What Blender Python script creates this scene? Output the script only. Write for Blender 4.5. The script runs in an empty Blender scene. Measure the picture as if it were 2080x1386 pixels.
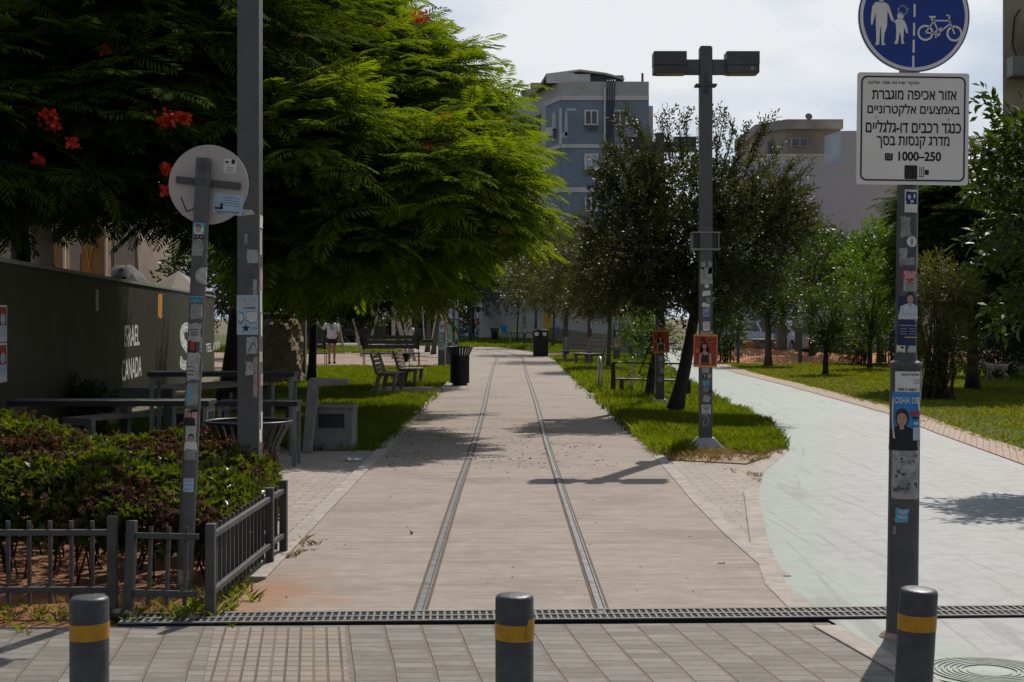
import bpy, math, random
import numpy as np
from mathutils import Vector, Matrix

SC = bpy.context.scene
COL = SC.collection
R = math.radians

# ------------------------------------------------------------------ camera
F, H, HV, CX = 3100.0, 1.6, 645.0, 1040.0          # focal length in photo pixels, eye height, horizon row, centre column
cam_d = bpy.data.cameras.new("camera")
cam_d.sensor_width = 36.0
cam_d.lens = F / 2080 * 36
cam_d.shift_y = -(693 - HV) / 2080
cam_d.clip_start, cam_d.clip_end = 0.1, 3000
cam_d.dof.use_dof = True
cam_d.dof.focus_distance = 17.0
cam_d.dof.aperture_fstop = 14.0
cam = bpy.data.objects.new("camera", cam_d)
cam.location = (0, 0, H)
cam.rotation_euler = (R(90), 0, 0)
COL.objects.link(cam)
SC.camera = cam

# ------------------------------------------------------------------ light and sky
SUN_DIR = Vector((1.57, 4.07, 4.8)).normalized()
SUN_EL = math.asin(SUN_DIR.z)
SUN_AZ = math.atan2(SUN_DIR.x, SUN_DIR.y)
SUN_STRENGTH, SKY_STRENGTH, EXPOSURE = 5.0, 0.05, -0.25
sun_d = bpy.data.lights.new("sun", 'SUN')
sun_d.energy, sun_d.angle, sun_d.color = SUN_STRENGTH, R(0.5), (1.0, 0.93, 0.84)
sun = bpy.data.objects.new("sun", sun_d)
sun.rotation_euler = SUN_DIR.to_track_quat('Z', 'Y').to_euler()
sun.location = SUN_DIR * 80
COL.objects.link(sun)

W = bpy.data.worlds.new("World")
SC.world = W
W.use_nodes = True
nt = W.node_tree
nt.nodes.clear()
def wn(t, **k):
    n = nt.nodes.new(t)
    for a, b in k.items(): setattr(n, a, b)
    return n
out = wn('ShaderNodeOutputWorld'); bg = wn('ShaderNodeBackground')
sky = wn('ShaderNodeTexSky', sky_type='NISHITA', sun_disc=False, sun_elevation=SUN_EL, sun_rotation=SUN_AZ,
         air_density=1.0, dust_density=1.0, ozone_density=1.0)
tc = wn('ShaderNodeTexCoord')
mp = wn('ShaderNodeMapping'); mp.inputs['Scale'].default_value = (1.0, 1.0, 2.6)
no = wn('ShaderNodeTexNoise'); no.inputs['Scale'].default_value = 4.6; no.inputs['Detail'].default_value = 7; no.inputs['Roughness'].default_value = .52
rp = wn('ShaderNodeValToRGB'); rp.color_ramp.elements[0].position = .36; rp.color_ramp.elements[1].position = .62
rp.color_ramp.elements[0].color = (.0,.0,.0,1)
mx = wn('ShaderNodeMix', data_type='RGBA')
CLOUD = (19.8, 20.4, 21.0, 1)
mx.inputs['B'].default_value = CLOUD
fac = wn('ShaderNodeMath', operation='MULTIPLY'); fac.inputs[1].default_value = .95
nt.links.new(tc.outputs['Generated'], mp.inputs['Vector']); nt.links.new(mp.outputs['Vector'], no.inputs['Vector'])
nt.links.new(no.outputs['Fac'], rp.inputs['Fac']); nt.links.new(rp.outputs['Color'], fac.inputs[0])
# thin cloud glows towards the sun and is dull on the far side of the sky
dt = wn('ShaderNodeVectorMath', operation='DOT_PRODUCT'); dt.inputs[1].default_value = tuple(Vector((SUN_DIR.x, SUN_DIR.y, .1)).normalized())
gl = wn('ShaderNodeMapRange', interpolation_type='SMOOTHSTEP'); gl.inputs['From Min'].default_value = .15; gl.inputs['From Max'].default_value = .95; gl.inputs['To Min'].default_value = .30
f2 = wn('ShaderNodeMath', operation='MULTIPLY')
nt.links.new(tc.outputs['Generated'], dt.inputs[0]); nt.links.new(dt.outputs['Value'], gl.inputs['Value']); nt.links.new(fac.outputs[0], f2.inputs[0]); nt.links.new(gl.outputs['Result'], f2.inputs[1])
# pale summer blue between the clouds, on the sunward side
hz = wn('ShaderNodeMix', data_type='RGBA'); hz.inputs['B'].default_value = (10.6, 13.0, 16.6, 1)
h2 = wn('ShaderNodeMath', operation='MULTIPLY'); h2.inputs[1].default_value = .9; nt.links.new(gl.outputs['Result'], h2.inputs[0])
nt.links.new(h2.outputs[0], hz.inputs['Factor']); nt.links.new(sky.outputs['Color'], hz.inputs['A'])
nt.links.new(f2.outputs[0], mx.inputs['Factor']); nt.links.new(hz.outputs['Result'], mx.inputs['A'])
nt.links.new(mx.outputs['Result'], bg.inputs['Color']); bg.inputs['Strength'].default_value = SKY_STRENGTH
nt.links.new(bg.outputs['Background'], out.inputs['Surface'])

SC.render.engine = 'CYCLES'
SC.view_settings.view_transform = 'Standard'
SC.view_settings.look = 'None'
SC.view_settings.exposure = EXPOSURE
SC.view_settings.gamma = 1
SC.view_settings.use_curve_mapping = False
SC.cycles.max_bounces = 6
SC.cycles.diffuse_bounces = 3
SC.cycles.transmission_bounces = 4

# ------------------------------------------------------------------ helpers
def G(u, v):
    "ground point under a photo pixel"
    d = H * F / (v - HV)
    return ((u - CX) / F * d, d)
def X(u, d): return (u - CX) / F * d
def Z(v, d): return H - (v - HV) * d / F

class MB:
    "collects shapes and links them as ONE mesh object"
    def __init__(s): s.v, s.f, s.M = [], [], Matrix()
    def add(s, vs, fs):
        o = len(s.v); M = s.M
        s.v.extend([tuple(M @ Vector(p)) for p in vs])
        s.f.extend([tuple(i + o for i in f) for f in fs])
        return s
    def box(s, x0, x1, y0, y1, z0, z1):
        return s.add([(x0,y0,z0),(x1,y0,z0),(x1,y1,z0),(x0,y1,z0),(x0,y0,z1),(x1,y0,z1),(x1,y1,z1),(x0,y1,z1)],
                     [(0,3,2,1),(4,5,6,7),(0,1,5,4),(1,2,6,5),(2,3,7,6),(3,0,4,7)])
    def cbox(s, c, d): 
        return s.box(c[0]-d[0]/2, c[0]+d[0]/2, c[1]-d[1]/2, c[1]+d[1]/2, c[2]-d[2]/2, c[2]+d[2]/2)
    def beam(s, a, b, w, h, up=(0,0,1)):
        a, b = Vector(a), Vector(b); t = (b-a).normalized(); up = Vector(up)
        if abs(t.dot(up)) > .98: up = Vector((0,1,0))
        sx = t.cross(up).normalized() * (w/2); sz = sx.normalized().cross(t).normalized() * (h/2)
        P = []
        for p in (a, b): P += [p-sx-sz, p+sx-sz, p+sx+sz, p-sx+sz]
        return s.add(P, [(0,1,2,3),(7,6,5,4),(0,4,5,1),(1,5,6,2),(2,6,7,3),(3,7,4,0)])
    def tube(s, pts, r, n=8, cap=True):
        pts = [Vector(p) for p in pts]
        if not hasattr(r, '__len__'): r = [r]*len(pts)
        vs, fs = [], []; ref = Vector((.31,.87,.39))
        for i, p in enumerate(pts):
            t = (pts[min(i+1,len(pts)-1)] - pts[max(i-1,0)]).normalized()
            a = t.cross(ref)
            if a.length < .1: a = t.cross(Vector((1,0,0)))
            a.normalize(); b = t.cross(a)
            for k in range(n):
                g = 2*math.pi*k/n
                vs.append(p + (a*math.cos(g) + b*math.sin(g))*r[i])
        for i in range(len(pts)-1):
            for k in range(n):
                k2 = (k+1) % n
                fs.append((i*n+k, (i+1)*n+k, (i+1)*n+k2, i*n+k2))
        if cap: fs += [tuple(range(n)), tuple(range((len(pts)-1)*n, len(pts)*n))[::-1]]
        return s.add(vs, fs)
    def lathe(s, prof, n=24, c=(0,0,0), cap=True):
        vs, fs = [], []
        for (r, z) in prof:
            for k in range(n):
                g = 2*math.pi*k/n; vs.append((c[0]+r*math.cos(g), c[1]+r*math.sin(g), c[2]+z))
        m = len(prof)
        for i in range(m-1):
            for k in range(n):
                k2 = (k+1) % n; fs.append((i*n+k, i*n+k2, (i+1)*n+k2, (i+1)*n+k))
        if cap: fs += [tuple(range(n))[::-1], tuple(range((m-1)*n, m*n))]
        return s.add(vs, fs)
    def slab(s, poly, z0, z1):
        "outline in x,y raised from z0 to z1"
        n = len(poly)
        vs = [(p[0],p[1],z0) for p in poly] + [(p[0],p[1],z1) for p in poly]
        fs = [tuple(range(n))[::-1], tuple(range(n,2*n))] + [(i,(i+1)%n,n+(i+1)%n,n+i) for i in range(n)]
        return s.add(vs, fs)
    def plate(s, poly, y0, y1):
        "outline in x,z deepened from y0 to y1"
        n = len(poly)
        vs = [(p[0],y0,p[1]) for p in poly] + [(p[0],y1,p[1]) for p in poly]
        fs = [tuple(range(n)), tuple(range(n,2*n))[::-1]] + [(i,n+i,n+(i+1)%n,(i+1)%n) for i in range(n)]
        return s.add(vs, fs)
    def ribbon(s, pts, w0, w1, z0, z1):
        "a strip along a polyline in x,y, from offset w0 to w1 on its right"
        P = [Vector((p[0],p[1],0)) for p in pts]; L, Rr = [], []
        for i, p in enumerate(P):
            t = (P[min(i+1,len(P)-1)] - P[max(i-1,0)]).normalized(); nrm = Vector((t.y,-t.x,0))
            L.append(p + nrm*w0); Rr.append(p + nrm*w1)
        for i in range(len(P)-1):
            q = [L[i], L[i+1], Rr[i+1], Rr[i]]
            s.add([(a.x,a.y,z0) for a in q] + [(a.x,a.y,z1) for a in q],
                  [(0,1,2,3),(4,7,6,5),(0,4,5,1),(2,6,7,3)] + ([(3,7,4,0)] if i == 0 else []) + ([(1,5,6,2)] if i == len(P)-2 else []))
        return s
    def build(s, name, m, parent=None, smooth=False, bevel=0.0, loc=None):
        me = bpy.data.meshes.new(name)
        me.from_pydata(s.v, [], s.f); me.validate(); me.update()
        if m is not None: me.materials.append(m)
        o = bpy.data.objects.new(name, me); COL.objects.link(o)
        if smooth:
            for p in me.polygons: p.use_smooth = True
            if smooth != 'all':
                try: me.set_sharp_from_angle(angle=R(38))
                except Exception: pass
        if bevel:
            b = o.modifiers.new('bevel', 'BEVEL'); b.width = bevel; b.segments = 2; b.limit_method = 'ANGLE'; b.angle_limit = R(40)
        if parent is not None: o.parent = parent
        if loc is not None: o.location = loc
        return o

def tag(o, label=None, cat=None, group=None, kind=None):
    if label: o['label'] = label
    if cat: o['category'] = cat
    if group: o['group'] = group
    if kind: o['kind'] = kind
    return o
def thing(name, label, cat, loc=(0,0,0), rz=0.0, group=None, rot=None):
    o = bpy.data.objects.new(name, None); COL.objects.link(o)
    o.location = loc; o.rotation_euler = rot if rot else (0,0,rz); o.empty_display_size = .2
    return tag(o, label, cat, group)
def copy_tree(o, parent=None):
    c = o.copy(); COL.objects.link(c); c.parent = parent
    for ch in list(o.children): copy_tree(ch, c)
    return c
def copy_thing(o, loc, rz=None, label=None, scale=None):
    c = copy_tree(o); c.location = loc
    if rz is not None: c.rotation_euler = (0,0,rz)
    if label: c['label'] = label
    if scale: c.scale = (scale,)*3
    return c
def struct(o, stuff=False):
    o['kind'] = 'stuff' if stuff else 'structure'; return o

# ------------------------------------------------------------------ materials
def mat(name, col, rough=.6, metal=0.0, var=.18, scale=6.0, bump=0.0, bscale=None, spec=.4, stretch=None, col2=None, dirt=0.0, coat=0.0):
    m = bpy.data.materials.new(name); m.use_nodes = True
    t = m.node_tree; N = t.nodes; L = t.links; b = N['Principled BSDF']
    b.inputs['Roughness'].default_value = rough; b.inputs['Metallic'].default_value = metal
    b.inputs['Specular IOR Level'].default_value = spec
    if coat: b.inputs['Coat Weight'].default_value = coat
    c = tuple(col[:3]) + (1,)
    d = tuple(x*(1-var*1.6) for x in col[:3]) + (1,) if col2 is None else tuple(col2[:3]) + (1,)
    e = tuple(min(1, x*(1+var)) for x in col[:3]) + (1,)
    tcn = N.new('ShaderNodeTexCoord'); v = tcn.outputs['Object']
    if stretch:
        mpn = N.new('ShaderNodeMapping'); mpn.inputs['Scale'].default_value = stretch; L.new(v, mpn.inputs['Vector']); v = mpn.outputs['Vector']
    n = N.new('ShaderNodeTexNoise'); n.inputs['Scale'].default_value = scale; n.inputs['Detail'].default_value = 8; n.inputs['Roughness'].default_value = .65
    L.new(v, n.inputs['Vector'])
    r = N.new('ShaderNodeValToRGB'); r.color_ramp.elements[0].position = .3; r.color_ramp.elements[1].position = .72
    r.color_ramp.elements[0].color = d; r.color_ramp.elements[1].color = e
    k = r.color_ramp.elements.new(.5); k.color = c
    L.new(n.outputs['Fac'], r.inputs['Fac']); colour = r.outputs['Color']
    if dirt:
        n2 = N.new('ShaderNodeTexNoise'); n2.inputs['Scale'].default_value = scale*.23; n2.inputs['Detail'].default_value = 5
        L.new(v, n2.inputs['Vector'])
        r2 = N.new('ShaderNodeValToRGB'); r2.color_ramp.elements[0].position = .42; r2.color_ramp.elements[1].position = .68
        L.new(n2.outputs['Fac'], r2.inputs['Fac'])
        f = N.new('ShaderNodeMath'); f.operation = 'MULTIPLY'; f.inputs[1].default_value = dirt; L.new(r2.outputs['Color'], f.inputs[0])
        x = N.new('ShaderNodeMix'); x.data_type = 'RGBA'; x.inputs['B'].default_value = tuple(q*.35 for q in col[:3]) + (1,)
        L.new(f.outputs[0], x.inputs['Factor']); L.new(colour, x.inputs['A']); colour = x.outputs['Result']
    L.new(colour, b.inputs['Base Color'])
    rr = N.new('ShaderNodeMapRange'); rr.inputs['To Min'].default_value = max(.05, rough-.12); rr.inputs['To Max'].default_value = min(1, rough+.12)
    L.new(n.outputs['Fac'], rr.inputs['Value']); L.new(rr.outputs['Result'], b.inputs['Roughness'])
    if bump:
        nb = N.new('ShaderNodeTexNoise'); nb.inputs['Scale'].default_value = bscale or scale*4; nb.inputs['Detail'].default_value = 6
        L.new(v, nb.inputs['Vector'])
        bp = N.new('ShaderNodeBump'); bp.inputs['Strength'].default_value = min(1, bump); bp.inputs['Distance'].default_value = .02
        L.new(nb.outputs['Fac'], bp.inputs['Height']); L.new(bp.outputs['Normal'], b.inputs['Normal'])
    return m

def leaf_mat(name, a, b2, trans=.42, rough=.45, tcol=None, spec=.35):
    m = bpy.data.materials.new(name); m.use_nodes = True
    t = m.node_tree; N = t.nodes; L = t.links; p = N['Principled BSDF']; o = N['Material Output']
    g = N.new('ShaderNodeNewGeometry'); x = N.new('ShaderNodeMix'); x.data_type = 'RGBA'
    x.inputs['A'].default_value = tuple(a)+(1,); x.inputs['B'].default_value = tuple(b2)+(1,)
    tc_ = N.new('ShaderNodeTexCoord'); nz = N.new('ShaderNodeTexNoise'); nz.inputs['Scale'].default_value = 2.3; nz.inputs['Detail'].default_value = 3
    L.new(tc_.outputs['Object'], nz.inputs['Vector']); mr = N.new('ShaderNodeMapRange'); mr.inputs['From Min'].default_value = .33; mr.inputs['From Max'].default_value = .67
    L.new(nz.outputs['Fac'], mr.inputs['Value']); av = N.new('ShaderNodeMix'); av.inputs[0].default_value = .45
    L.new(mr.outputs['Result'], av.inputs[2]); L.new(g.outputs['Random Per Island'], av.inputs[3]); L.new(av.outputs[0], x.inputs['Factor'])
    L.new(x.outputs['Result'], p.inputs['Base Color']); p.inputs['Roughness'].default_value = rough; p.inputs['Specular IOR Level'].default_value = spec
    tr = N.new('ShaderNodeBsdfTranslucent')
    y = N.new('ShaderNodeMix'); y.data_type = 'RGBA'; y.blend_type = 'MULTIPLY'; y.inputs['Factor'].default_value = 1
    y.inputs['B'].default_value = tuple(tcol or (1.5,1.6,.5))+(1,); L.new(x.outputs['Result'], y.inputs['A']); L.new(y.outputs['Result'], tr.inputs['Color'])
    ms = N.new('ShaderNodeMixShader'); ms.inputs['Fac'].default_value = trans
    L.new(p.outputs['BSDF'], ms.inputs[1]); L.new(tr.outputs['BSDF'], ms.inputs[2]); L.new(ms.outputs['Shader'], o.inputs['Surface'])
    return m

# ------------------------------------------------------------------ writing and stickers
_tc = {}
def _area(P): return sum(P[i-1][0]*P[i][1]-P[i][0]*P[i-1][1] for i in range(len(P)))/2
def _inside(p, P):
    c = False
    for i in range(len(P)):
        (x0, y0), (x1, y1) = P[i-1], P[i]
        if (y0 > p[1]) != (y1 > p[1]) and p[0] < (x1-x0)*(p[1]-y0)/(y1-y0)+x0: c = not c
    return c
def text_tris(s, bold=0.0):
    "glyph outlines filled one by one, so overlapping strokes of a letter do not cancel"
    key = (s, bold)
    if key in _tc: return _tc[key]
    c = bpy.data.curves.new('lettering', 'FONT'); c.body = s; c.size = 1.0
    o = bpy.data.objects.new('lettering', c); COL.objects.link(o)
    dg = bpy.context.evaluated_depsgraph_get(); cu = o.evaluated_get(dg).to_curve(dg)
    cons = []
    for sp in cu.splines:
        P = []
        if sp.type == 'BEZIER':
            bp = sp.bezier_points; n = len(bp)
            for i in range(n):
                p, q = bp[i], bp[(i+1) % n]; a0, a1, a2, a3 = (Vector(w).to_2d() for w in (p.co, p.handle_right, q.handle_left, q.co))
                straight = abs((a1-a0).cross(a3-a0)) + abs((a2-a0).cross(a3-a0)) < 1e-4
                for k in range(1 if straight else 4):
                    t = k/4; P.append(tuple(a0*(1-t)**3 + a1*3*t*(1-t)**2 + a2*3*t*t*(1-t) + a3*t**3))
        else: P = [tuple(w.co[:2]) for w in sp.points]
        R_ = [p for i, p in enumerate(P) if math.hypot(p[0]-P[i-1][0], p[1]-P[i-1][1]) > 1e-5]
        if len(R_) >= 3: cons.append(R_)
    o.evaluated_get(dg).to_curve_clear(); bpy.data.objects.remove(o); bpy.data.curves.remove(c)
    ar = [_area(P) for P in cons]; holes = {}; skip = set()
    for i, P in enumerate(cons):
        for j, Q in enumerate(cons):
            if i != j and ar[i]*ar[j] < 0 and abs(ar[i]) < abs(ar[j]) and _inside(P[0], Q) and _inside(P[len(P)//2], Q): holes.setdefault(j, []).append(P); skip.add(i); break
    V, Fc = [], []
    from mathutils.geometry import tessellate_polygon
    for i, P in enumerate(cons):
        if i in skip: continue
        loops = [P] + holes.get(i, []); flat = [p for L in loops for p in L]; b0 = len(V); V += flat
        Fc += [tuple(b0+k for k in tri) for tri in tessellate_polygon([[Vector((p[0],p[1],0)) for p in L] for L in loops])]
        if bold:
            for L in loops:
                for j in range(len(L)):
                    a, q = L[j-1], L[j]; d = math.hypot(q[0]-a[0], q[1]-a[1]); nx, ny = -(q[1]-a[1])/d*bold, (q[0]-a[0])/d*bold; ex, ey = (q[0]-a[0])/d*bold*.5, (q[1]-a[1])/d*bold*.5
                    b0 = len(V); V += [(a[0]-nx-ex,a[1]-ny-ey),(q[0]-nx+ex,q[1]-ny+ey),(q[0]+nx+ex,q[1]+ny+ey),(a[0]+nx-ex,a[1]+ny-ey)]; Fc.append((b0,b0+1,b0+2,b0+3))
    v = np.array(V) if V else np.zeros((1,2)); mn, mxx = v.min(0), v.max(0); v = v - (mn+mxx)/2
    _tc[key] = (v, Fc, mxx[0]-mn[0], mxx[1]-mn[1])
    return _tc[key]
def heb(s):
    "Hebrew in the order the eye sees it, left to right"
    r = s[::-1]; outp, run = '', ''
    for ch in r:
        if ch.isdigit(): run = ch + run
        else: outp += run + ch; run = ''
    return outp + run
def T(s, x, z, w=None, h=None, bold=0.0, cap=None):
    "writing as polygons centred on x,z, fitted to a width and / or a height"
    v, f, tw, th = text_tris(s, bold)
    if w and h: sx, sz = w/tw, h/th
    elif w: sx = sz = w/tw
    else: sx = sz = h/th
    return [[(x+v[i][0]*sx, z+v[i][1]*sz) for i in q] for q in f]
def rect(x, z, w, h, a=0.0):
    c, s = math.cos(a), math.sin(a)
    return [(x+i*w/2*c-j*h/2*s, z+i*w/2*s+j*h/2*c) for i, j in ((-1,-1),(1,-1),(1,1),(-1,1))]
def disc(x, z, rx, rz=None, n=20, a=0.0):
    rz = rz or rx; c, s = math.cos(a), math.sin(a)
    return [(x+rx*math.cos(2*math.pi*k/n)*c - rz*math.sin(2*math.pi*k/n)*s, z+rx*math.cos(2*math.pi*k/n)*s + rz*math.sin(2*math.pi*k/n)*c) for k in range(n)]
def ring(x, z, r0, r1, n=28):
    P = []
    for k in range(n):
        a, b = 2*math.pi*k/n, 2*math.pi*(k+1)/n
        P.append([(x+r0*math.cos(a), z+r0*math.sin(a)), (x+r1*math.cos(a), z+r1*math.sin(a)), (x+r1*math.cos(b), z+r1*math.sin(b)), (x+r0*math.cos(b), z+r0*math.sin(b))])
    return P
def stroke(pts, w):
    P = []
    for (a, b) in zip(pts, pts[1:]):
        d = math.hypot(b[0]-a[0], b[1]-a[1]) or 1; nx, nz = -(b[1]-a[1])/d*w/2, (b[0]-a[0])/d*w/2
        ex, ez = (b[0]-a[0])/d*w*.3, (b[1]-a[1])/d*w*.3
        P.append([(a[0]-nx-ex, a[1]-nz-ez), (b[0]-nx+ex, b[1]-nz+ez), (b[0]+nx+ex, b[1]+nz+ez), (a[0]+nx-ex, a[1]+nz-ez)])
    return P
def torn(x, z, w, h, seed, rag=.12, n=5):
    "a paper outline with ragged edges"
    rr = random.Random(seed); P = []
    cs = [(-1,-1),(1,-1),(1,1),(-1,1)]
    for (a, b) in zip(cs, cs[1:]+cs[:1]):
        for k in range(n):
            t = k/n; P.append((x+(a[0]+(b[0]-a[0])*t)*w/2*(1+rr.uniform(-rag,rag)), z+(a[1]+(b[1]-a[1])*t)*h/2*(1+rr.uniform(-rag,rag)*.6)))
    return P
def _clip(poly, lo, hi):
    for sgn, lim in ((1, lo), (-1, -hi)):
        outp = []
        for i, p in enumerate(poly):
            q = poly[(i+1) % len(poly)]; a, b = sgn*p[0]-lim, sgn*q[0]-lim
            if a >= 0: outp.append(p)
            if (a >= 0) != (b >= 0):
                t = a/(a-b); outp.append((p[0]+(q[0]-p[0])*t, p[1]+(q[1]-p[1])*t))
        poly = outp
        if len(poly) < 3: return []
    return poly
def flat_surf(y0=0.0):
    return (lambda x, z, off: (x, y0-off, z)), None
def round_surf(rad, a0=0.0):
    rf = rad if callable(rad) else (lambda z: rad)
    def f(x, z, off):
        rr = rf(z); a = x/rr + a0; return ((rr+off)*math.sin(a), -(rr+off)*math.cos(a), z)
    return f, .012
def art(name, m, polys, surf, off, parent):
    "flat shapes laid on a surface as one mesh"
    f, step = surf; b = MB()
    for poly in polys:
        if len(poly) < 3: continue
        ps = [poly]
        if step:
            x0, x1 = min(p[0] for p in poly), max(p[0] for p in poly)
            k0, k1 = math.floor(x0/step), math.ceil(x1/step)
            if k1 - k0 > 1:
                ps = [q for q in (_clip(poly, k*step, (k+1)*step) for k in range(k0, k1)) if q]
        for q in ps: b.add([f(p[0], p[1], off) for p in q], [tuple(range(len(q)))])
    return b.build(name, m, parent)
def sticker(parent, surf, base, m, layers=(), off=.0015, name='sticker', label=None):
    "base: outline polygon(s); layers: (name, material, polygons)"
    o = art(name, m, base if isinstance(base[0][0], (tuple, list)) else [base], surf, off, parent)
    if label: o['label'] = label
    for i, (nm, mm, pl) in enumerate(layers): art(nm, mm, pl, surf, off + .0008*(i+1), o)
    return o

# ------------------------------------------------------------------ leaves
def fast_mesh(name, V, Q, m, parent=None, smooth=False):
    me = bpy.data.meshes.new(name); k = Q.shape[1]
    me.vertices.add(len(V)); me.vertices.foreach_set('co', np.ascontiguousarray(V, dtype=np.float32).ravel())
    me.loops.add(Q.size); me.loops.foreach_set('vertex_index', Q.astype(np.int32).ravel())
    me.polygons.add(len(Q)); me.polygons.foreach_set('loop_start', np.arange(0, Q.size, k, dtype=np.int32))
    me.polygons.foreach_set('loop_total', np.full(len(Q), k, dtype=np.int32))
    me.update(calc_edges=True); me.materials.append(m)
    if smooth: me.polygons.foreach_set('use_smooth', np.ones(len(Q), dtype=bool))
    o = bpy.data.objects.new(name, me); COL.objects.link(o)
    if parent is not None: o.parent = parent
    return o
def unit(a): return a / np.maximum(np.linalg.norm(a, axis=-1, keepdims=True), 1e-9)
def frames(d, up):
    "rotations whose x axis is d and whose z axis leans to up"
    x = unit(d); y = unit(np.cross(up, x)); z = np.cross(x, y)
    return np.stack([x, y, z], axis=-1)
def scatter_arrays(tv, tf, pos, Rm, sc):
    N, n = len(pos), len(tv)
    V = np.einsum('nij,kj->nki', Rm, tv) * sc[:,None,None] + pos[:,None,:]
    Q = (tf[None] + (np.arange(N)*n)[:,None,None]).reshape(-1, tf.shape[1])
    return V.reshape(-1,3), Q
def merge(parts):
    Vs, Qs, o = [], [], 0
    for V, Q in parts: Vs.append(V); Qs.append(Q+o); o += len(V)
    return np.concatenate(Vs), np.concatenate(Qs)

def tmpl_frond(rng, n=11, wid=.05):
    "a feathery leaf 1 long: a bent midrib with narrow leaflets in pairs"
    V, Fq = [], []
    droop = rng.uniform(.25,.6)
    def rach(t): return np.array((t, 0, .12*t - droop*t*t*.55))
    for i in range(n):
        t = .14 + .86*i/(n-1); L = .34*math.sin(math.pi*(.16+.74*t))**.8 + .03
        for s in (-1, 1):
            p = rach(t); a = R(58 - 22*t + rng.uniform(-6,6))
            d = np.array((math.cos(a), s*math.sin(a), -.12 - rng.uniform(0,.25)*t)); d /= np.linalg.norm(d)
            w = np.array((-d[1]*s, d[0]*s, 0))*wid*.5*s*s
            w = np.array((d[1], -d[0], 0)); w = w/np.linalg.norm(w)*wid*.5
            mid = p + d*L*.55; tip = p + d*L + np.array((0,0,-.03))
            b = len(V); V += [p - w*.5, mid - w, tip, mid + w]; Fq.append((b,b+1,b+2,b+3))
    b = len(V); a0, a1, a2 = rach(0), rach(.5), rach(1); w = np.array((0,.008,0))
    V += [a0-w, a1-w, a1+w, a0+w]; Fq.append((b,b+1,b+2,b+3))
    return np.array(V), np.array(Fq)
def tmpl_sprig(rng, n=9, leaf=.3, wid=.38, spread=55, whorl=False, fold=.12):
    "a twig 1 long with pointed leaves along it"
    V, Fq = [], []
    for i in range(n):
        t = (.1 + .9*i/(n-1)) if not whorl else rng.uniform(0,.25)
        g = i*2.4 + rng.uniform(-.4,.4); el = R(rng.uniform(spread*.6, spread*1.25))*(1-.45*t)
        d = np.array((math.cos(el), math.sin(el)*math.cos(g), math.sin(el)*math.sin(g)))
        L = leaf*rng.uniform(.7,1.15); u = np.cross(d, (rng.uniform(-.3,.3), rng.uniform(-.3,.3), 1)); u /= (np.linalg.norm(u)+1e-9)
        nn = np.cross(u, d); p = np.array((t*.9, 0, 0)); w = u*L*wid*.5
        b = len(V); V += [p, p+d*L*.5-w+nn*L*fold, p+d*L, p+d*L*.5+w+nn*L*fold]; Fq.append((b,b+1,b+2,b+3))
    return np.array(V), np.array(Fq)

def sample_ellipsoids(ells, n, rng, shell=.55, under=.35):
    "points near the outer shells of ellipsoids (cx,cy,cz,rx,ry,rz); the underside is thinned"
    w = np.array([e[3]*e[4] + e[4]*e[5] + e[3]*e[5] for e in ells]); w = w/w.sum()
    P, O = [], []
    for e, k in zip(ells, rng.multinomial(n, w)):
        d = unit(rng.normal(size=(k,3))); keep = (d[:,2] > -.35) | (rng.random(k) < under); d = d[keep]
        r = shell + (1-shell)*rng.random(len(d))**.6
        bumps = 1 + .13*np.sin(d[:,0]*7+e[0]*3)*np.sin(d[:,1]*6+e[1])*np.sin(d[:,2]*8+e[2]*2) + .06*rng.normal(size=len(d))
        P.append(np.array(e[:3]) + d*np.array(e[3:6])*(r*bumps)[:,None]); O.append(unit(d/np.array(e[3:6])))
    return np.concatenate(P), np.concatenate(O)
def px_ell(u, v, d, ru, rv, rd):
    return (X(u,d), d, Z(v,d), ru*d/F, rd, rv*d/F)
UP = np.array((0.,0.,1.))

def frond_crown(ells, n, rng, size=(.4,.62), per=6, shell=.5, gap=.0):
    P, O = sample_ellipsoids(ells, n, rng, shell)
    if gap:
        s = np.sin(P[:,0]*2.3+1)*np.sin(P[:,1]*1.9+.4)*np.sin(P[:,2]*2.6+2); k = s > -gap; P, O = P[k], O[k]
    tm = [tmpl_frond(random.Random(i+5)) for i in range(4)]
    parts = []
    A = unit(O*.38 + UP*.95 + rng.normal(size=O.shape)*.16)
    S = unit(np.cross(A, rng.normal(size=A.shape))); S2 = np.cross(A, S)
    for k in range(per):
        g = 2*math.pi*k/per + rng.uniform(-.4,.4,len(P)); e = rng.uniform(-.30,.28,len(P))
        D = (S*np.cos(g)[:,None] + S2*np.sin(g)[:,None])*np.cos(e)[:,None] + A*np.sin(e)[:,None]
        D = unit(D + O*.35)
        tv, tf = tm[k % 4]
        parts.append(scatter_arrays(tv, tf, P, frames(D, A + rng.normal(size=A.shape)*.1), rng.uniform(*size, len(P))))
    return merge(parts)
def sprig_crown(ells, n, rng, size=(.22,.34), shell=.45, leaf=.3, wid=.38, nl=9, gap=0.0, under=.5, out=.7):
    P, O = sample_ellipsoids(ells, n, rng, shell, under)
    if gap:
        s = np.sin(P[:,0]*3.1+1)*np.sin(P[:,1]*2.7+.4)*np.sin(P[:,2]*3.4+2); k = s > -gap; P, O = P[k], O[k]
    parts = []
    for k in range(4):
        tv, tf = tmpl_sprig(random.Random(k+31), nl, leaf, wid); q = P[k::4]; o = O[k::4]
        if len(q) == 0: continue
        D = unit(o*out + rng.normal(size=q.shape)*.55 + UP*.15)
        parts.append(scatter_arrays(tv, tf, q, frames(D, rng.normal(size=q.shape)+UP*.8), rng.uniform(*size, len(q))))
    return merge(parts)
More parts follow.
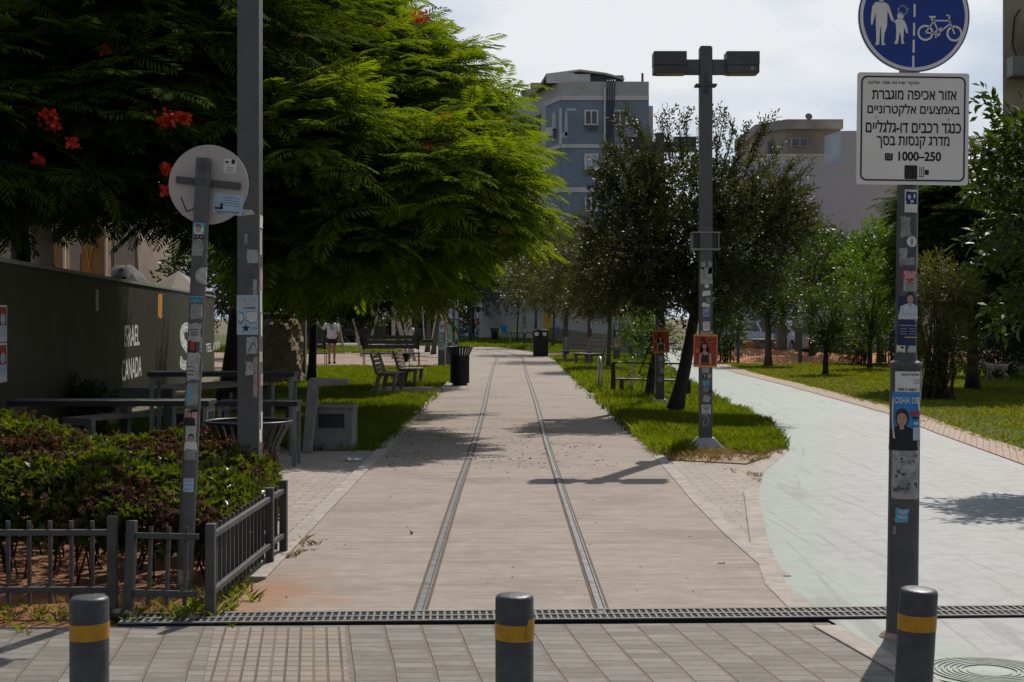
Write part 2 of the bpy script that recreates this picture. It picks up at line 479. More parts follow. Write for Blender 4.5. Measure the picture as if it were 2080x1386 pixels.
def limbs(b, base, top, r0, tips, rng, r1=None, lean=.15, n=8, fork=.0):
    "a tapered trunk with limbs out to the tips"
    base, top = np.array(base, float), np.array(top, float); r1 = r1 or r0*.6
    k = 6; side = np.array((rng.uniform(-1,1), rng.uniform(-1,1), 0))*lean*np.linalg.norm(top-base)*.25
    pts = [base + (top-base)*t + side*math.sin(math.pi*t) for t in np.linspace(0,1,k)]
    rad = [r0*(1.35 if i == 0 else 1) + (r1-r0)*i/(k-1) for i in range(k)]
    b.tube(pts, rad, n)
    for tp in tips:
        tp = np.array(tp, float); s = pts[-1] if rng.random() < .65 else pts[-2]
        mid = s + (tp-s)*.5 + rng.normal(size=3)*.1*np.linalg.norm(tp-s); mid[2] += .08*np.linalg.norm(tp-s)
        b.tube([s, s+(mid-s)*.5+rng.normal(size=3)*.02, mid, tp], [r1*.75, r1*.55, r1*.38, r1*.12], 6)
# ------------------------------------------------------------------ ground materials
class NB:
    "short-hand for node materials"
    def __init__(s, name, rough=.8, spec=.3):
        s.m = bpy.data.materials.new(name); s.m.use_nodes = True; s.t = s.m.node_tree; s.N = s.t.nodes; s.L = s.t.links
        s.b = s.N['Principled BSDF']; s.b.inputs['Roughness'].default_value = rough; s.b.inputs['Specular IOR Level'].default_value = spec
        s.P = s.N.new('ShaderNodeTexCoord').outputs['Object']
    def sepxyz(s, v): n = s.N.new('ShaderNodeSeparateXYZ'); s.L.new(v, n.inputs[0]); return n.outputs
    def comb(s, x, y, z=0.0):
        n = s.N.new('ShaderNodeCombineXYZ')
        for i, q in enumerate((x,y,z)):
            if hasattr(q, 'links'): s.L.new(q, n.inputs[i])
            else: n.inputs[i].default_value = q
        return n.outputs[0]
    def math(s, op, a, b=0.0, c=0.0):
        n = s.N.new('ShaderNodeMath'); n.operation = op
        for i, q in enumerate((a,b,c)):
            if hasattr(q, 'links'): s.L.new(q, n.inputs[i])
            else: n.inputs[i].default_value = q
        return n.outputs[0]
    def scale(s, v, sc, loc=(0,0,0), rot=0.0):
        n = s.N.new('ShaderNodeMapping'); n.inputs['Scale'].default_value = sc; n.inputs['Location'].default_value = loc; n.inputs['Rotation'].default_value = (0,0,rot)
        s.L.new(v, n.inputs['Vector']); return n.outputs['Vector']
    def noise(s, v, sc, det=6, rough=.6, dist=0.0):
        n = s.N.new('ShaderNodeTexNoise'); n.inputs['Scale'].default_value = sc; n.inputs['Detail'].default_value = det
        n.inputs['Roughness'].default_value = rough; n.inputs['Distortion'].default_value = dist; s.L.new(v, n.inputs['Vector']); return n.outputs['Fac']
    def ramp(s, f, lo, hi):
        n = s.N.new('ShaderNodeMapRange'); n.inputs['From Min'].default_value = lo; n.inputs['From Max'].default_value = hi; n.interpolation_type = 'SMOOTHSTEP'
        s.L.new(f, n.inputs['Value']); return n.outputs['Result']
    def mix(s, f, a, b, mode='MIX'):
        n = s.N.new('ShaderNodeMix'); n.data_type = 'RGBA'; n.blend_type = mode
        for nm, q in (('Factor', f), ('A', a), ('B', b)):
            if hasattr(q, 'links'): s.L.new(q, n.inputs[nm])
            else: n.inputs[nm].default_value = q if nm == 'Factor' else tuple(q[:3])+(1,)
        return n.outputs['Result']
    def brick(s, v, w, h, mortar, c1, c2, cm, off=.5, smooth=.1, bias=0.0):
        n = s.N.new('ShaderNodeTexBrick'); n.offset = off; n.squash = 1
        for k, q in (('Scale',1), ('Mortar Size',mortar), ('Mortar Smooth',smooth), ('Bias',bias), ('Brick Width',w), ('Row Height',h)): n.inputs[k].default_value = q
        for k, q in (('Color1',c1), ('Color2',c2), ('Mortar',cm)): n.inputs[k].default_value = tuple(q)+(1,)
        s.L.new(v, n.inputs['Vector']); return n.outputs['Color'], n.outputs['Fac']
    def done(s, col, height=None, strength=.5, dist=.01, rough=None):
        s.L.new(col, s.b.inputs['Base Color'])
        if rough is not None: s.L.new(rough, s.b.inputs['Roughness'])
        if height is not None:
            n = s.N.new('ShaderNodeBump'); n.inputs['Strength'].default_value = strength; n.inputs['Distance'].default_value = dist
            s.L.new(height, n.inputs['Height']); s.L.new(n.outputs['Normal'], s.b.inputs['Normal'])
        return s.m

def path_mat():
    n = NB('brushed_concrete', .85, .25)
    x, y, z = n.sepxyz(n.P)
    lines = n.noise(n.scale(n.P, (.55, 12, 1)), 1.6, 10, .8)
    fine = n.noise(n.scale(n.P, (3, 30, 1)), 1.5, 6, .75)
    big = n.noise(n.scale(n.P, (.5, .8, 1)), 1.3, 6, .6, .4)
    c = n.mix(n.ramp(lines, .30, .68), (.195,.160,.134), (.36,.299,.252))
    c = n.mix(n.math('MULTIPLY', n.ramp(fine, .42, .66), .28), c, (.43,.37,.325))
    c = n.mix(n.math('MULTIPLY', n.ramp(big, .46, .72), .6), c, (.165,.138,.12))
    mott = n.noise(n.P, 5, 9, .75)
    c = n.mix(n.math('MULTIPLY', n.ramp(mott, .46, .68), .5), c, (.215,.184,.163))
    c = n.mix(n.math('MULTIPLY', n.ramp(mott, .48, .32), .35), c, (.43,.375,.335))
    blot = n.noise(n.scale(n.P, (1.2, 5, 1)), 2.0, 7, .7)
    c = n.mix(n.math('MULTIPLY', n.ramp(blot, .54, .75), .55), c, (.15,.122,.105))
    spots = n.noise(n.P, 38, 3, .6)
    c = n.mix(n.math('MULTIPLY', n.ramp(spots, .70, .78), .6), c, (.12,.10,.09))
    # orange soil washed over the near left corner
    dx = n.math('ADD', x, 1.75); dy = n.math('ADD', y, -8.75)
    r = n.math('SQRT', n.math('ADD', n.math('MULTIPLY', n.math('MULTIPLY', dx, dx), 1.3), n.math('MULTIPLY', n.math('MULTIPLY', dy, dy), .8)))
    w = n.noise(n.P, 3.2, 7, .7)
    k = n.math('ADD', n.math('MULTIPLY', r, -1), n.math('MULTIPLY', w, 1.5))
    c = n.mix(n.math('MULTIPLY', n.ramp(k, -.35, .55), .75), c, (.30,.14,.06))
    # joints across the path every 3.1 m
    j = n.math('ABSOLUTE', n.math('SUBTRACT', n.math('FRACT', n.math('DIVIDE', n.math('ADD', y, n.math('MULTIPLY', w, .02)), 3.1)), .5))
    jm = n.math('LESS_THAN', j, .0035)
    c = n.mix(n.math('MULTIPLY', jm, .6), c, (.12,.1,.09))
    h = n.math('ADD', n.math('MULTIPLY', lines, .8), n.math('MULTIPLY', fine, .4))
    return n.done(c, h, .55, .012)
def bike_mat():
    n = NB('worn_green_asphalt_paint', .55, .45)
    x, y, z = n.sepxyz(n.P)
    big = n.noise(n.scale(n.P, (.7,.45,1)), 1.0, 6, .62, .3); fine = n.noise(n.P, 55, 4, .7); mid = n.noise(n.P, 6, 8, .7)
    c = n.mix(n.ramp(big, .35, .65), (.195,.206,.203), (.232,.236,.241))
    c = n.mix(n.math('MULTIPLY', n.ramp(mid, .42, .66), .6), c, (.16,.162,.162))
    c = n.mix(n.math('MULTIPLY', n.ramp(fine, .55, .75), .5), c, (.20,.205,.20))
    # greener where fewer wheels pass, along the inner edge
    sp = n.noise(n.scale(n.P, (.9,.5,1)), 1.7, 7, .7)
    edge = n.math('SUBTRACT', n.math('SUBTRACT', x, n.math('MULTIPLY', n.math('MAXIMUM', n.math('SUBTRACT', y, 10.5), 0), .22)), 1.75)
    g = n.math('ADD', n.math('MULTIPLY', edge, -1.3), n.math('MULTIPLY', sp, 2.1))
    c = n.mix(n.math('MULTIPLY', n.ramp(g, .2, 1.0), .6), c, (.175,.24,.185))
    # scuffs of wheels: long thin marks running with the path
    for sc, rot, loc, th, am in (((1.7,.10,1), .10, (0,0,0), .009, .85), ((2.2,.09,1), -.10, (3,1,0), .009, .8), ((1.2,.12,1), .30, (7,2,0), .009, .7), ((2.6,.16,1), -.42, (1,5,0), .008, .5), ((3.1,.3,1), .75, (4,9,0), .006, .45)):
        q = n.noise(n.scale(n.P, sc, loc, rot), 1.0, 2, .5)
        ln = n.ramp(n.math('ABSOLUTE', n.math('SUBTRACT', q, .5)), th*1.7, th*.3); brk = n.ramp(n.noise(n.scale(n.P,(1.3,.35,1),loc), 1.5, 5), .46, .62)
        c = n.mix(n.math('MULTIPLY', n.math('MULTIPLY', ln, brk), am), c, (.12,.125,.125))
    return n.done(c, n.math('ADD', fine, n.math('MULTIPLY', mid, .5)), .35, .008, n.math('ADD', n.math('MULTIPLY', mid, .3), .42))
def paver_mat(name, w, h, c1, c2, cm, shear=0.0, jcol=None, rot=0.0, mortar=.004, swap=True, off=.5):
    n = NB(name, .8, .3)
    P = n.scale(n.P, (1,1,1), (0,0,0), rot) if rot else n.P
    wob = n.N.new('ShaderNodeVectorMath'); wob.operation = 'ADD'
    nz = n.N.new('ShaderNodeTexNoise'); nz.inputs['Scale'].default_value = 1.1; nz.inputs['Detail'].default_value = 1; n.L.new(P, nz.inputs['Vector'])
    sv = n.N.new('ShaderNodeVectorMath'); sv.operation = 'SCALE'; sv.inputs['Scale'].default_value = .022; n.L.new(nz.outputs['Color'], sv.inputs[0])
    n.L.new(P, wob.inputs[0]); n.L.new(sv.outputs[0], wob.inputs[1])
    x, y, z = n.sepxyz(wob.outputs[0])
    u = n.math('ADD', x, n.math('MULTIPLY', y, shear))
    v = n.comb(y, u) if swap else n.comb(u, y)
    c, f = n.brick(v, w, h, mortar, c1, c2, cm, off)
    if jcol:
        j = n.math('ABSOLUTE', n.math('SUBTRACT', n.math('FRACT', n.math('ADD', n.math('DIVIDE', u, h), .5)), .5))
        jm = n.ramp(n.math('ADD', j, n.math('MULTIPLY', n.math('SUBTRACT', n.noise(n.P, 20, 4), .5), .03)), .055, .028)
        c = n.mix(n.math('MULTIPLY', jm, .8), c, jcol); f = n.math('MAXIMUM', f, jm)
    d = n.noise(n.P, 9, 8, .7); e = n.noise(n.P, 70, 3, .6); bigd = n.noise(n.P, 1.2, 5, .6)
    c = n.mix(n.math('MULTIPLY', n.ramp(d, .4, .72), .4), c, tuple(q*.45 for q in c1))
    c = n.mix(n.math('MULTIPLY', n.ramp(e, .5, .75), .28), c, tuple(q*1.5 for q in c1))
    c = n.mix(n.math('MULTIPLY', n.ramp(bigd, .45, .7), .3), c, tuple(q*.6 for q in c2))
    hgt = n.math('ADD', n.math('MULTIPLY', f, -1.0), n.math('MULTIPLY', d, .25))
    return n.done(c, hgt, .8, .012)
def ground_mat(name, a, b2, c3, sc=1.0, bump=.6):
    n = NB(name, .95, .15)
    p = n.noise(n.P, .6*sc, 8, .7); q = n.noise(n.P, 7*sc, 8, .75); r = n.noise(n.P, 60*sc, 3, .7)
    c = n.mix(n.ramp(p, .38, .62), a, b2); c = n.mix(n.math('MULTIPLY', n.ramp(q, .45, .7), .6), c, c3)
    c = n.mix(n.math('MULTIPLY', n.ramp(r, .55, .75), .35), c, tuple(k*1.7 for k in a))
    return n.done(c, n.math('ADD', q, n.math('MULTIPLY', r, .4)), bump, .03)
def tactile_mat():
    n = NB('tactile_tile_concrete', .85, .25)
    x, y, z = n.sepxyz(n.P); u = n.math('ADD', x, n.math('MULTIPLY', y, .13))
    c, f = n.brick(n.comb(y, u), .097, .0645, .006, (.225,.196,.163), (.275,.24,.20), (.10,.083,.066), .0, .25)
    j = n.math('ABSOLUTE', n.math('SUBTRACT', n.math('FRACT', n.math('DIVIDE', u, .1935)), .5)); jm = n.ramp(j, .465, .492)
    c = n.mix(n.math('MULTIPLY', jm, .7), c, (.26,.17,.10))
    d = n.noise(n.P, 14, 7, .7); e = n.noise(n.P, 2, 6, .7)
    c = n.mix(n.math('MULTIPLY', n.ramp(d, .42, .7), .5), c, (.20,.165,.13)); c = n.mix(n.math('MULTIPLY', n.ramp(e, .5, .7), .35), c, (.33,.22,.13))
    return n.done(c, n.math('ADD', n.math('MULTIPLY', f, -1), n.math('MULTIPLY', d, .2)), 1.0, .02)

M_path, M_bike = path_mat(), bike_mat()
M_pave = paver_mat('grey_street_pavers', .099, .187, (.150,.134,.117), (.232,.210,.186), (.085,.073,.062), .13, (.185,.142,.105))
M_tact = tactile_mat()
M_beige = paver_mat('beige_pavers', .22, .14, (.30,.255,.215), (.36,.31,.265), (.13,.105,.085), swap=False)
M_brick = paver_mat('small_reddish_cobbles', .10, .075, (.36,.25,.19), (.43,.33,.26), (.17,.11,.08), rot=.3)
M_plaza = mat('brown_plaza_paving', (.26,.17,.125), .85, var=.25, scale=3, bump=.3, dirt=.4)
M_curb = mat('kerb_concrete', (.355,.31,.272), .85, var=.22, scale=8, bump=.4, dirt=.35)
M_soil = ground_mat('orange_soil', (.24,.105,.05), (.20,.10,.055), (.10,.055,.03))
M_redsoil = ground_mat('bare_orange_earth', (.46,.22,.105), (.40,.17,.08), (.30,.13,.06), .4, .9)
M_earth = ground_mat('dusty_ground', (.17,.13,.095), (.11,.10,.05), (.08,.07,.04), .3)
M_turf = ground_mat('turf_soil', (.055,.075,.018), (.07,.085,.02), (.08,.065,.03), .8)
M_dirtpad = ground_mat('trodden_sandy_dirt', (.36,.28,.21), (.30,.23,.17), (.22,.16,.11))
M_rail = mat('worn_rail_steel', (.165,.165,.17), .45, .5, var=.3, scale=9, dirt=.3)
M_railgap = mat('dark_sandy_rail_gap', (.10,.07,.05), .95, var=.4, scale=30)

def sheet(name, poly, z, m):
    b = MB(); b.add([(p[0],p[1],z) for p in poly], [tuple(range(len(poly)))])
    o = b.build(name, m)
    if o.data.polygons[0].normal.z < 0: o.data.flip_normals()
    return struct(o)

sheet('ground', [(-700,-60),(700,-60),(700,1400),(-700,1400)], -.03, M_earth)
sheet('street_pavement', [(-14,-3),(2.6,-3),(1.98,6.0),(1.66,8.0),(-1.9,7.9),(-14,7.75)], 0, M_pave)
sheet('tactile_paving', [(-1.02,4.5),(-.44,4.5),(-.865,7.87),(-1.53,7.85)], .005, M_tact)
sheet('planter_soil', [(-14,7.85),(-1.9,7.95),(-1.62,8.1),(-1.52,9.8),(-1.9,10.45),(-2.2,13.4),(-14,13.4)], -.012, M_soil)
RL = [(-1.5,9.3),(-1.5,18),(-1.52,30),(-1.54,37),(-1.58,50),(-1.9,55)]
RR = [(1.60,9.4),(1.56,11.2),(1.56,13.2),(1.62,16.8),(1.62,22),(1.60,30),(1.54,36),(1.50,48),(1.54,61)]
path_poly = [(-1.85,8.0),(1.7,8.16),(1.62,8.8)] + RR + [(1.0,70),(-.5,80),(-4,91),(-14,97),(-14,71),(-6,66.5),(-2.6,60)] + RL[::-1]
sheet('tram_path', path_poly, .004, M_path)
BIN = [(1.98,6.0),(1.69,7.93),(1.64,8.3),(1.64,9.1),(1.83,10.9),(2.25,13.97),(2.6,15.75),(3.35,18.4),(3.76,22.2),(3.88,25.6),(4.02,30),(4.45,38),(5.2,55),(5.9,68)]
BOUT = [(3.6,-3),(4.3,4),(4.8,9),(5.53,16.5),(5.85,21.1),(6.23,25.4),(6.42,35.4),(6.42,44),(6.75,49.6),(7.4,62),(8.4,80)]
sheet('bicycle_path', [(2.6,-3)] + BIN + [(7,80)] + BOUT[::-1], .003, M_bike)
sheet('paving_wedge', [(1.60,9.4),(1.83,10.9),(2.25,13.97),(2.6,15.75),(3.35,18.4),(1.62,18.4),(1.62,16.8),(1.56,13.2),(1.56,11.2)], -.004, M_beige)
sheet('side_paving', [(-1.62,9.9),(-1.5,10.2),(-1.5,18.5),(-3.4,20.2),(-7,20.6),(-7,13.4),(-2.2,13.4),(-1.9,10.5)], -.002, M_beige)
sheet('plaza', [(-14,48.8),(-1.55,48.8),(-1.7,52),(-2.4,59),(-6,66),(-14,70)], .002, M_plaza)
sheet('lawn_soil', [(-1.58,18.4),(-2.7,18.5),(-3.4,20.2),(-5.6,20.6),(-8.6,48.9),(-1.62,48.9)], .0, M_turf)
sheet('island_soil', [(1.63,17.2),(2.55,16.6),(3.28,18.3),(3.66,22.2),(3.8,25.6),(3.95,30),(4.35,38),(5.1,55),(5.7,64),(1.6,62)], .002, M_turf)
sheet('dry_dirt', [(1.64,17.25),(2.55,16.65),(3.26,18.3),(3.3,18.8),(2.5,18.0),(1.64,18.0)], .006, M_dirtpad)
sheet('bench_pad', [(-1.62,31.4),(-3.1,31.4),(-3.1,35.2),(-1.62,35.2)], .006, M_dirtpad)
sheet('bench_dirt', [(1.7,30.0),(3.6,29.6),(3.8,31.6),(1.7,32.4)], .006, M_dirtpad)
sheet('park_lawn_soil', [(5.0,6)] + [(p[0]+.3,p[1]) for p in BOUT[3:9]] + [(7.6,53),(40,53),(40,6)], .001, M_turf)
sheet('earth_lot', [(7.2,53),(40,53),(40,71.9),(8,71.9)], .006, M_redsoil)
sheet('far_lawn_soil', [(-30,71),(-14,71.2),(-14,97),(-4,91.5),(-.5,80.5),(1.2,70.5),(5.5,66),(7,80),(6,140),(-40,140)], -.006, M_turf)

b = MB(); b.ribbon(RL[:5], -.13, 0, -.03, .022)
struct(b.build('kerb', M_curb, bevel=.006))
b = MB(); b.ribbon(RR, 0, .12, -.03, .011); struct(b.build('kerb', M_curb, bevel=.006))
b = MB(); b.ribbon([(1.645,8.28)]+BIN[3:8], -.13, 0, -.03, .010); struct(b.build('kerb', M_curb, bevel=.006))
b = MB(); b.ribbon([(1.685,7.9),(1.99,6.0)], -.0, .13, -.03, .010); struct(b.build('kerb', M_curb, bevel=.004))
b = MB(); b.ribbon(BOUT[2:], 0, .5, -.03, .014); struct(b.build('cobble_border', M_brick))

# the two rails let into the path, curving left at the far end
railL = [(-.50,8.15),(-.50,14),(-.48,20),(-.50,28),(-.56,38),(-.60,50),(-.62,60.5),(-.8,65),(-1.3,69.5),(-2.4,73)]
railR = [(.49,8.2),(.46,14),(.44,20),(.45,28),(.42,40),(.41,52),(.40,60.5),(.2,65),(-.4,70.5),(-1.8,75.5)]
def smooth_line(P, k=5):
    out_ = []
    for i in range(len(P)-1):
        p0, p1, p2, p3 = P[max(i-1,0)], P[i], P[i+1], P[min(i+2,len(P)-1)]
        for j in range(k):
            t = j/k
            out_.append(tuple(.5*((2*p1[a]) + (p2[a]-p0[a])*t + (2*p0[a]-5*p1[a]+4*p2[a]-p3[a])*t*t + (3*p1[a]-p0[a]-3*p2[a]+p3[a])*t**3) for a in (0,1)))
    return out_ + [P[-1]]
for nm, P, lab in (('tram_rail', railL, 'rusty grey tram rail let into the path, the left one of the two'), ('tram_rail', railR, 'rusty grey tram rail let into the path, the right one of the two')):
    Pl = smooth_line(P)
    t = thing(nm, lab, 'rail', (P[0][0],P[0][1],0), group='tram rails in the path')
    off = lambda q: [(a-P[0][0], c-P[0][1]) for a, c in q]
    b = MB(); b.ribbon(off(Pl), -.042, .042, -.01, .0065); b.build('rail_bed', M_railgap, t)
    b = MB(); b.ribbon(off(Pl), -.022, .010, 0, .0125); b.build('rail_head', M_rail, t)
    b = MB(); b.ribbon(off(Pl), .018, .026, 0, .0115); b.build('guard_strip', M_rail, t)

# the slotted drain across the path
M_iron = mat('weathered_cast_iron', (.15,.145,.132), .7, .3, var=.3, scale=20, bump=.3)
M_slotshade = mat('drain_slot_shade', (.006,.006,.007), .95)
t = thing('drain_grate', 'long slotted iron drain grate lying across the foot of the path', 'drain', (-2.05, 8.035, 0), math.atan(.047))
Ld = 7.2; wd = .27
b = MB(); b.box(0,Ld,-wd/2,wd/2,-.03,.0115); b.build('slot_shade', M_slotshade, t)  # black block just under the bars; its colour stands for the shade below
b = MB()
for y0, y1 in ((-wd/2,-wd/2+.022),(-.012,.012),(wd/2-.022,wd/2)): b.box(0,Ld,y0,y1,.0117,.018)
pt = .0375; k = int(Ld/pt)
for i in range(k+1):
    b.box(i*pt, i*pt+.0125, -wd/2+.0225, -.0125, .0117, .0165); b.box(i*pt, i*pt+.0125, .0125, wd/2-.0225, .0117, .0165)
b.build('grating', M_iron, t)
# ------------------------------------------------------------------ street posts, signs, lamps
M_grey = mat('grey_pole_paint', (.10,.097,.097), .5, .1, var=.16, scale=7, bump=.12, dirt=.3)
M_dgrey = mat('dark_grey_pole_paint', (.075,.076,.08), .5, .1, var=.22, scale=7, bump=.12, dirt=.35)
M_boll = mat('bollard_grey_paint', (.055,.057,.062), .45, .1, var=.3, scale=13, bump=.15, dirt=.55)
M_tape = mat('yellow_reflective_tape', (.56,.27,.008), .45, var=.2, scale=16, dirt=.5)
M_white = mat('white_paper', (.62,.60,.57), .7, var=.08, scale=22, dirt=.15)
M_dirtyw = mat('torn_dirty_paper', (.40,.39,.375), .85, var=.28, scale=30, dirt=.45, bump=.2)
M_faded = mat('faded_sticker_residue', (.27,.265,.26), .85, var=.3, scale=38, dirt=.4)
M_black = mat('black_print', (.012,.012,.014), .6, var=.05)
M_signw = mat('sign_white', (.74,.70,.64), .4, var=.04, scale=3, dirt=.12)
M_signback = mat('bare_sign_back', (.44,.385,.345), .5, .15, var=.07, scale=4, dirt=.2)
M_blue = mat('sign_blue', (.006,.035,.23), .4, var=.06, scale=4, dirt=.1)
M_navy = mat('poster_navy', (.012,.014,.075), .5, var=.2, scale=20)
M_cyan = mat('sticker_cyan', (.09,.33,.47), .55, var=.1, scale=20)
M_pblue = mat('poster_blue', (.02,.20,.50), .5, var=.15, scale=20)
M_lblue = mat('poster_pale_blue', (.36,.47,.56), .6, var=.12, scale=20)
M_red = mat('sticker_red', (.42,.025,.02), .5, var=.12, scale=20)
M_pred = mat('poster_red', (.33,.03,.018), .55, var=.2, scale=14)
M_porange = mat('poster_orange_yellow', (.62,.27,.03), .55, var=.08, scale=14)
M_skin = mat('skin', (.42,.24,.17), .55, var=.08)
M_hair = mat('dark_brown_hair', (.028,.017,.012), .55, var=.2, scale=30)
M_purple = mat('poster_lilac', (.30,.26,.46), .6, var=.2, scale=20)
M_green = mat('poster_green', (.10,.30,.22), .6, var=.2, scale=20)
M_pink = mat('poster_pink', (.45,.27,.26), .6, var=.2, scale=20)
M_yel = mat('poster_yellow', (.60,.42,.03), .6, var=.12, scale=20)
M_galv = mat('galvanised_steel', (.42,.43,.44), .35, .7, var=.2, scale=12, dirt=.15)

def bollard(u, vtop, lean, label, torn_=False, seed=0):
    h = .74; s = (vtop-HV)/(H-h); d = F/s; r = .0595
    t = thing('bollard', label, 'bollard', (X(u,d), d, 0), rot=(lean[0], lean[1], 0), group='bollards along the pavement')
    b = MB(); b.lathe([(r,0),(r,h-.012),(r-.003,h-.005),(r-.010,h-.001),(r-.022,h+.001),(.001,h+.003)], 40, cap=False)
    b.build('post', M_boll, t, smooth=True)
    b = MB(); z0 = h-.128 if not torn_ else h-.137; n = 40; rr = random.Random(seed)
    ph = rr.uniform(0,6); top = [z0+.05+.0025*math.sin(2*math.pi*k/n+ph) for k in range(n)]; bot = [z0+.0025*math.sin(2*math.pi*k/n+ph) for k in range(n)]
    vs = [((r+.0012)*math.cos(2*math.pi*k/n), (r+.0012)*math.sin(2*math.pi*k/n), z) for zz in (bot, top) for k, z in enumerate(zz)]
    b.add(vs, [(k,(k+1)%n,n+(k+1)%n,n+k) for k in range(n)])
    b.build('yellow_band', M_tape, t, smooth=True)
    if torn_:
        f, st = round_surf(r)
        art('loose_tape_end', M_tape, [[(.034,z0+.006),(.09,z0+.012),(.09,z0+.068),(.046,z0+.066),(.040,z0+.055)]], (lambda x,z,o: f(x-seed*1.3*r,z,o), st), .003, t)
    return t
bollard(181, 1212, (R(-.3),R(0)), 'dark grey bollard with yellow band before the low railing and hedge', seed=1)
bollard(1045, 1207, (R(.2),R(0)), 'dark grey bollard with torn yellow tape standing in front of the tram rails', True, seed=0)
bollard(1840, 1191, (R(2.5),R(2.6)), 'leaning dark grey bollard with yellow band in front of the blue path sign post', seed=3)

# ---- the sign post on the right
sx, sd = X(1832, 7.63), 7.63
t = thing('path_sign_post', 'tall grey post with a round blue footpath and bicycle sign above a white Hebrew notice', 'sign post', (sx, sd, 0), rot=(0, R(.75), 0))
zc = Z(738, sd)
b = MB(); b.lathe([(.079,-.02),(.0765,.3),(.0745,zc-.03),(.079,zc-.02),(.084,zc-.008),(.080,zc+.004),(.058,zc+.016),(.0535,zc+.06),(.051,2.2),(.049,3.35)], 32); b.build('post', M_dgrey, t, smooth=True)
b = MB(); b.lathe([(.115,-.01),(.112,.006),(.085,.03)], 24); b.build('mortar_collar', M_dirtpad, t)
yb = -.075
bz0, bz1 = Z(378, sd), Z(153, sd); bw = .552; bxc = X(1845, sd)-sx - .03
p = MB()
def rrect(x, z, w, h, r, n=5):
    P = []
    for cx_, cz_, a0 in ((x+w/2-r,z+h/2-r,0),(x-w/2+r,z+h/2-r,90),(x-w/2+r,z-h/2+r,180),(x+w/2-r,z-h/2+r,270)):
        for k in range(n+1): a = R(a0+90*k/n); P.append((cx_+r*math.cos(a), cz_+r*math.sin(a)))
    return P
bzc, bh = (bz0+bz1)/2, bz1-bz0
p.plate(rrect(bxc,bzc,bw,bh,.012), yb, yb+.012); pan = p.build('notice_board', M_signw, t)
S = flat_surf(yb)
fr = []
o_, i_ = rrect(bxc,bzc,bw-.034,bh-.034,.03), rrect(bxc,bzc,bw-.05,bh-.05,.024)
for k in range(len(o_)): k2 = (k+1) % len(o_); fr.append([o_[k], o_[k2], i_[k2], i_[k]])
M_navyink = mat('dark_blue_print', (.012,.012,.035), .5, var=.05)
art('border', M_navyink, fr, S, .001, pan)
def zz(v): return Z(v, sd)
def xx(u): return X(u, sd) - sx - .03
for s_, u_, v_, w_, bold_ in (('מוקד שירות 106 פלוס', 1805, 174, 102, .012), ('אזור אכיפה מוגברת', 1847, 198, 170, .016), ('באמצעים אלקטרוניים', 1846, 229, 186, .016),
                       ('כנגד רכבים דו-גלגליים', 1846, 262, 192, .016), ('מדרג קנסות בסך', 1846, 292, 146, .016)):
    px_h = {174:8.5, 198:19, 229:26, 262:26, 292:26}[v_]; v_ += {229:-.5, 262:-.5, 292:1.5}.get(v_, 0)
    art('lettering', M_navyink, T(heb(s_), xx(u_), zz(v_), w=w_/F*sd, h=px_h/F*sd, bold=.018), S, .001, pan)
art('lettering', M_navyink, T('₪ 1000–250', xx(1846), zz(321), w=113/F*sd, h=19/F*sd, bold=.03), S, .001, pan)
k = sd/F
cam_ic = [rrect(xx(1842), zz(353), 26*k, 28*k, .006)] + [rect(xx(1860+4*q), zz(351-q*0), 1.5*k, (19)*k) for q in range(3)] + [rect(xx(1863), zz(362), 10*k, 1.6*k), rect(xx(1874), zz(353), 8*k, 10*k)]
art('camera_symbol', M_black, cam_ic, S, .001, pan)
art('rivet', M_galv, [disc(xx(1771), zz(243), .006), disc(xx(1917), zz(246), .006)], S, .003, pan)
cz_ = zz(40); cr = .2755; cxb = xx(1844)
p = MB(); p.plate(disc(cxb, cz_, cr, n=64), yb-.004, yb+.008); rd = p.build('round_sign', M_signw, t)
S2 = flat_surf(yb-.004)
art('blue_rim', M_blue, ring(cxb, cz_, cr-.007, cr-.0005, 64), S2, .001, rd)
art('blue_field', M_blue, [disc(cxb, cz_, cr-.024, n=64)], S2, .001, rd)
dv = [rect(xx(1844.5-(v-40)*.012), zz(v), 4.2*k, 26*k) for v in (-45,-8,28,66,100,132)]
art('dashed_line', M_signw, dv, S2, .002, rd)
def pts(L): return [(xx(a), zz(c)) for a, c in L]
crp = lambda L: pts([(1700+a/3.3, c/3.3) for a, c in L])
adult = [crp([(215,42),(230,38),(250,42),(282,42),(305,58),(340,155),(352,162),(340,172),(322,158),(298,92),(296,200),(280,250),(276,310),(290,322),(262,326),(258,250),(258,205),(252,205),(246,310),(246,322),(218,326),(226,300),(222,200),(220,110),(205,165),(200,190),(190,192),(188,150),(196,70)])]
adult += [disc(*crp([(258,5)])[0], 24/3.3*k, 33/3.3*k), ]
child = [crp([(352,158),(365,150),(395,150),(410,160),(425,190),(436,240),(426,248),(412,205),(408,235),(405,290),(414,314),(394,316),(388,260),(380,235),(372,300),(366,316),(344,314),(356,290),(358,235),(354,180),(330,168)])]
child += [disc(*crp([(384,130)])[0], 22/3.3*k, 24/3.3*k)]
art('pedestrian_symbol', M_signw, adult + child, S2, .002, rd)
sc_ = []
rr = random.Random(4)
for c0, r0 in ((crp([(400,92)])[0], 40), (crp([(262,-8)])[0], 42)):
    for q in range(7):
        a0 = rr.uniform(0,6); P_ = [(c0[0]+r0*rr.uniform(.5,1)*k/3.3*math.cos(a0+j*.5), c0[1]+r0*rr.uniform(.5,1)*k/3.3*math.sin(a0+j*.5)) for j in range(8)]
        sc_ += stroke(P_, .0022)
art('marker_scribble', M_lblue, sc_, S2, .003, rd)
bk = []
for c0 in ((551,240),(744,242)):
    q = crp([c0])[0]; bk += ring(q[0], q[1], 40/3.3*k, 53/3.3*k)
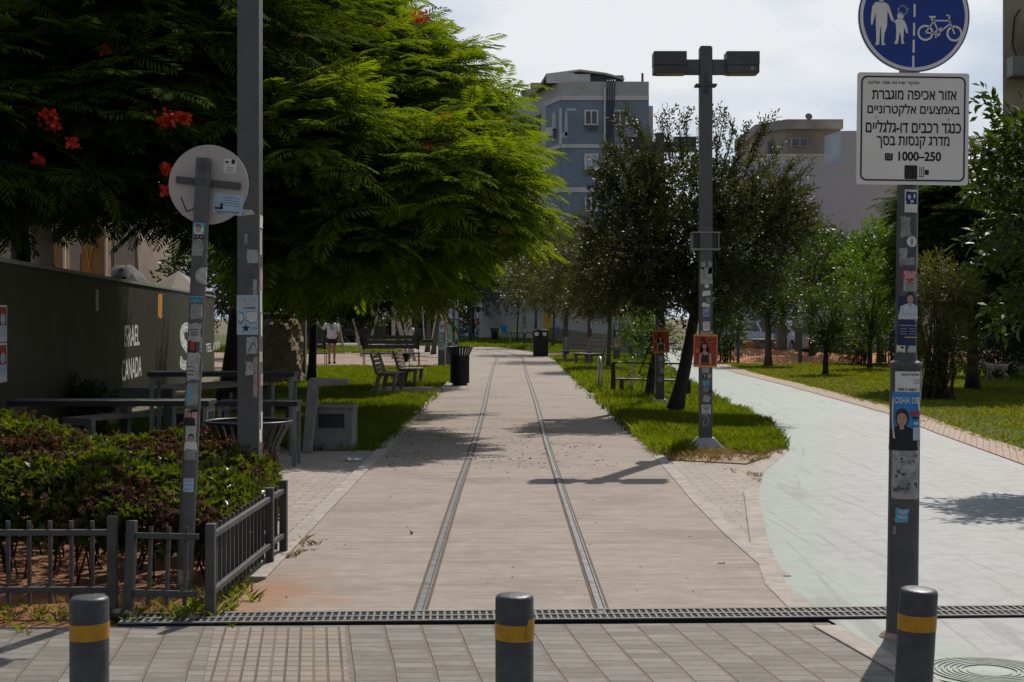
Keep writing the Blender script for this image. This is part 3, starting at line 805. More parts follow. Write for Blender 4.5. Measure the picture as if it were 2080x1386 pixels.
bk += ring(*crp([(630,242)])[0], 12/3.3*k, 20/3.3*k)
for L in ([(551,240),(608,158),(712,158)],[(600,150),(640,236),(720,175)],[(744,242),(705,150),(712,126),(690,122)],[(551,240),(630,242)],[(590,145),(600,165)],[(640,236),(652,205)],[(620,270),(632,240)]):
    bk += stroke(crp(L), 9/3.3*k)
bk += [crp([(570,128),(618,128),(616,140),(585,142)])]
art('bicycle_symbol', M_signw, bk, S2, .002, rd)
b = MB()
for z_ in (bz0+.08, bz1-.1, cz_-.1, cz_+.1): b.lathe([(.054,z_-.012),(.054,z_+.012)], 20); b.box(bxc-.2,bxc+.2,-.063,-.05,z_-.012,z_+.012)
b.build('clamp', M_galv, t)
# papers stuck round the post
rad_s = lambda z: (.0745+ (zc-.03-z)/(zc-.03)*.003) if z < zc-.02 else .0525
SP = round_surf(rad_s)
def xs(u): return (u-1838)/F*sd
sticker(t, SP, rect(xs(1841), zz(410), 28*k, 46*k), M_white, [('photo', M_navy, [torn(xs(1841), zz(404), 23*k, 25*k, 3, .1)]), ('figures', M_lblue, [disc(xs(1836), zz(402), 3*k, 5*k), disc(xs(1846), zz(400), 3*k, 5*k), rect(xs(1841), zz(411), 6*k, 6*k)])])
sticker(t, SP, torn(xs(1829), zz(461), 20*k, 40*k, 5, .25), M_faded)
sticker(t, SP, disc(xs(1843), zz(492), 11*k), M_white, [('drawing', M_faded, [disc(xs(1842), zz(492), 3*k, 8*k)])])
sticker(t, SP, torn(xs(1826), zz(523), 17*k, 34*k, 8, .25), M_faded); sticker(t, SP, torn(xs(1857), zz(520), 10*k, 44*k, 9, .2), M_faded); sticker(t, SP, torn(xs(1840), zz(532), 16*k, 16*k, 10, .3), M_faded)
hx, hz = xs(1839.5), zz(561)
heart = [(hx+16*k*(math.sin(a)**3), hz+k*.95*(13*math.cos(a)-5*math.cos(2*a)-2*math.cos(3*a)-math.cos(4*a))) for a in [2*math.pi*q/36 for q in range(36)]]
sticker(t, SP, rect(xs(1841), zz(578), 28*k, 28*k), M_dirtyw, [('stripe', M_faded, [rect(xs(1833+q*7), zz(582), 2*k, 16*k) for q in range(3)])], off=.0012)
sticker(t, SP, heart, M_red, [('lettering', M_white, T(heb('אהבת'), hx+.001, hz+5.5*k, h=6.5*k, bold=.02) + T(heb('חינם'), hx, hz-2*k, h=6.5*k, bold=.02))], off=.003)
def person_art(x, z, s, shirt, skin=M_skin, hair=M_hair):
    "layers for a small portrait"
    return [('hair', hair, [disc(x, z+.30*s, .17*s, .24*s)]), ('shoulders', shirt, [[(x-.42*s,z-.5*s),(x+.42*s,z-.5*s),(x+.36*s,z-.02*s),(x+.1*s,z+.1*s),(x-.1*s,z+.1*s),(x-.36*s,z-.02*s)]]),
            ('face', skin, [disc(x, z+.26*s, .115*s, .16*s), rect(x, z+.08*s, .1*s, .12*s)]),
            ('features', hair, [disc(x-.045*s, z+.29*s, .018*s, .01*s), disc(x+.045*s, z+.29*s, .018*s, .01*s), rect(x, z+.185*s, .06*s, .012*s)])]
px_, pz_ = xs(1837), zz(652)
L_ = person_art(xs(1840), zz(622), 52*k, M_lblue) + [('lettering', M_white, T('Bad', xs(1843), zz(629), h=14*k, bold=.03) + T('Bunny', xs(1838), zz(645), w=40*k, h=15*k, bold=.03) + T(heb('בפעם הראשונה לישראל'), px_, zz(661), w=36*k)),
     ('small_print', M_faded, [rect(xs(1828+16*(q%2)), zz(668+5*(q//2)), 12*k, 1.3*k) for q in range(6)]), ('yellow_line', M_yel, [rect(xs(1843), zz(685), 25*k, 1.6*k)])]
sticker(t, SP, rect(px_, pz_, 43*k, 100*k), M_navy, L_, off=.0025)
sticker(t, SP, rect(xs(1822), zz(712), 19*k, 24*k), M_white, [('print', M_black, [rect(xs(1826), zz(706), 7*k, 4*k)] + [rect(xs(1822), zz(713+3*q), 12*k, 1*k) for q in range(3)])])
sticker(t, SP, torn(xs(1848), zz(708), 20*k, 16*k, 13, .2), M_dirtyw)
sticker(t, SP, rect(xs(1838), zz(780), 57*k, 52*k), M_white, [('lettering', M_black, T(heb('מחזיקה וניקיון'), xs(1842), zz(761), w=38*k, bold=.03) + T('058-5166671', xs(1836), zz(790), w=39*k, bold=.03) + T(heb('דן'), xs(1862), zz(790), h=5*k)),
     ('small_print', M_faded, [rect(xs(1856), zz(769+3*q), 18*k, .9*k) for q in range(4)] + [rect(xs(1843), zz(796), 26*k, .9*k)])], off=.0025)
sticker(t, SP, [(xs(1863),zz(745)),(xs(1874),zz(755)),(xs(1871),zz(800)),(xs(1866),zz(815)),(xs(1866),zz(748))], M_dirtyw, off=.006, name='torn_flap')
kz = zz(845)
sticker(t, SP, rect(xs(1834), kz, 63*k, 100*k), M_pblue, person_art(xs(1825), zz(872), 82*k, M_black) + [('lettering', M_white, T('KOSHA DILZ', xs(1835), zz(812), w=60*k, h=13*k, bold=.02)),
     ('red_text', M_red, [rect(xs(1852), zz(838), 22*k, 8*k)]), ('black_text', M_black, [rect(xs(1852), zz(847), 14*k, 5*k)]), ('pale_box', M_lblue, [rect(xs(1852), zz(879), 13*k, 26*k), rect(xs(1852), zz(858), 11*k, 6*k)])], off=.003)
sticker(t, SP, [(xs(1852),zz(806)),(xs(1857),zz(805)),(xs(1866),zz(832)),(xs(1864),zz(892)),(xs(1861),zz(892)),(xs(1861),zz(835))], M_white, off=.006, name='torn_strip')
sticker(t, SP, [(xs(1804),zz(808)),(xs(1808),zz(812)),(xs(1807),zz(850)),(xs(1812),zz(890)),(xs(1807),zz(888)),(xs(1803),zz(840))], M_white, off=.006, name='torn_strip')
gl = [torn(xs(1834+rr.uniform(-20,20)), zz(955+rr.uniform(-50,42)), rr.uniform(8,26)*k, rr.uniform(8,22)*k, q, .35, 4) for q in range(10)]
sticker(t, SP, [rrect(xs(1834), zz(952), 62*k, 118*k, .014, 3)], M_dirtyw, [('glue_patch', M_faded, gl), ('ink_scrap', M_dgrey, [torn(xs(1834+rr.uniform(-24,24)), zz(955+rr.uniform(-45,40)), rr.uniform(3,9)*k, rr.uniform(3,7)*k, q+40, .4, 3) for q in range(16)])], off=.0018)
sticker(t, SP, torn(xs(1826), zz(1044), 26*k, 28*k, 21, .2), M_cyan, [('lettering', M_white, T(heb('סופל'), xs(1827), zz(1047), w=17*k, bold=.03) + T(heb('יופי'), xs(1829), zz(1037), w=14*k, bold=.02))])
sticker(t, SP, torn(xs(1812), zz(1075), 7*k, 16*k, 22, .3), M_faded)

# ---- round sign seen from behind, on a leaning post
bx, bd = X(374,8.94), 8.94
tilt = math.atan((X(414,bd)-X(374,bd))/(Z(322,bd)))
t = thing('round_sign_post', 'leaning grey post carrying a round traffic sign seen from its bare back', 'sign post', (bx, bd, 0), rot=(0, tilt, 0))
k = bd/F; zz = lambda v: Z(v,bd)/math.cos(tilt); xs = lambda u, v: (X(u,bd) - bx - math.tan(tilt)*Z(v,bd))*math.cos(tilt)
hp = zz(322)
b = MB(); b.lathe([(.047,-.05),(.0465,.9),(.0455,zz(455)),(.0445,zz(340)),(.0445,hp)], 28); b.build('post', M_grey, t, smooth=True)
b = MB(); b.lathe([(.0448,hp-.08),(.0455,hp-.004),(.043,hp+.001)], 28); b.build('cap', M_dgrey, t, smooth=True)
dx_, dz_ = xs(419,373), zz(373); dy = .066
p = MB(); p.plate(disc(dx_, dz_, 81.5*k, n=64), dy, dy+.01); sg = p.build('sign_plate', M_signback, t)
S = flat_surf(dy)
art('paper_label', M_white, [rect(xs(463,333), zz(333), 26*k, 29*k)], S, .001, sg); art('label_print', M_black, [rect(xs(457,325), zz(325), 7*k, 4*k), rect(xs(470,324), zz(324), 7*k, 9*k)] + [rect(xs(463,336), zz(336+4*q), 16*k, .8*k) for q in range(3)], S, .002, sg)
art('paper_label', M_lblue, [rect(xs(459,411), zz(411), 62*k, 42*k, R(-4))], S, .002, sg)
art('label_print', M_navyink, [rect(xs(466,398+5*q), zz(399+5*q), 34*k, .8*k, R(-4)) for q in range(4)] + [rect(xs(446,416), zz(416), 5*k, 12*k, .1), rect(xs(440,420), zz(420), 16*k, 4*k)] + T('SOLICITATION', xs(459,428), zz(428), w=46*k, h=5*k, bold=.02), S, .003, sg)
art('graffiti_mark', M_black, stroke([(xs(363,402),zz(402)),(xs(374,430),zz(430)),(xs(389,424),zz(424)),(xs(392,396),zz(396))], 2.6*k), S, .001, sg)
art('torn_paper', M_dirtyw, [[(xs(488,420),zz(420)),(xs(507,420),zz(420)),(xs(514,429),zz(429)),(xs(500,431),zz(431)),(xs(489,434),zz(434))]], S, -.012, sg)
b = MB(); zb = zz(371); b.beam((xs(354,367),dy-.012,zz(366)),(xs(485,375),dy-.012,zz(374)),.022,14*k); b.lathe([(.0475,zb-.02),(.0475,zb+.02)], 20)
for u_, v_ in ((357,366),(390,368),(481,374)): b.lathe([(.008,0),(.008,.004)], 8, (xs(u_,v_), dy-.025, zz(v_)))
b.build('bracket', M_dgrey, t)
SP = round_surf(.0465)
def st(u, v, w, h, m, layers=(), seed=None, **kw):
    x_, z_ = xs(u,v), zz(v)
    return sticker(t, SP, rect(x_, z_, w*k, h*k) if seed is None else torn(x_, z_, w*k, h*k, seed, .22), m, layers, **kw)
x_, z_ = xs(406,470), zz(470)
st(406, 470, 25, 32, M_cyan, [('black_strip', M_black, [rect(x_, z_-12*k, 25*k, 8*k)]), ('pale_disc', M_white, [disc(x_, z_+3*k, 10*k)]), ('hair', M_hair, [disc(x_, z_+8*k, 6*k, 5*k)]), ('face', M_skin, [disc(x_, z_+3*k, 5*k, 7*k)]), ('lettering', M_white, [rect(x_+q*7*k, z_-12*k, 4*k, 1.5*k) for q in (-1,0,1)])])
st(404, 504, 22, 34, M_faded, seed=2); x_, z_ = xs(411,560), zz(560)
sticker(t, SP, disc(x_+6*k, z_, 17*k, 17*k), M_dirtyw)
x_, z_ = xs(402,608), zz(608); st(402, 608, 29, 12, M_cyan, [('lettering', M_navyink, T(heb('קחו'), x_-6*k, z_, h=7*k, bold=.02) + T(heb('נח'), x_+8*k, z_, h=7*k, bold=.02))])
st(402, 632, 26, 30, M_faded, seed=5); st(411, 632, 6, 20, M_white)
x_, z_ = xs(397,675), zz(675); st(398, 675, 26, 36, M_dirtyw, [('print', M_dgrey, [rect(x_, z_+q*5*k, 16*k, 2*k) for q in (-1,0,1)])], seed=6)
x_, z_ = xs(394,703), zz(703); st(394, 703, 15, 24, M_black, [('picture', M_red, [rect(x_, z_, 10*k, 18*k)])]); st(412, 700, 6, 30, M_dirtyw)
x_, z_ = xs(396,745), zz(745); st(396, 745, 30, 54, M_dirtyw, [('print', M_dgrey, [rect(x_-5*k, z_+q*8*k, 14*k, 2*k) for q in (-2,-1,0)])], seed=8)
st(392, 800, 27, 46, M_faded, [('blue_smear', M_cyan, [torn(xs(388,800), zz(800), 8*k, 34*k, 9, .3)])], seed=9)
x_, z_ = xs(390,847), zz(847); st(390, 847, 27, 34, M_pink, person_art(x_-2*k, z_-2*k, 30*k, M_black) + [('black_top', M_black, [rect(x_+7*k, z_+14*k, 13*k, 6*k)])])
x_, z_ = xs(391,898), zz(898); st(390, 898, 22, 70, M_dirtyw, person_art(x_, z_, 34*k, M_white) + [('grey_shirt', M_faded, [torn(x_, z_-24*k, 20*k, 22*k, 3)])])
x_, z_ = xs(386,984), zz(984); st(386, 984, 21, 28, M_lblue, [('print', M_cyan, [rect(x_, z_+q*8*k, 15*k, 2*k) for q in (-1,0,1)])])
st(376, 1170, 24, 30, M_dirtpad, seed=14, name='mud_splash')

# ---- square lamp column on the left
lx, ld_ = X(508, 11.0), 11.0
t = thing('square_lamp_column', 'tall plain square grey lamp column rising behind the corner of the hedge', 'lamp post', (lx, ld_, 0), R(-1))
k = ld_/F
b = MB(); b.box(-.078,.078,-.078,.078,-.02,6.2); b.build('column', M_grey, t, bevel=.006)
b = MB(); b.add([(-.19,-.19,0),(.19,-.19,0),(.19,.19,0),(-.19,.19,0),(-.09,-.09,.1),(.09,-.09,.1),(.09,.09,.1),(-.09,.09,.1)], [(0,1,5,4),(1,2,6,5),(2,3,7,6),(3,0,4,7),(4,5,6,7)]); b.build('base_plate', M_grey, t)
b = MB(); b.box(-.62,.62,-.05,.05,6.0,6.12); b.build('arm', M_grey, t)
for s_ in (-1,1): b = MB(); b.box(s_*.62-.2,s_*.62+.2,-.12,.12,5.95,6.2); b.build('lamp_head', M_dgrey, t, bevel=.01)
S = flat_surf(-.078); zq = lambda v: Z(v, ld_-.08); xq = lambda u: (u-507)/F*ld_
sticker(t, S, rect(xq(506), zq(640), 43*k, 80*k), M_lblue, [('lettering', M_white, T('ROOFTOP', xq(506), zq(609), w=37*k, h=10*k, bold=.05) + T('MARKET', xq(504), zq(619), w=34*k, h=8*k, bold=.05)),
    ('black_lettering', M_black, T('FLORENTIN', xq(510), zq(626), w=24*k, h=3.6*k, bold=.03) + T('17.4', xq(520), zq(667), w=10*k)),
    ('star', M_black, [[(xq(503)+(9 if q%2==0 else 3.6)*k*math.sin(q*math.pi/5), zq(667)+(9 if q%2==0 else 3.6)*k*math.cos(q*math.pi/5)) for q in range(10)]]),
    ('drawing', M_white, [disc(xq(493), zq(645), 6*k, 8*k), disc(xq(515), zq(643), 11*k, 13*k)]), ('lines', M_dgrey, stroke([(xq(488),zq(633)),(xq(496),zq(636)),(xq(499),zq(648)),(xq(492),zq(657)),(xq(487),zq(652))], 1.2*k) + stroke([(xq(505),zq(634)),(xq(522),zq(632))], 1*k) + stroke([(xq(504),zq(650)),(xq(512),zq(656)),(xq(522),zq(655))], 1*k))], off=.002)
sticker(t, S, torn(xq(515), zq(702), 22*k, 34*k, 2, .08), M_dirtyw, [('drawing', M_navyink, stroke([(xq(508),zq(712)),(xq(518),zq(696)),(xq(523),zq(706))], 1.6*k))])
sticker(t, S, torn(xq(516), zq(521), 22*k, 27*k, 3, .12), M_dirtyw); sticker(t, S, torn(xq(503), zq(486), 6*k, 22*k, 4, .3), M_faded)
sticker(t, S, torn(xq(512), zq(748), 19*k, 26*k, 5, .25), M_dirtyw); sticker(t, S, torn(xq(522), zq(765), 8*k, 80*k, 6, .2), M_pink); sticker(t, S, torn(xq(521), zq(585), 8*k, 34*k, 16, .1), M_dirtyw)
art('marker_scribble', M_dgrey, stroke([(xq(500),zq(586)),(xq(512),zq(575)),(xq(520),zq(560)),(xq(508),zq(557))], 1.2*k), S, .002, t)
rr = random.Random(12)
side = (lambda y, z, off: (.078+off, y, z)), None
for q in range(9):
    v_ = 450 + q*56 + rr.uniform(-15,15)
    sticker(t, side, torn(rr.uniform(-.03,.03), zq(v_), rr.uniform(.05,.13), rr.uniform(20,60)*k, q, .2), [M_white,M_dirtyw,M_pink,M_white][q%4])

# ---- double-headed lamp columns beside the bicycle path
def lamp(u, vbase, label, rz=0.0):
    x0, d = G(u, vbase); t = thing('double_headed_lamp', label, 'street lamp', (x0, d, 0), rz, group='double-headed lamps')
    b = MB(); b.box(-.077,.077,-.077,.077,.02,4.93); b.build('column', M_grey, t, bevel=.005)
    b = MB(); b.box(-.066,.066,-.066,.066,4.93,4.945); b.build('column_cap', M_dgrey, t)
    b = MB(); b.add([(-.2,-.2,0),(.2,-.2,0),(.2,.2,0),(-.2,.2,0),(-.1,-.1,.12),(.1,-.1,.12),(.1,.1,.12),(-.1,.1,.12)], [(0,1,5,4),(1,2,6,5),(2,3,7,6),(3,0,4,7),(4,5,6,7)]); b.build('base_plate', mat('base_plate_grey', (.34,.34,.35), .5, .2, dirt=.2), t, bevel=.008)
    b = MB(); b.box(-.30,-.079,-.055,.055,4.60,4.78); b.box(.079,.30,-.055,.055,4.60,4.78); b.build('arm', M_grey, t, bevel=.004)
    for s_ in (-1, 1):
        b = MB(); x1, x2 = sorted((s_*.245, s_*.65)); b.box(x1,x2,-.14,.14,4.70,4.87); b.box(x1+.003,x2-.003,-.137,.137,4.605,4.697); h_ = b.build('lamp_head', M_dgrey, t, bevel=.006)
        b = MB(); b.box(x1+.03,x2-.03,-.11,.11,4.597,4.603); b.build('lens', mat('lamp_lens_amber', (.35,.25,.10), .2), h_)
        if s_ > 0: art('maker_mark', M_galv, ring(.56, 4.655, .012, .02, 12), flat_surf(-.137), .002, h_)
    b = MB(); b.lathe([(.012,4.36),(.012,4.60)], 8, (.0,-.09,0)); b.box(-.13,.13,-.1,.1,4.45,4.475); b.build('bracket', M_dgrey, t)
    b = MB(); b.box(-.17,.17,.08,.16,2.43,2.64); b.box(-.175,.175,-.085,.165,2.64,2.655); b.box(-.175,.175,-.085,.165,2.43,2.45); b.box(-.17,-.155,-.02,.08,2.45,2.64); b.box(.155,.17,-.02,.08,2.45,2.64); b.build('clamp_box', mat('pale_clamp_box', (.28,.265,.245), .6, dirt=.5, var=.25), t)
    b = MB(); b.tube([(.09,.02,2.43),(.125,.02,2.3),(.135,.02,2.18),(.11,.02,2.12),(.09,.02,2.14)], .008, 6); b.build('cable', M_black, t)
    b = MB(); rr = random.Random(int(u))
    for q in range(12): b.lathe([(.006,0),(.004,.003)], 6, (0,0,0))
    return t
la = lamp(1433, 908, 'grey double-headed lamp covered in stickers on the near grass island')
lb = lamp(1340, 824, 'grey double-headed lamp standing farther back behind the leaning trunks')
x0, d0 = G(1433, 908); k = d0/F; S = flat_surf(-.0775); zq = lambda v: Z(v, d0-.08); xq = lambda u: (u-1433)/F*d0
t = la
art('bolt_hole', M_black, [disc(rr.uniform(-.06,.06), rr.uniform(2.3,3.2), .006, n=8) for q in range(14)], S, .001, t)
sticker(t, S, torn(xq(1433), zq(560), 24*k, 34*k, 1, .1), M_dirtyw, [('smear', M_faded, [torn(xq(1429), zq(556), 5*k, 20*k, 2, .3), torn(xq(1438), zq(566), 10*k, 5*k, 3, .3)])]); sticker(t, S, [torn(xq(1427), zq(540), 8*k, 16*k, 4, .4), torn(xq(1441), zq(543), 8*k, 24*k, 5, .4)], M_dirtyw)
sticker(t, S, disc(xq(1434), zq(581), 4.5*k), M_white); sticker(t, S, [(xq(1426),zq(592)),(xq(1441),zq(590)),(xq(1442),zq(600)),(xq(1424),zq(602))], M_white); sticker(t, S, torn(xq(1437), zq(611), 8*k, 12*k, 6, .2), M_faded)
sticker(t, S, [(xq(1425),zq(615)),(xq(1440),zq(616)),(xq(1440),zq(625)),(xq(1424),zq(623))], M_white); sticker(t, S, rect(xq(1433), zq(635), 13*k, 17*k), M_purple, [('print', M_dgrey, [rect(xq(1431+q*3), zq(637), 1.4*k, 6*k) for q in range(3)])])
sticker(t, S, rect(xq(1433), zq(664), 15*k, 22*k), M_pink, [('paper', M_white, [rect(xq(1433), zq(664), 12*k, 18*k)]), ('print', M_dgrey, [rect(xq(1433), zq(658+3*q), 8*k, .8*k) for q in range(4)])]); sticker(t, S, torn(xq(1433), zq(676), 24*k, 6*k, 7, .15), M_dirtyw)
sticker(t, S, torn(xq(1432), zq(752), 15*k, 12*k, 8, .2), M_dirtyw); sticker(t, S, disc(xq(1430), zq(764), 5*k), M_black, [('cross', M_white, [rect(xq(1430), zq(764), 2*k, 6*k), rect(xq(1430), zq(763), 5*k, 1.6*k)])]); sticker(t, S, torn(xq(1439), zq(764), 8*k, 9*k, 9, .2), M_dirtyw)
sticker(t, S, rect(xq(1433), zq(779), 14*k, 12*k), M_cyan, [('lettering', M_white, T(heb('סופל'), xq(1433), zq(779), w=10*k, bold=.03))]); sticker(t, S, torn(xq(1432), zq(790), 10*k, 12*k, 10, .25), M_faded); sticker(t, S, disc(xq(1441), zq(795), 3*k), M_black)
sticker(t, S, torn(xq(1434), zq(810), 13*k, 14*k, 11, .25), M_dirtyw)
hz = zq(829); hx = xq(1433)
sticker(t, S, rect(hx, zq(832), 19*k, 19*k), M_white, [('diamond', M_black, stroke([(hx-7*k,hz+2*k),(hx-3.5*k,hz+5*k),(hx,hz+2.5*k),(hx+3.5*k,hz+5*k),(hx+7*k,hz+2*k),(hx,hz-5*k),(hx-7*k,hz+2*k)], 1*k) + stroke([(hx-3*k,hz-1*k),(hx,hz+2*k),(hx+3*k,hz-1*k),(hx,hz-3*k),(hx-3*k,hz-1*k)], .9*k) + [rect(hx, zq(839), 14*k, 1.2*k)])])
art('chalk_scribble', M_white, stroke([(xq(1427),zq(846)),(xq(1433),zq(843)),(xq(1438),zq(852)),(xq(1435),zq(864)),(xq(1428),zq(865)),(xq(1427),zq(857)),(xq(1431),zq(849))], .9*k), S, .002, t)
x0b, d0b = G(1340, 824); kb = d0b/F; zq2 = lambda v: Z(v, d0b-.08); xq2 = lambda u: (u-1340)/F*d0b
sticker(lb, S, rect(xq2(1342), zq2(621), 10*kb, 12*kb), M_white, [('flag', M_red, [[(xq2(1339),zq2(617)),(xq2(1346),zq2(617)),(xq2(1339),zq2(624))]]), ('flag_dark', M_black, [[(xq2(1346),zq2(618)),(xq2(1346),zq2(625)),(xq2(1340),zq2(625))]])])
for q, (u_, v_) in enumerate(((1341,648),(1343,660),(1340,665),(1341,729),(1341,743),(1344,753),(1340,771),(1339,606))): sticker(lb, S, torn(xq2(u_), zq2(v_), 9*kb, 10*kb, q, .25), [M_faded,M_dirtyw][q%2])

def poster(u, v, w, h, d, label, tilt=0.0):
    k = d/F; t = thing('event_poster', label, 'poster', (X(u,d), d, Z(v,d)), rot=(0, tilt, 0), group='orange event posters')
    b = MB(); b.plate(rect(0,0,w*k,h*k), 0, .004); b.build('board', M_porange, t)
    S = flat_surf(0); W_, H_ = w*k, h*k
    o = art('red_panel', M_pred, [rect(0, .005*H_, W_*.93, H_*.875)], S, .0008, t)
    art('title', M_porange, T('ןטפ', -.17*W_, .33*H_, w=.30*W_, h=.17*H_, bold=.05) + T('יאוז', .2*W_, .33*H_, w=.32*W_, h=.15*H_, bold=.05), S, .0016, o)
    art('hair', M_hair, [disc(-.06*W_, .10*H_, .17*W_, .20*H_), disc(.03*W_, -.02*H_, .15*W_, .17*H_), disc(-.12*W_,-.03*H_,.12*W_,.15*H_)], S, .0022, o)
    art('skin', M_skin, [disc(-.04*W_, .13*H_, .085*W_, .10*H_), [(-.08*W_,.06*H_),(.0,.06*H_),(.03*W_,-.03*H_),(.24*W_,-.08*H_),(.28*W_,-.40*H_),(.16*W_,-.40*H_),(.14*W_,-.2*H_),(-.2*W_,-.2*H_),(-.18*W_,-.41*H_),(-.29*W_,-.41*H_),(-.25*W_,-.10*H_),(-.1*W_,-.02*H_)]], S, .0028, o)
    art('dark_top', M_black, [[(-.15*W_,-.12*H_),(-.11*W_,-.03*H_),(-.08*W_,-.13*H_),(.08*W_,-.13*H_),(.13*W_,-.02*H_),(.15*W_,-.12*H_),(.15*W_,-.41*H_),(-.15*W_,-.41*H_)]], S, .0034, o)
    art('features', M_hair, [disc(-.07*W_,.145*H_,.018*W_,.008*H_), disc(-.005*W_,.145*H_,.018*W_,.008*H_), rect(-.04*W_,.075*H_,.04*W_,.008*H_), disc(-.04*W_,.22*H_,.09*W_,.03*H_)], S, .004, o)
    art('side_text', M_porange, [rect(-.34*W_, .06*H_-.035*H_*q, .12*W_, .018*H_) for q in range(4)] + T('LIVE 21.7', .06*W_, -.37*H_, w=.3*W_, h=.045*H_, bold=.02), S, .004, o)
    return t
poster(1433, 713, 48, 67, d0-.09, 'orange and red event poster fixed to the sticker-covered near lamp', R(1.2))
poster(1343, 694, 33, 46, d0b-.09, 'smaller-looking orange and red event poster on the farther lamp behind the trunks', R(-1))
# ------------------------------------------------------------------ benches, bins, tables, fences
M_blackm = mat('black_powder_coated_metal', (.016,.016,.019), .42, .2, var=.2, scale=14, dirt=.2)
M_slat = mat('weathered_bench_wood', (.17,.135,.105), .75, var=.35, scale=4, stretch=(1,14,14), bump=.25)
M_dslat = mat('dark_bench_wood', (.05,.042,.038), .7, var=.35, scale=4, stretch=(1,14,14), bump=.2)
M_fenceg = mat('grey_railing_paint', (.075,.072,.068), .55, .1, var=.25, scale=10, bump=.2, dirt=.5)
M_conc = mat('grey_concrete', (.22,.205,.19), .85, var=.25, scale=7, bump=.35, dirt=.4)
M_tabledark = mat('dark_table_top', (.055,.048,.045), .5, var=.3, scale=4, stretch=(1,12,12), dirt=.2)
M_palemetal = mat('pale_grey_metal', (.17,.165,.155), .5, .2, var=.15, scale=8, dirt=.25)

def slatted_bin(x, y, label, rim=.315, h=.90, r=.225):
    t = thing('litter_bin', label, 'bin', (x,y,0), group='black slatted litter bins')
    n = 26; hz = h-.20
    for nm, wd_ in (('slats', .036),):
        b = MB()
        for q in range(n):
            a = 2*math.pi*q/n; c, s_ = math.cos(a), math.sin(a)
            P = [(r,.06),(r,hz),(r+.03,hz+.07),(rim-.005,h-.012)]
            tx, ty = -s_*wd_/2, c*wd_/2
            vs = []
            for rr_, z_ in P:
                f_ = 1 if rr_ <= r+.001 else rr_/r*.92
                vs += [(rr_*c-tx*f_, rr_*s_-ty*f_, z_), (rr_*c+tx*f_, rr_*s_+ty*f_, z_)]
            b.add(vs, [(2*i,2*i+1,2*i+3,2*i+2) for i in range(3)])
        o = b.build('slats', M_blackm, t); md = o.modifiers.new('thickness', 'SOLIDIFY'); md.thickness = .006
    b = MB(); b.tube([(rim*math.cos(a), rim*math.sin(a), h) for a in np.linspace(0,2*math.pi,41)], .014, 8, cap=False); b.build('rim', M_blackm, t, smooth='all')
    b = MB(); b.lathe([(r-.03,.05),(r-.03,hz-.005),(r-.036,hz-.005),(r-.036,.06)], 24); b.build('liner', M_black, t, smooth=True)
    for z_ in (.09, hz-.06): b = MB(); b.lathe([(r-.012,z_-.02),(r+.006,z_-.02),(r+.006,z_+.02),(r-.012,z_+.02)], 26, cap=False); b.build('hoop', M_blackm, t)
    b = MB(); b.lathe([(.18,0),(.18,.05)], 20); b.build('base', M_blackm, t)
    return t
slatted_bin(*G(934,783), 'black slatted bin with flared top at the left edge of the path')
slatted_bin(X(505,11.7), 11.7, 'black slatted bin with wide rim behind the hedge and the square column', rim=.325, h=.80)
slatted_bin(*G(1005,695), 'small far black bin on the grass where the path bends', rim=.31)

x0, y0 = G(1098,724)
t = thing('covered_bin', 'black litter bin with a domed lid and two round openings', 'bin', (x0,y0,0))
b = MB(); b.slab(rrect(0,0,.62,.5,.07), .03, .80); b.build('body', M_blackm, t, bevel=.01)
b = MB(); b.slab(rrect(0,0,.56,.44,.06), 0, .03); b.build('plinth', M_black, t)
b = MB(); n = 6
for q in range(n): 
    f0, f1 = q/n, (q+1)/n; s0 = math.cos(f0*1.2); s1 = math.cos(f1*1.2)
    P0 = rrect(0,0,.64*(.55+.45*s0),.52*(.55+.45*s0),.06); P1 = rrect(0,0,.64*(.55+.45*s1),.52*(.55+.45*s1),.06); m_ = len(P0)
    b.add([(p[0],p[1],.80+.245+.07*f0) for p in P0] + [(p[0],p[1],.80+.245+.07*f1) for p in P1], [(i,(i+1)%m_,m_+(i+1)%m_,m_+i) for i in range(m_)] + ([tuple(range(m_,2*m_))] if q == n-1 else []))
b.slab(rrect(0,0,.63,.51,.07), .80, 1.045); b.build('lid', M_blackm, t)
for s_ in (-1,1):
    art('opening', M_white, [disc(s_*.165,.92,.09,.085)], flat_surf(-.256), .001, t)

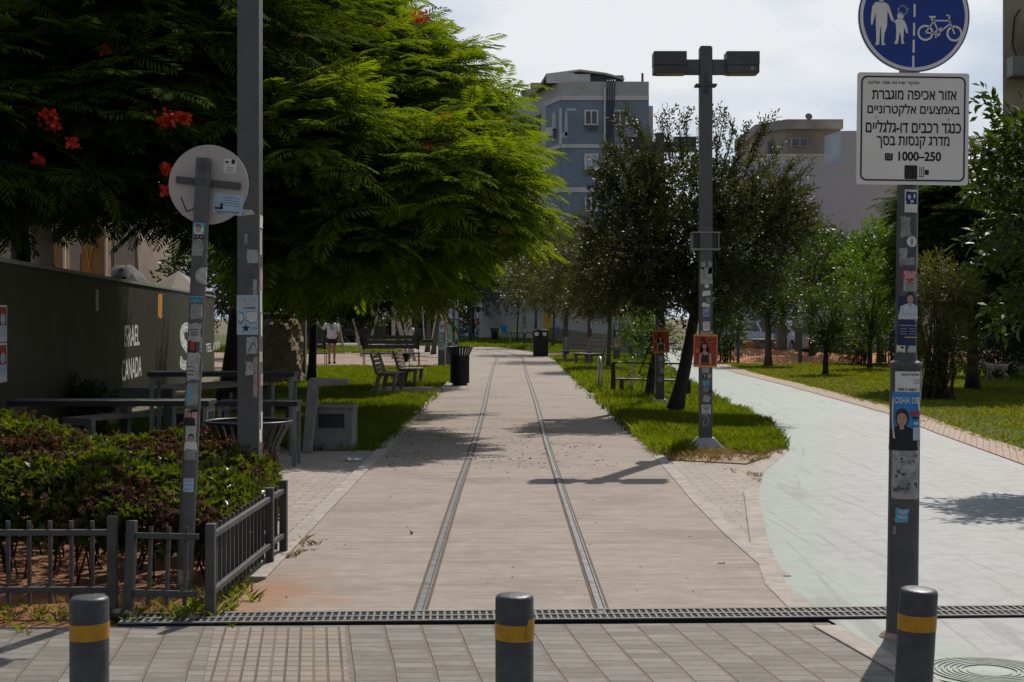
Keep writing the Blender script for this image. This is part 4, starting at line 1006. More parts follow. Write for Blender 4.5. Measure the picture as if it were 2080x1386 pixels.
def park_bench(loc, rz, L, label, legs='cast', slat=M_slat, group='park benches', nb=4):
    t = thing('park_bench', label, 'bench', loc, rz, group=group)
    for q in range(4): b = MB(); y_ = -.19+.13*q; b.box(-L/2,L/2,y_-.055,y_+.055,.425,.46); b.build('seat_slat', slat, t, bevel=.005)
    for q in range(nb):
        b = MB(); z_ = .53+.105*q*(4/nb); y_ = .255+.035*q*(4/nb); b.M = Matrix.Translation((0,y_,z_)) @ Matrix.Rotation(R(-18),4,'X'); b.box(-L/2,L/2,-.016,.016,-.042,.042); b.build('back_slat', slat, t, bevel=.005)
    for s_ in ((-1,1) if L < 1.4 else (-1,1)):
        x_ = s_*(L/2-.12); b = MB()
        prof = [(-.27,.42),(.22,.42),(.26,.46),(.39,.92),(.345,.93),(.2,.50),(.16,.47)]
        b.M = Matrix.Translation((x_,0,0)) @ Matrix(((0,1,0,0),(1,0,0,0),(0,0,1,0),(0,0,0,1)))
        b.plate([(-.27,.38),(.20,.38),(.27,.44),(.41,.92),(.36,.94),(.22,.50),(.17,.424),(-.27,.424)], -.03, .03)
        b.build('frame', M_conc if legs == 'cast' else M_blackm, t)
        b = MB(); b.M = Matrix.Translation((x_,0,0)) @ Matrix(((0,1,0,0),(1,0,0,0),(0,0,1,0),(0,0,0,1)))
        b.plate([(-.22,0),(-.13,0),(-.16,.38),(-.25,.38)], -.03, .03); b.build('leg', M_conc if legs == 'cast' else M_blackm, t)
        b = MB(); b.M = Matrix.Translation((x_,0,0)) @ Matrix(((0,1,0,0),(1,0,0,0),(0,0,1,0),(0,0,0,1)))
        b.plate([(.22,0),(.31,0),(.24,.38),(.13,.38)], -.03, .03); b.build('leg', M_conc if legs == 'cast' else M_blackm, t)
    return t
xb, yb_ = G(792,797)
park_bench((xb-.05, yb_+.7, 0), R(90)-R(4), 1.5, 'weathered slatted bench seen end-on beside the path, nearer one').scale = (.88,.88,.88)
park_bench((xb+.22, yb_+3.4, 0), R(90)-R(4), 1.5, 'weathered slatted bench seen end-on, just behind its twin by the path').scale = (.88,.88,.88)
def plaza_bench(loc, rz, L, label):
    t = thing('plaza_bench', label, 'bench', loc, rz, group='dark benches at the plaza edge')
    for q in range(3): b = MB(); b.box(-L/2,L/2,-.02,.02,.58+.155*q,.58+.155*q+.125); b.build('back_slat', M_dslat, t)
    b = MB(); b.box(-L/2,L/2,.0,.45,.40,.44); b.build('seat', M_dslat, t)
    for s_ in (-1,1):
        b = MB(); b.box(s_*(L/2-.03)-.012,s_*(L/2-.03)+.012,-.045,-.021,0,1.02); b.build('leg', M_blackm, t)
        b = MB(); b.box(s_*(L/2-.03)-.012,s_*(L/2-.03)+.012,.41,.44,0,.40); b.build('leg', M_blackm, t)
        b = MB(); b.box(s_*(L/2-.06)-.05,s_*(L/2-.06)+.05,.021,.04,.56,1.03); b.build('back_bracket', M_blackm, t)
    b = MB(); b.box(-L/2,L/2,.45,.47,.39,.45); b.build('seat_rail', M_blackm, t)
    return t
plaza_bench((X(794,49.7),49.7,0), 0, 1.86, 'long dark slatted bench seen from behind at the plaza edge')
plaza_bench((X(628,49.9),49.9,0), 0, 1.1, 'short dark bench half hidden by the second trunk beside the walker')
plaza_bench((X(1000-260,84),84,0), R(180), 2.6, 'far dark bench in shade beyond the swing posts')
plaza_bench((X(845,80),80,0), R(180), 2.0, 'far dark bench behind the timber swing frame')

# dark bowl on thin legs behind the bench
xb2, yb2 = X(822, 40), 40.0
t = thing('fire_bowl', 'black bowl on thin legs seen just behind the end-on bench', 'bowl', (xb2,yb2,0))
b = MB(); b.lathe([(.05,.42),(.08,.44),(.11,.55),(.155,.64),(.16,.655),(.15,.655),(.10,.56),(.02,.47)], 20); b.build('bowl', M_blackm, t, smooth=True)
for q in range(3):
    a = q*2.1+.4; b = MB(); b.tube([(.14*math.cos(a),.14*math.sin(a),0),(.12*math.cos(a),.12*math.sin(a),.58)], .01, 6); b.build('leg', M_blackm, t)

# right side benches
t_ = park_bench((X(1172,52.5), 52.5, 0), R(-12), 1.1, 'slatted wooden bench facing the camera beside the right path edge', nb=5, group=None)
t_ = park_bench((X(1196,48.5), 48.5, 0), R(-62), 1.2, 'slatted bench turned sideways in the grass right of the path', group=None)
xa, ya = G(1247,803); ex, ey = X(1384,30.6), 30.6
t = thing('metal_bench', 'black metal bench of plain bars in front of the leaning trunks', 'bench', (xa,ya,0), math.atan2(ey-ya, ex-xa))
Lb = math.hypot(ex-xa,ey-ya)
b = MB(); b.box(-.03,Lb+.03,-.05,.0,.655,.69); b.build('back_rail', M_blackm, t, bevel=.004)
b = MB(); b.box(-.03,Lb+.03,-.06,.38,.315,.345); b.build('seat', M_blackm, t, bevel=.004)
for x_ in (0, Lb):
    b = MB(); b.add([(x_-.045,-.06,0),(x_+.045,-.06,0),(x_+.045,0,0),(x_-.045,0,0),(x_-.035,-.05,.655),(x_+.035,-.05,.655),(x_+.035,0,.655),(x_-.035,0,.655)], [(0,3,2,1),(4,5,6,7),(0,1,5,4),(1,2,6,5),(2,3,7,6),(3,0,4,7)]); b.build('leg', M_blackm, t)
    b = MB(); b.box(x_-.035,x_+.035,.32,.38,0,.315); b.build('leg', M_blackm, t)
def hoop(u, v, label, rz):
    x_, y_ = G(u, v); t = thing('cycle_hoop', label, 'bike stand', (x_,y_,0), rz, group='steel cycle hoops')
    b = MB(); b.tube([(0,0,-.02),(0,0,.55)] + [(0,.2-.2*math.cos(a),.55+.2*math.sin(a)) for a in np.linspace(.2,math.pi-.2,9)] + [(0,.4,.55),(0,.4,-.02)], .026, 12); b.build('hoop', M_galv, t, smooth='all'); return t
hoop(1221,798,'steel cycle hoop standing alone left of the black metal bench',R(5)); hoop(1285,800,'steel cycle hoop directly behind the black metal bench',R(-4))

# ---- picnic corner behind the hedge
def bar_table(x, y, L, D, H_, label, rz=0):
    t = thing('narrow_table', label, 'table', (x,y,0), rz, group='dark-topped tables behind the hedge')
    b = MB(); b.box(0,L,0,D,H_-.05,H_); b.build('top', M_tabledark, t, bevel=.006)
    b = MB(); b.box(-.004,L+.004,-.012,-.001,H_-.055,H_-.004); b.build('edge_strip', M_black, t)
    for x_ in (.04, L-.04):
        b = MB(); w_ = .02
        for y_ in (.03, D-.03): b.box(x_-w_,x_+w_,y_-w_,y_+w_,0,H_-.052)
        b.box(x_-w_,x_+w_,.052,D-.052,H_-.115,H_-.053); b.build('leg_frame', M_palemetal, t)
    return t
bar_table(X(15,15.2), 15.2, X(424,15.2)-X(15,15.2), .42, .77, 'long dark narrow table right above the hedge, nearest one')
bar_table(X(300,17.6), 17.6, X(597,17.6)-X(300,17.6), .42, .97, 'high dark narrow table below the hoarding lettering')
bar_table(X(438,16.4), 16.4, X(604,16.4)-X(438,16.4), .42, .70, 'short dark narrow table beside the wide-rimmed bin')
def slab_seat(x, y, L, D, H_, rz, label, name='picnic_bench', cat='bench', frame=.05, mat_=M_slat, n=4):
    t = thing(name, label, cat, (x,y,0), rz, group='grey framed picnic furniture')
    for q in range(n): b = MB(); y0_ = -D/2 + q*D/n; b.box(-L/2+.07,L/2-.07,y0_+.006,y0_+D/n-.006,H_-.035,H_+.003); b.build('plank', mat_, t, bevel=.004)
    for s_ in (-1,1):
        x_ = s_*(L/2-.035); b = MB(); sp = D/2
        b.M = Matrix.Translation((x_,0,0)) @ Matrix(((0,1,0,0),(1,0,0,0),(0,0,1,0),(0,0,0,1)))
        w_ = frame*1.5; z1 = H_; z2 = H_-frame*1.9
        b.plate([(-sp-.02,0),(-sp+w_-.02,0),(-sp+w_*.9+.02,z2),(sp-w_*.9-.02,z2),(sp-w_+.02,0),(sp+.02,0),(sp+.03,z1-.02),(sp+.015,z1),(-sp-.015,z1),(-sp-.03,z1-.02)], -.035, .035); b.build('leg_frame', M_palemetal, t, bevel=.006)
    return t
slab_seat(X(392,18.7)-.02, 19.2, 2.0, .78, .755, R(62), 'grey framed picnic table running away from the camera', 'picnic_table', 'table', .075)
slab_seat(X(262,17.9), 18.4, 2.1, .40, .45, R(62), 'grey framed bench along the near side of the picnic table')
slab_seat(X(483,20.0), 20.0, 1.9, .40, .45, R(62), 'grey framed bench on the far side of the picnic table')
slab_seat(X(244,14.3), 14.3, .55, .34, .46, R(3), 'small low stool behind the hedge left of the sign post', 'stool', 'stool', .04, n=2)
slab_seat(X(392,14.5), 14.5, .62, .34, .46, R(3), 'small low stool just right of the leaning sign post', 'stool', 'stool', .04, n=2)
slab_seat(X(105,14.6), 14.6, .62, .34, .46, R(3), 'small low stool at the far left behind the brown seed heads', 'stool', 'stool', .04, n=2)
# concrete fountain block and the bent post beside it
xf, yf = G(676,915)
t = thing('fountain_block', 'grey concrete block with a dark grille near the end of the lawn', 'fountain', (xf,yf,0), R(-3))
b = MB(); b.box(-.235,.235,0,.42,0,.50); b.build('block', M_conc, t, bevel=.012)
b = MB(); b.box(-.25,.25,-.01,.44,.50,.53); b.build('top_slab', M_conc, t, bevel=.006)
b = MB(); b.box(-.17,.14,-.004,.0,.27,.44); b.build('recess', M_black, t)
b = MB()
for q in range(10): b.box(-.17+q*.034,-.164+q*.034,-.009,-.005,.272,.438)
for q in range(6): b.box(-.17,.14,-.012,-.0095,.275+q*.031,.281+q*.031)
b.build('grille', M_dgrey, t)
xp, yp = X(622,18.0), 18.0
t = thing('bent_concrete_post', 'leaning grey concrete post with a short arm at its top beside the fountain block', 'post', (xp,yp,0))
b = MB(); k = yp/F
b.plate([(-9*k,0),(9*k,0),(23*k,.80),(6*k,.88),(3*k,.86)], 0, .2); b.build('upright', M_conc, t, bevel=.01)
b = MB(); b.plate([(24.5*k,.795),(80*k,.80),(84*k,.815),(84*k,.865),(6.5*k,.885)], .002, .198); b.build('arm', M_conc, t, bevel=.008)

# ---- the low railing in front of the hedge
def railing_run(p, q, h, label, n, post0=True, post1=True, tilt=0.0, z=.0, rails=(.13,.44), lo=.05, ext=.0):
    (x0_,y0_),(x1_,y1_) = p, q; L = math.hypot(x1_-x0_,y1_-y0_)
    t = thing('low_railing', label, 'railing', (x0_,y0_,z), rot=(tilt,0,math.atan2(y1_-y0_,x1_-x0_)), group='low grey railing round the hedge')
    for z_ in rails: b = MB(); b.box(.026,L-.026,-.014,.014,z_-.016,z_+.016); b.build('rail', M_fenceg, t, bevel=.003)
    for i in range(1, n): b = MB(); x_ = L*i/n; b.box(x_-.0095,x_+.0095,.0145,.0335,lo,h-.03); b.build('picket', M_fenceg, t)
    for x_, on in ((0,post0),(L,post1)):
        if on: b = MB(); b.box(x_-.025,x_+.025,-.025,.025,-.05,h); b.build('post', M_fenceg, t, bevel=.004)
    return t
pA, pB, pC = G(-330,1248), G(229,1247), G(254,1247); pD = G(428,1254); pE = (-1.565,9.86); pF = (-1.545,10.32)
railing_run(pA, pB, .53, 'low grey picket railing along the left front of the hedge', 13, True, True, R(1))
railing_run((pC[0]+.02,pC[1]-.0), (pD[0]-.06,pD[1]+.03), .50, 'short bent stretch of low railing in front of the leaning sign post', 4, True, False, R(-5), rails=(.115,.42))
railing_run(pD, pE, .50, 'low railing running back along the path side of the hedge', 15, True, True, 0, rails=(.13,.43))
railing_run((pE[0],pE[1]+.06), pF, .50, 'last short piece of low railing at the back corner of the hedge', 3, False, True, 0, rails=(.13,.43))
# ------------------------------------------------------------------ construction hoarding, stone wall, building site
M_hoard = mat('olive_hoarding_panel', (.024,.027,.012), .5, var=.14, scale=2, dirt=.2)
M_hcap = mat('hoarding_cap_metal', (.30,.32,.26), .45, .3, var=.15, scale=5)
M_letter = mat('white_hoarding_lettering', (.80,.80,.78), .6, var=.05, dirt=.1)
M_chalk = mat('faint_chalk_marks', (.13,.13,.105), .9, var=.3, scale=30)
hx = lambda y: -3.67 - .114*y
HT = 2.2; ha = math.atan2(1, -.114)
t = thing('hoarding', 'dark olive green construction hoarding with white ISRAEL CANADA lettering', 'hoarding', (hx(8), 8, 0), ha)
kk = math.sqrt(1+.114**2)
def hs(u):
    "distance along the hoarding of the spot seen at a photo column"
    a = (u-CX)/F; y = -3.67/(a+.114); return (y-8)*kk
Lh = (45.3-8)*kk
npan = 26
for q in range(npan):
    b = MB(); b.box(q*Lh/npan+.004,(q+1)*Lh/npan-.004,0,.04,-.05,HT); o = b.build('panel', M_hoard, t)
b = MB(); b.box(0,Lh,-.03,.07,HT+.002,HT+.05); b.build('cap_rail', M_hcap, t)
b = MB(); b.box(0,Lh,-.01,-.001,0,.08); b.build('kick_rail', M_blackm, t)
S = flat_surf(0)
yz = lambda u: (-3.67/((u-CX)/F+.114))
zv = lambda u, v: Z(v, yz(u))
def word(s_, u0, u1, v0, v1, bold=.015):
    a, c = hs(u0), hs(u1); um = (u0+u1)/2
    art('lettering', M_letter, T(s_, (a+c)/2, (zv(um,v0)+zv(um,v1))/2, w=c-a, h=zv(um,v0)-zv(um,v1), bold=bold), S, .003, t)
word('ISRAEL', 252, 283, 660, 704); word('CANADA', 247, 287, 727, 770); word('S', 365, 388, 655, 752, .03); word('L', 394, 411, 655, 752, .0); word('TEL AVIV', 418, 447, 696, 713, .0)
art('pale_sticker', M_white, [rect((hs(194)+hs(200))/2, zv(197,610), hs(200)-hs(194), zv(197,588)-zv(197,632))], S, .004, t)
o = art('torn_board', M_porange, [torn((hs(321)+hs(329))/2, zv(325,622), hs(329)-hs(321), zv(325,598)-zv(325,648), 4, .15)], S, .004, t); o['label'] = 'peeling yellow board'
ch = []
rr = random.Random(2)
for u_, v0, v1, w_ in ((41,636,790,16),(92,640,780,10),(135,645,790,10),(148,642,780,12)):
    c_ = hs(u_); zz0, zz1 = zv(u_,v1), zv(u_,v0); W_ = hs(u_+w_/2)-hs(u_-w_/2)
    for q in range(6): ch += stroke([(c_+W_*rr.uniform(-.5,.5), zz0+(zz1-zz0)*j/5*rr.uniform(.9,1.1)) for j in range(6)], .012)
art('chalk_scrawl', M_chalk, ch, S, .002, t)
for v0, v1, m_, lab in ((620,695,M_pred,None),(697,778,M_pred,None)):
    c_, w_ = hs(1), hs(14)-hs(-12); o = art('pasted_poster', M_white, [rect(c_, (zv(0,v0)+zv(0,v1))/2, w_, zv(0,v0)-zv(0,v1))], S, .003, t)
    art('red_field', m_, [rect(c_, (zv(0,v0)+zv(0,v1))/2+.04, w_*.9, (zv(0,v0)-zv(0,v1))*.7)], S, .004, o)
    art('figure', M_lblue, [disc(c_+.1, (zv(0,v0)+zv(0,v1))/2+.05, .12, .06), torn(c_+.05, (zv(0,v0)+zv(0,v1))/2-.08, .4, .12, int(v0))], S, .005, o)

# rough stone wall end
M_stone = ground_mat('rough_tan_stone', (.36,.29,.20), (.24,.19,.125), (.11,.085,.055), 2.2, 1.0)
def stone_block(name, label, x0, x1, y0, y1, h, seed):
    rg = np.random.default_rng(seed); b = MB(); nx, nz = 10, 16
    t = thing(name, label, 'wall', ((x0+x1)/2, y0, 0))
    w = x1-x0; d = y1-y0
    ring_ = []
    def pt(a, z):
        # superellipse outline with lumps
        c, s_ = math.cos(a), math.sin(a); k = (abs(c)**4+abs(s_)**4)**-.25
        taper = 1 - .06*(z/h) - (.25*max(0,(z/h-.86)/.14)**2)
        lump = 1 + .05*math.sin(5*a+z*6)+.04*math.sin(9*a-z*9+1)+.03*math.sin(17*a+z*17)
        return (c*k*w/2*taper*lump, d/2+s_*k*d/2*taper*lump, z)
    na = 48
    for j in range(nz+1): ring_ += [pt(2*math.pi*i/na, h*j/nz) for i in range(na)]
    vs = [tuple(np.array(p)+rg.normal(size=3)*.012) for p in ring_]
    b.add(vs, [(j*na+i, j*na+(i+1)%na, (j+1)*na+(i+1)%na, (j+1)*na+i) for j in range(nz) for i in range(na)] + [tuple(range(nz*na,(nz+1)*na))])
    b.build('rubble_body', M_stone, t)
    b = MB(); P = [(pt(2*math.pi*i/24, h*.97)[0]*1.02, pt(2*math.pi*i/24, h*.97)[1]) for i in range(24)]; b.slab(P, h*.985, h+.07); b.build('coping', M_stone, t, bevel=.03)
stone_block('stone_wall', 'rough tan stone wall end behind the lamp column, left of the second trunk', X(470,35.5), X(600,35.5), 35.5, 37.2, 1.63, 3)
t = thing('weathered_wood_post', 'pale weathered square timber post right beside the stone wall end', 'post', (X(612,37.5),37.5,0))
b = MB(); b.box(-.12,.12,-.12,.12,0,2.0); b.build('timber', M_slat, t, bevel=.02)

# building site behind the hoarding: plywood clad columns, a tarpaulin, a tan house and a parasol
M_ply = mat('orange_plywood', (.30,.155,.05), .6, var=.25, scale=2, dirt=.3)
M_tan = mat('tan_render', (.33,.26,.19), .85, var=.15, scale=1.5, dirt=.3)
def ply(u0, u1, d, z1, label):
    t = thing('formwork_column', label, 'column', (X((u0+u1)/2,d),d,0), group='plywood clad columns behind the hoarding')
    w = (u1-u0)/F*d; b = MB(); b.box(-w/2,w/2,0,w,0,z1); b.build('plywood', M_ply, t)
    b = MB(); b.box(w/2+.002,w/2+.05,-.02,.03,0,z1); b.build('edge_batten', M_white, t)
    b = MB(); b.beam((-w*.4,-.03,z1*.35),(w*.1,-.03,z1*.6),.02,.02); b.beam((w*.1,-.055,z1*.35),(-w*.4,-.055,z1*.6),.02,.02); b.build('tie_bar', M_porange, t)
ply(80,128,34,6.0,'plywood column wrapped at the far left behind the hoarding'); ply(165,213,36,6.0,'plywood column with crossed ties right of its neighbour behind the hoarding')
t = thing('site_shed', 'tan rendered shed in the building site behind the hoarding', 'building', (-21,58,0))
b = MB(); b.box(-6,6.8,0,8,0,6.6); b.build('wall', M_tan, t)
b = MB(); b.box(-6.3,7.1,-.4,8.3,6.6,6.9); b.build('roof', M_conc, t)
for x_ in (-4,-1,2,4.6): b = MB(); b.box(x_,x_+1.2,-.03,-.002,2.4,4.0); b.build('window', M_black, t)
for q in range(3):
    t = thing('prop_pole', ['thin timber prop behind the hoarding near the tarpaulin heap','leaning timber prop above the middle of the hoarding','short leaning timber prop beside the plywood column'][q], 'prop', (X([225,292,160][q],40),40,0), group='timber props on the building site')
    b = MB(); b.beam((0,0,0),([.1,-.25,.25][q],0,4.2),.08,.08); b.build('timber', M_slat, t)
t = thing('tarpaulin_heap', 'dark tarpaulin draped over a heap behind the hoarding', 'tarpaulin', (X(262,38),38,0))
b = MB(); rg = np.random.default_rng(3); n = 14
vs = [(-.75+1.5*i/n, -.5+1.0*j/6, 2.2+.72*math.sin(math.pi*min(1,.12+i/n*.9))*math.sin(math.pi*(.2+.6*j/6))+rg.normal()*.03) for j in range(7) for i in range(n+1)]
b.add(vs, [(j*(n+1)+i, j*(n+1)+i+1, (j+1)*(n+1)+i+1, (j+1)*(n+1)+i) for j in range(6) for i in range(n)]); b.box(-.7,.7,-.3,.3,0,2.2); b.build('sheet', mat('dark_tarpaulin', (.03,.033,.03), .8, var=.3), t, smooth=True)
t = thing('market_parasol', 'pale parasol with a blue edge behind the end of the hoarding', 'parasol', (X(362,48),48,0))
b = MB(); b.lathe([(1.1,2.35),(1.12,2.42),(.1,3.0),(.02,3.05)], 8); b.build('canopy', mat('pale_canvas', (.20,.165,.13), .8), t)
b = MB(); b.lathe([(1.125,2.15),(1.125,2.38)], 8, cap=False); b.build('valance', mat('blue_canvas', (.05,.07,.22), .8), t)
b = MB(); b.lathe([(.03,0),(.03,2.36)], 8); b.build('pole', M_galv, t)
# ------------------------------------------------------------------ far furniture along the path
M_woodwall = mat('grey_vertical_boards', (.20,.175,.15), .8, var=.3, scale=3, stretch=(12,12,1), bump=.2)
M_timber = mat('pale_timber', (.36,.31,.25), .75, var=.2, scale=5)
M_plbl = mat('bright_blue_plastic', (.01,.22,.48), .4, var=.08)
M_plgr = mat('lime_green_plastic', (.30,.42,.06), .4, var=.08)
pw = [(5.40,62.5),(4.9,68),(3.6,82),(2.1,109)]
for q in range(3):
    (x0_,y0_),(x1_,y1_) = pw[q], pw[q+1]; L = math.hypot(x1_-x0_,y1_-y0_); h0, h1 = [.78,.80,.86][q], [.80,.86,.96][q]
    t = thing('board_fence', ['nearest stretch of grey vertical board fence beside the bicycle path','middle stretch of grey board fence behind the benches','farthest stretch of grey board fence, below the yellow board'][q], 'fence', (x0_,y0_,0), math.atan2(y1_-y0_,x1_-x0_), group='grey board fence by the bicycle path')
    b = MB(); n = int(L/.16)
    for i in range(n):
        x_ = i*L/n; hh = h0+(h1-h0)*i/n + .015*math.sin(i*7.3); b.box(x_+.004,x_+L/n-.004,-.012,.012,0,hh)
    b.build('boards', M_woodwall, t)
    b = MB(); b.beam((0,-.02,h0-.12),(L,-.02,h1-.12),.05,.06); b.build('rail', M_slat, t)
# poster covered poles on the plaza
def poster_pole(u, v, w, label, seed, h=4.2, round_=False):
    x_, y_ = G(u, v); k = y_/F; t = thing('poster_pole', label, 'pole', (x_,y_,0), group='poster covered poles on the plaza'); W_ = w*k
    b = MB(); b.box(-W_/2,W_/2,-W_/2,W_/2,0,h); b.build('pole', M_grey, t)
    rr = random.Random(seed); S = flat_surf(-W_/2); z_ = .55 if seed % 2 else .75
    pal = [M_green,M_purple,M_pred,M_white,M_dirtyw,M_black,M_pink,M_lblue,M_porange]
    while z_ < 2.5:
        hh = rr.uniform(.22,.42); ww = W_*rr.uniform(.6,1.0)
        o = sticker(t, S, rect(rr.uniform(-.1,.1)*W_, z_+hh/2, ww, hh*.96), rr.choice(pal), [('print', rr.choice(pal), [torn(rr.uniform(-.1,.1)*W_, z_+hh*.6, ww*.6, hh*.45, seed+int(z_*9), .2)]), ('print', M_white, [rect(0, z_+hh*.2, ww*.6, hh*.07)])], off=.004); z_ += hh*rr.uniform(.8,1.05)
    return t
poster_pole(897, 746, 14, 'square pole with a blank grey foot and colourful posters, left of the cluster', 1)
poster_pole(907, 741, 4.5, 'thin bare pole squeezed between two poster covered poles', 3, 4)
poster_pole(914, 743, 10, 'pole plastered with small black and white posters behind the slatted bin', 6)
poster_pole(927, 738, 9, 'pole plastered with posters at the right of the cluster, behind the bin', 9)
poster_pole(1252, 738, 13, 'square pole with a pale blue poster between the board fence and the trunk', 5)
poster_pole(1198, 712, 8, 'grey pole with white stickers in front of the board fence', 12, 3.6)
poster_pole(1065, 704, 6, 'grey pole with a flared foot beyond the covered bin', 14, 4)
x_, y_ = G(970, 690)
t = thing('notice_sign', 'small square white notice on a pole at the bend of the path', 'sign post', (x_,y_,0)); k = y_/F
b = MB(); b.lathe([(.09,0),(.07,.3),(.07,4.2)], 10); b.build('post', M_grey, t)
b = MB(); b.box(-10*k,9*k,-.10,-.08,Z(624,y_),Z(603,y_)); o = b.build('notice_board', M_signw, t)
art('print', M_dgrey, [rect(-.5*k, Z(607+3*q,y_), 13*k, 1.1*k) for q in range(5)], flat_surf(-.10), .006, o)
rr = random.Random(5)
for q in range(6): sticker(t, flat_surf(-.075), torn(rr.uniform(-.02,.02), .9+q*.42, .16, .36, q, .2), [M_dirtyw,M_pred,M_white,M_black,M_dirtyw,M_white][q], off=.004)
# timber swing on the plaza
xs_, ys_ = X(828,56), 56.0
t = thing('timber_swing', 'pale timber swing frame with slanting double legs on the plaza', 'swing', (xs_,ys_,0)); k = ys_/F
for nm, a, c in (('slanting_leg',(843-828,735),(812-828,615)),('slanting_leg',(829-828,733),(801-828,625)),('upright',(821-828,700),(821-828,600)),('upright',(786-828,695),(786-828,590))):
    b = MB(); dy_ = 0 if nm == 'slanting_leg' else 3; b.beam((a[0]*k,dy_,Z(a[1],ys_) if dy_==0 else 0),(c[0]*k,dy_,Z(c[1],ys_)),.13,.13); b.build(nm, M_timber, t)
b = MB(); b.beam((-16*k,0.2,Z(612,ys_)),(64*k,1.5,Z(614,ys_)),.16,.16); b.build('beam', M_timber, t)
b = MB(); 
for a, c in (((26,620),(30,692)),((58,620),(46,690))): b.tube([(a[0]*k,1.2,Z(a[1],ys_)),(c[0]*k,1.2,Z(c[1],ys_))], .02, 6)
b.build('rope', M_white, t); b = MB(); b.box(27*k,50*k,1.0,1.4,Z(697,ys_),Z(691,ys_)); b.build('seat', M_blackm, t)
for q, (u_, d_) in enumerate(((735,62),(745,66),(700,68))):
    t = thing('play_pole', ['slanting play pole behind the walker','second slanting play pole crossing the first','thin play pole left of the swing'][q], 'pole', (X(u_,d_),d_,0), group='slanting playground poles')
    b = MB(); b.tube([(0,0,0),([-.6,.7,-.5][q],0,2.6)], .05, 8); b.build('pole', M_timber, t)
# far chairs and tables on the cafe terrace
def chair(m, label, loc, rz):
    t = thing('plastic_chair', label, 'chair', loc, rz, group='plastic chairs at the far kiosk')
    b = MB(); b.box(-.25,.25,-.25,.25,.40,.44); b.build('seat', m, t); b = MB(); b.M = Matrix.Translation((0,.25,.44)) @ Matrix.Rotation(R(-16),4,'X'); b.box(-.25,.25,-.02,.02,0,.5); b.build('backrest', m, t)
    for sx_ in (-1,1):
        for sy_ in (-1,1): b = MB(); b.beam((sx_*.22,sy_*.22,.4),(sx_*.26,sy_*.27,0),.04,.04); b.build('leg', m, t)
    return t
chair(M_plbl, 'blue plastic chair left of the small notice pole', (X(938,104),104,0), 2.6); chair(M_plbl, 'blue plastic chair right beside the notice pole', (X(961,106),106,0), 2.2)
chair(M_plbl, 'blue plastic chair between the far bin and the kiosk', (X(1026,108),108,.12), .4); chair(M_plgr, 'lime green chair in front of the blue one by the far bin', (X(1021,101),101,0), .9); chair(M_plgr, 'lime green chair right of the thin trunk', (X(1045,104),104,.1), -.7)
chair(M_plbl, 'blue plastic chair behind the board fence below the trees', (X(1140,92),92,.62), 1.4)
t = thing('yellow_board', 'upright yellow notice board standing behind the board fence', 'board', (X(1112,101),101,0)); k = 101/F
b = MB(); b.box(-9*k,9*k,0,.08,.2,Z(624,101)); b.build('panel', M_yel, t); art('panel_print', M_porange, [rect(0, Z(648,101), 12*k, 12*k), torn(0, Z(632,101), 10*k, 7*k, 2, .3)], flat_surf(0), .01, t); b = MB(); b.box(-9*k,9*k,.0,.1,0,.2); b.build('foot', M_grey, t)
t = thing('kiosk', 'low dark kiosk with a striped blue and white awning at the bend of the path', 'kiosk', (X(1010,122),122,0)); k = 122/F
b = MB(); b.box(-34*k,60*k,0,4,0,2.7); b.build('wall', mat('kiosk_dark_wall', (.06,.055,.05), .8), t)
b = MB(); b.box(-38*k,64*k,-.3,4.3,2.7,2.9); b.build('roof', M_conc, t)
for q in range(8): 
    b = MB(); x_ = (-30+q*8)*k; b.add([(x_,0,2.75),(x_+8*k-.002,0,2.75),(x_+8*k-.002,-1.6,2.2),(x_,-1.6,2.2),(x_,0,2.70),(x_+8*k-.002,0,2.70),(x_+8*k-.002,-1.6,2.15),(x_,-1.6,2.15)], [(0,1,2,3),(7,6,5,4),(3,2,6,7),(0,3,7,4),(1,5,6,2)]); b.build('awning_strip', [M_lblue, M_white][q % 2], t)
b = MB(); b.box(-12*k,-2*k,-.05,-.005,.3,2.0); b.build('door', M_dirtyw, t); b = MB(); b.box(6*k,40*k,-.05,-.005,1.0,2.0); b.build('hatch', M_black, t)
t = thing('terrace_table', 'dark terrace table in shade beside the covered bin', 'table', (X(1060,88),88,0))
b = MB(); b.box(-.9,.9,-.35,.35,.70,.75); b.build('top', M_tabledark, t)
for s_ in (-1,1): b = MB(); b.beam((s_*.7,0,0),(s_*.6,0,.7),.08,.5); b.build('trestle', M_timber, t)

# ---- mesh fence, red earth and parked cars on the right
M_gpost = mat('fence_post_grey', (.13,.135,.13), .5, .3)
fy = 53.3
fx = [X(u,fy) for u in (1499,1626,1757,1815)]
for q in range(3):
    L = fx[q+1]-fx[q]-.06
    t = thing('mesh_fence', ['bay of grey wire mesh fence left of the young lawn trees','bay of grey wire mesh fence behind the middle young tree','short bay of wire mesh fence near the sign post'][q], 'fence', (fx[q],fy,0), group='wire mesh fence at the end of the lawn')
    b = MB()
    for i in range(int(L/.1)): b.box(.05+i*.1,.058+i*.1,-.004,.004,.03,1.28)
    for z_ in (.05,.30,.55,.80,1.05,1.27): b.box(.04,L,-.0095,-.0045,z_-.005,z_+.005)
    b.build('mesh', M_gpost, t)
    b = MB(); b.box(-.045,.045,-.04,.04,0,1.36); b.build('post', M_gpost, t)
    b = MB(); b.box(L-.02,L+.03,-.03,.03,0,1.34); b.build('post', M_gpost, t)
rg = np.random.default_rng(8)
b = MB(); nx, ny = 40, 9
vs = [(8.3+i*.5, 54.4+j*1.1, .02+ (.20*math.sin(math.pi*min(1,j/9))*(1+.5*math.sin(i*.5)+.35*math.sin(i*1.3+j)) + rg.normal()*.035 if 0<j<ny and 0<i<nx else -.05)) for j in range(ny+1) for i in range(nx+1)]
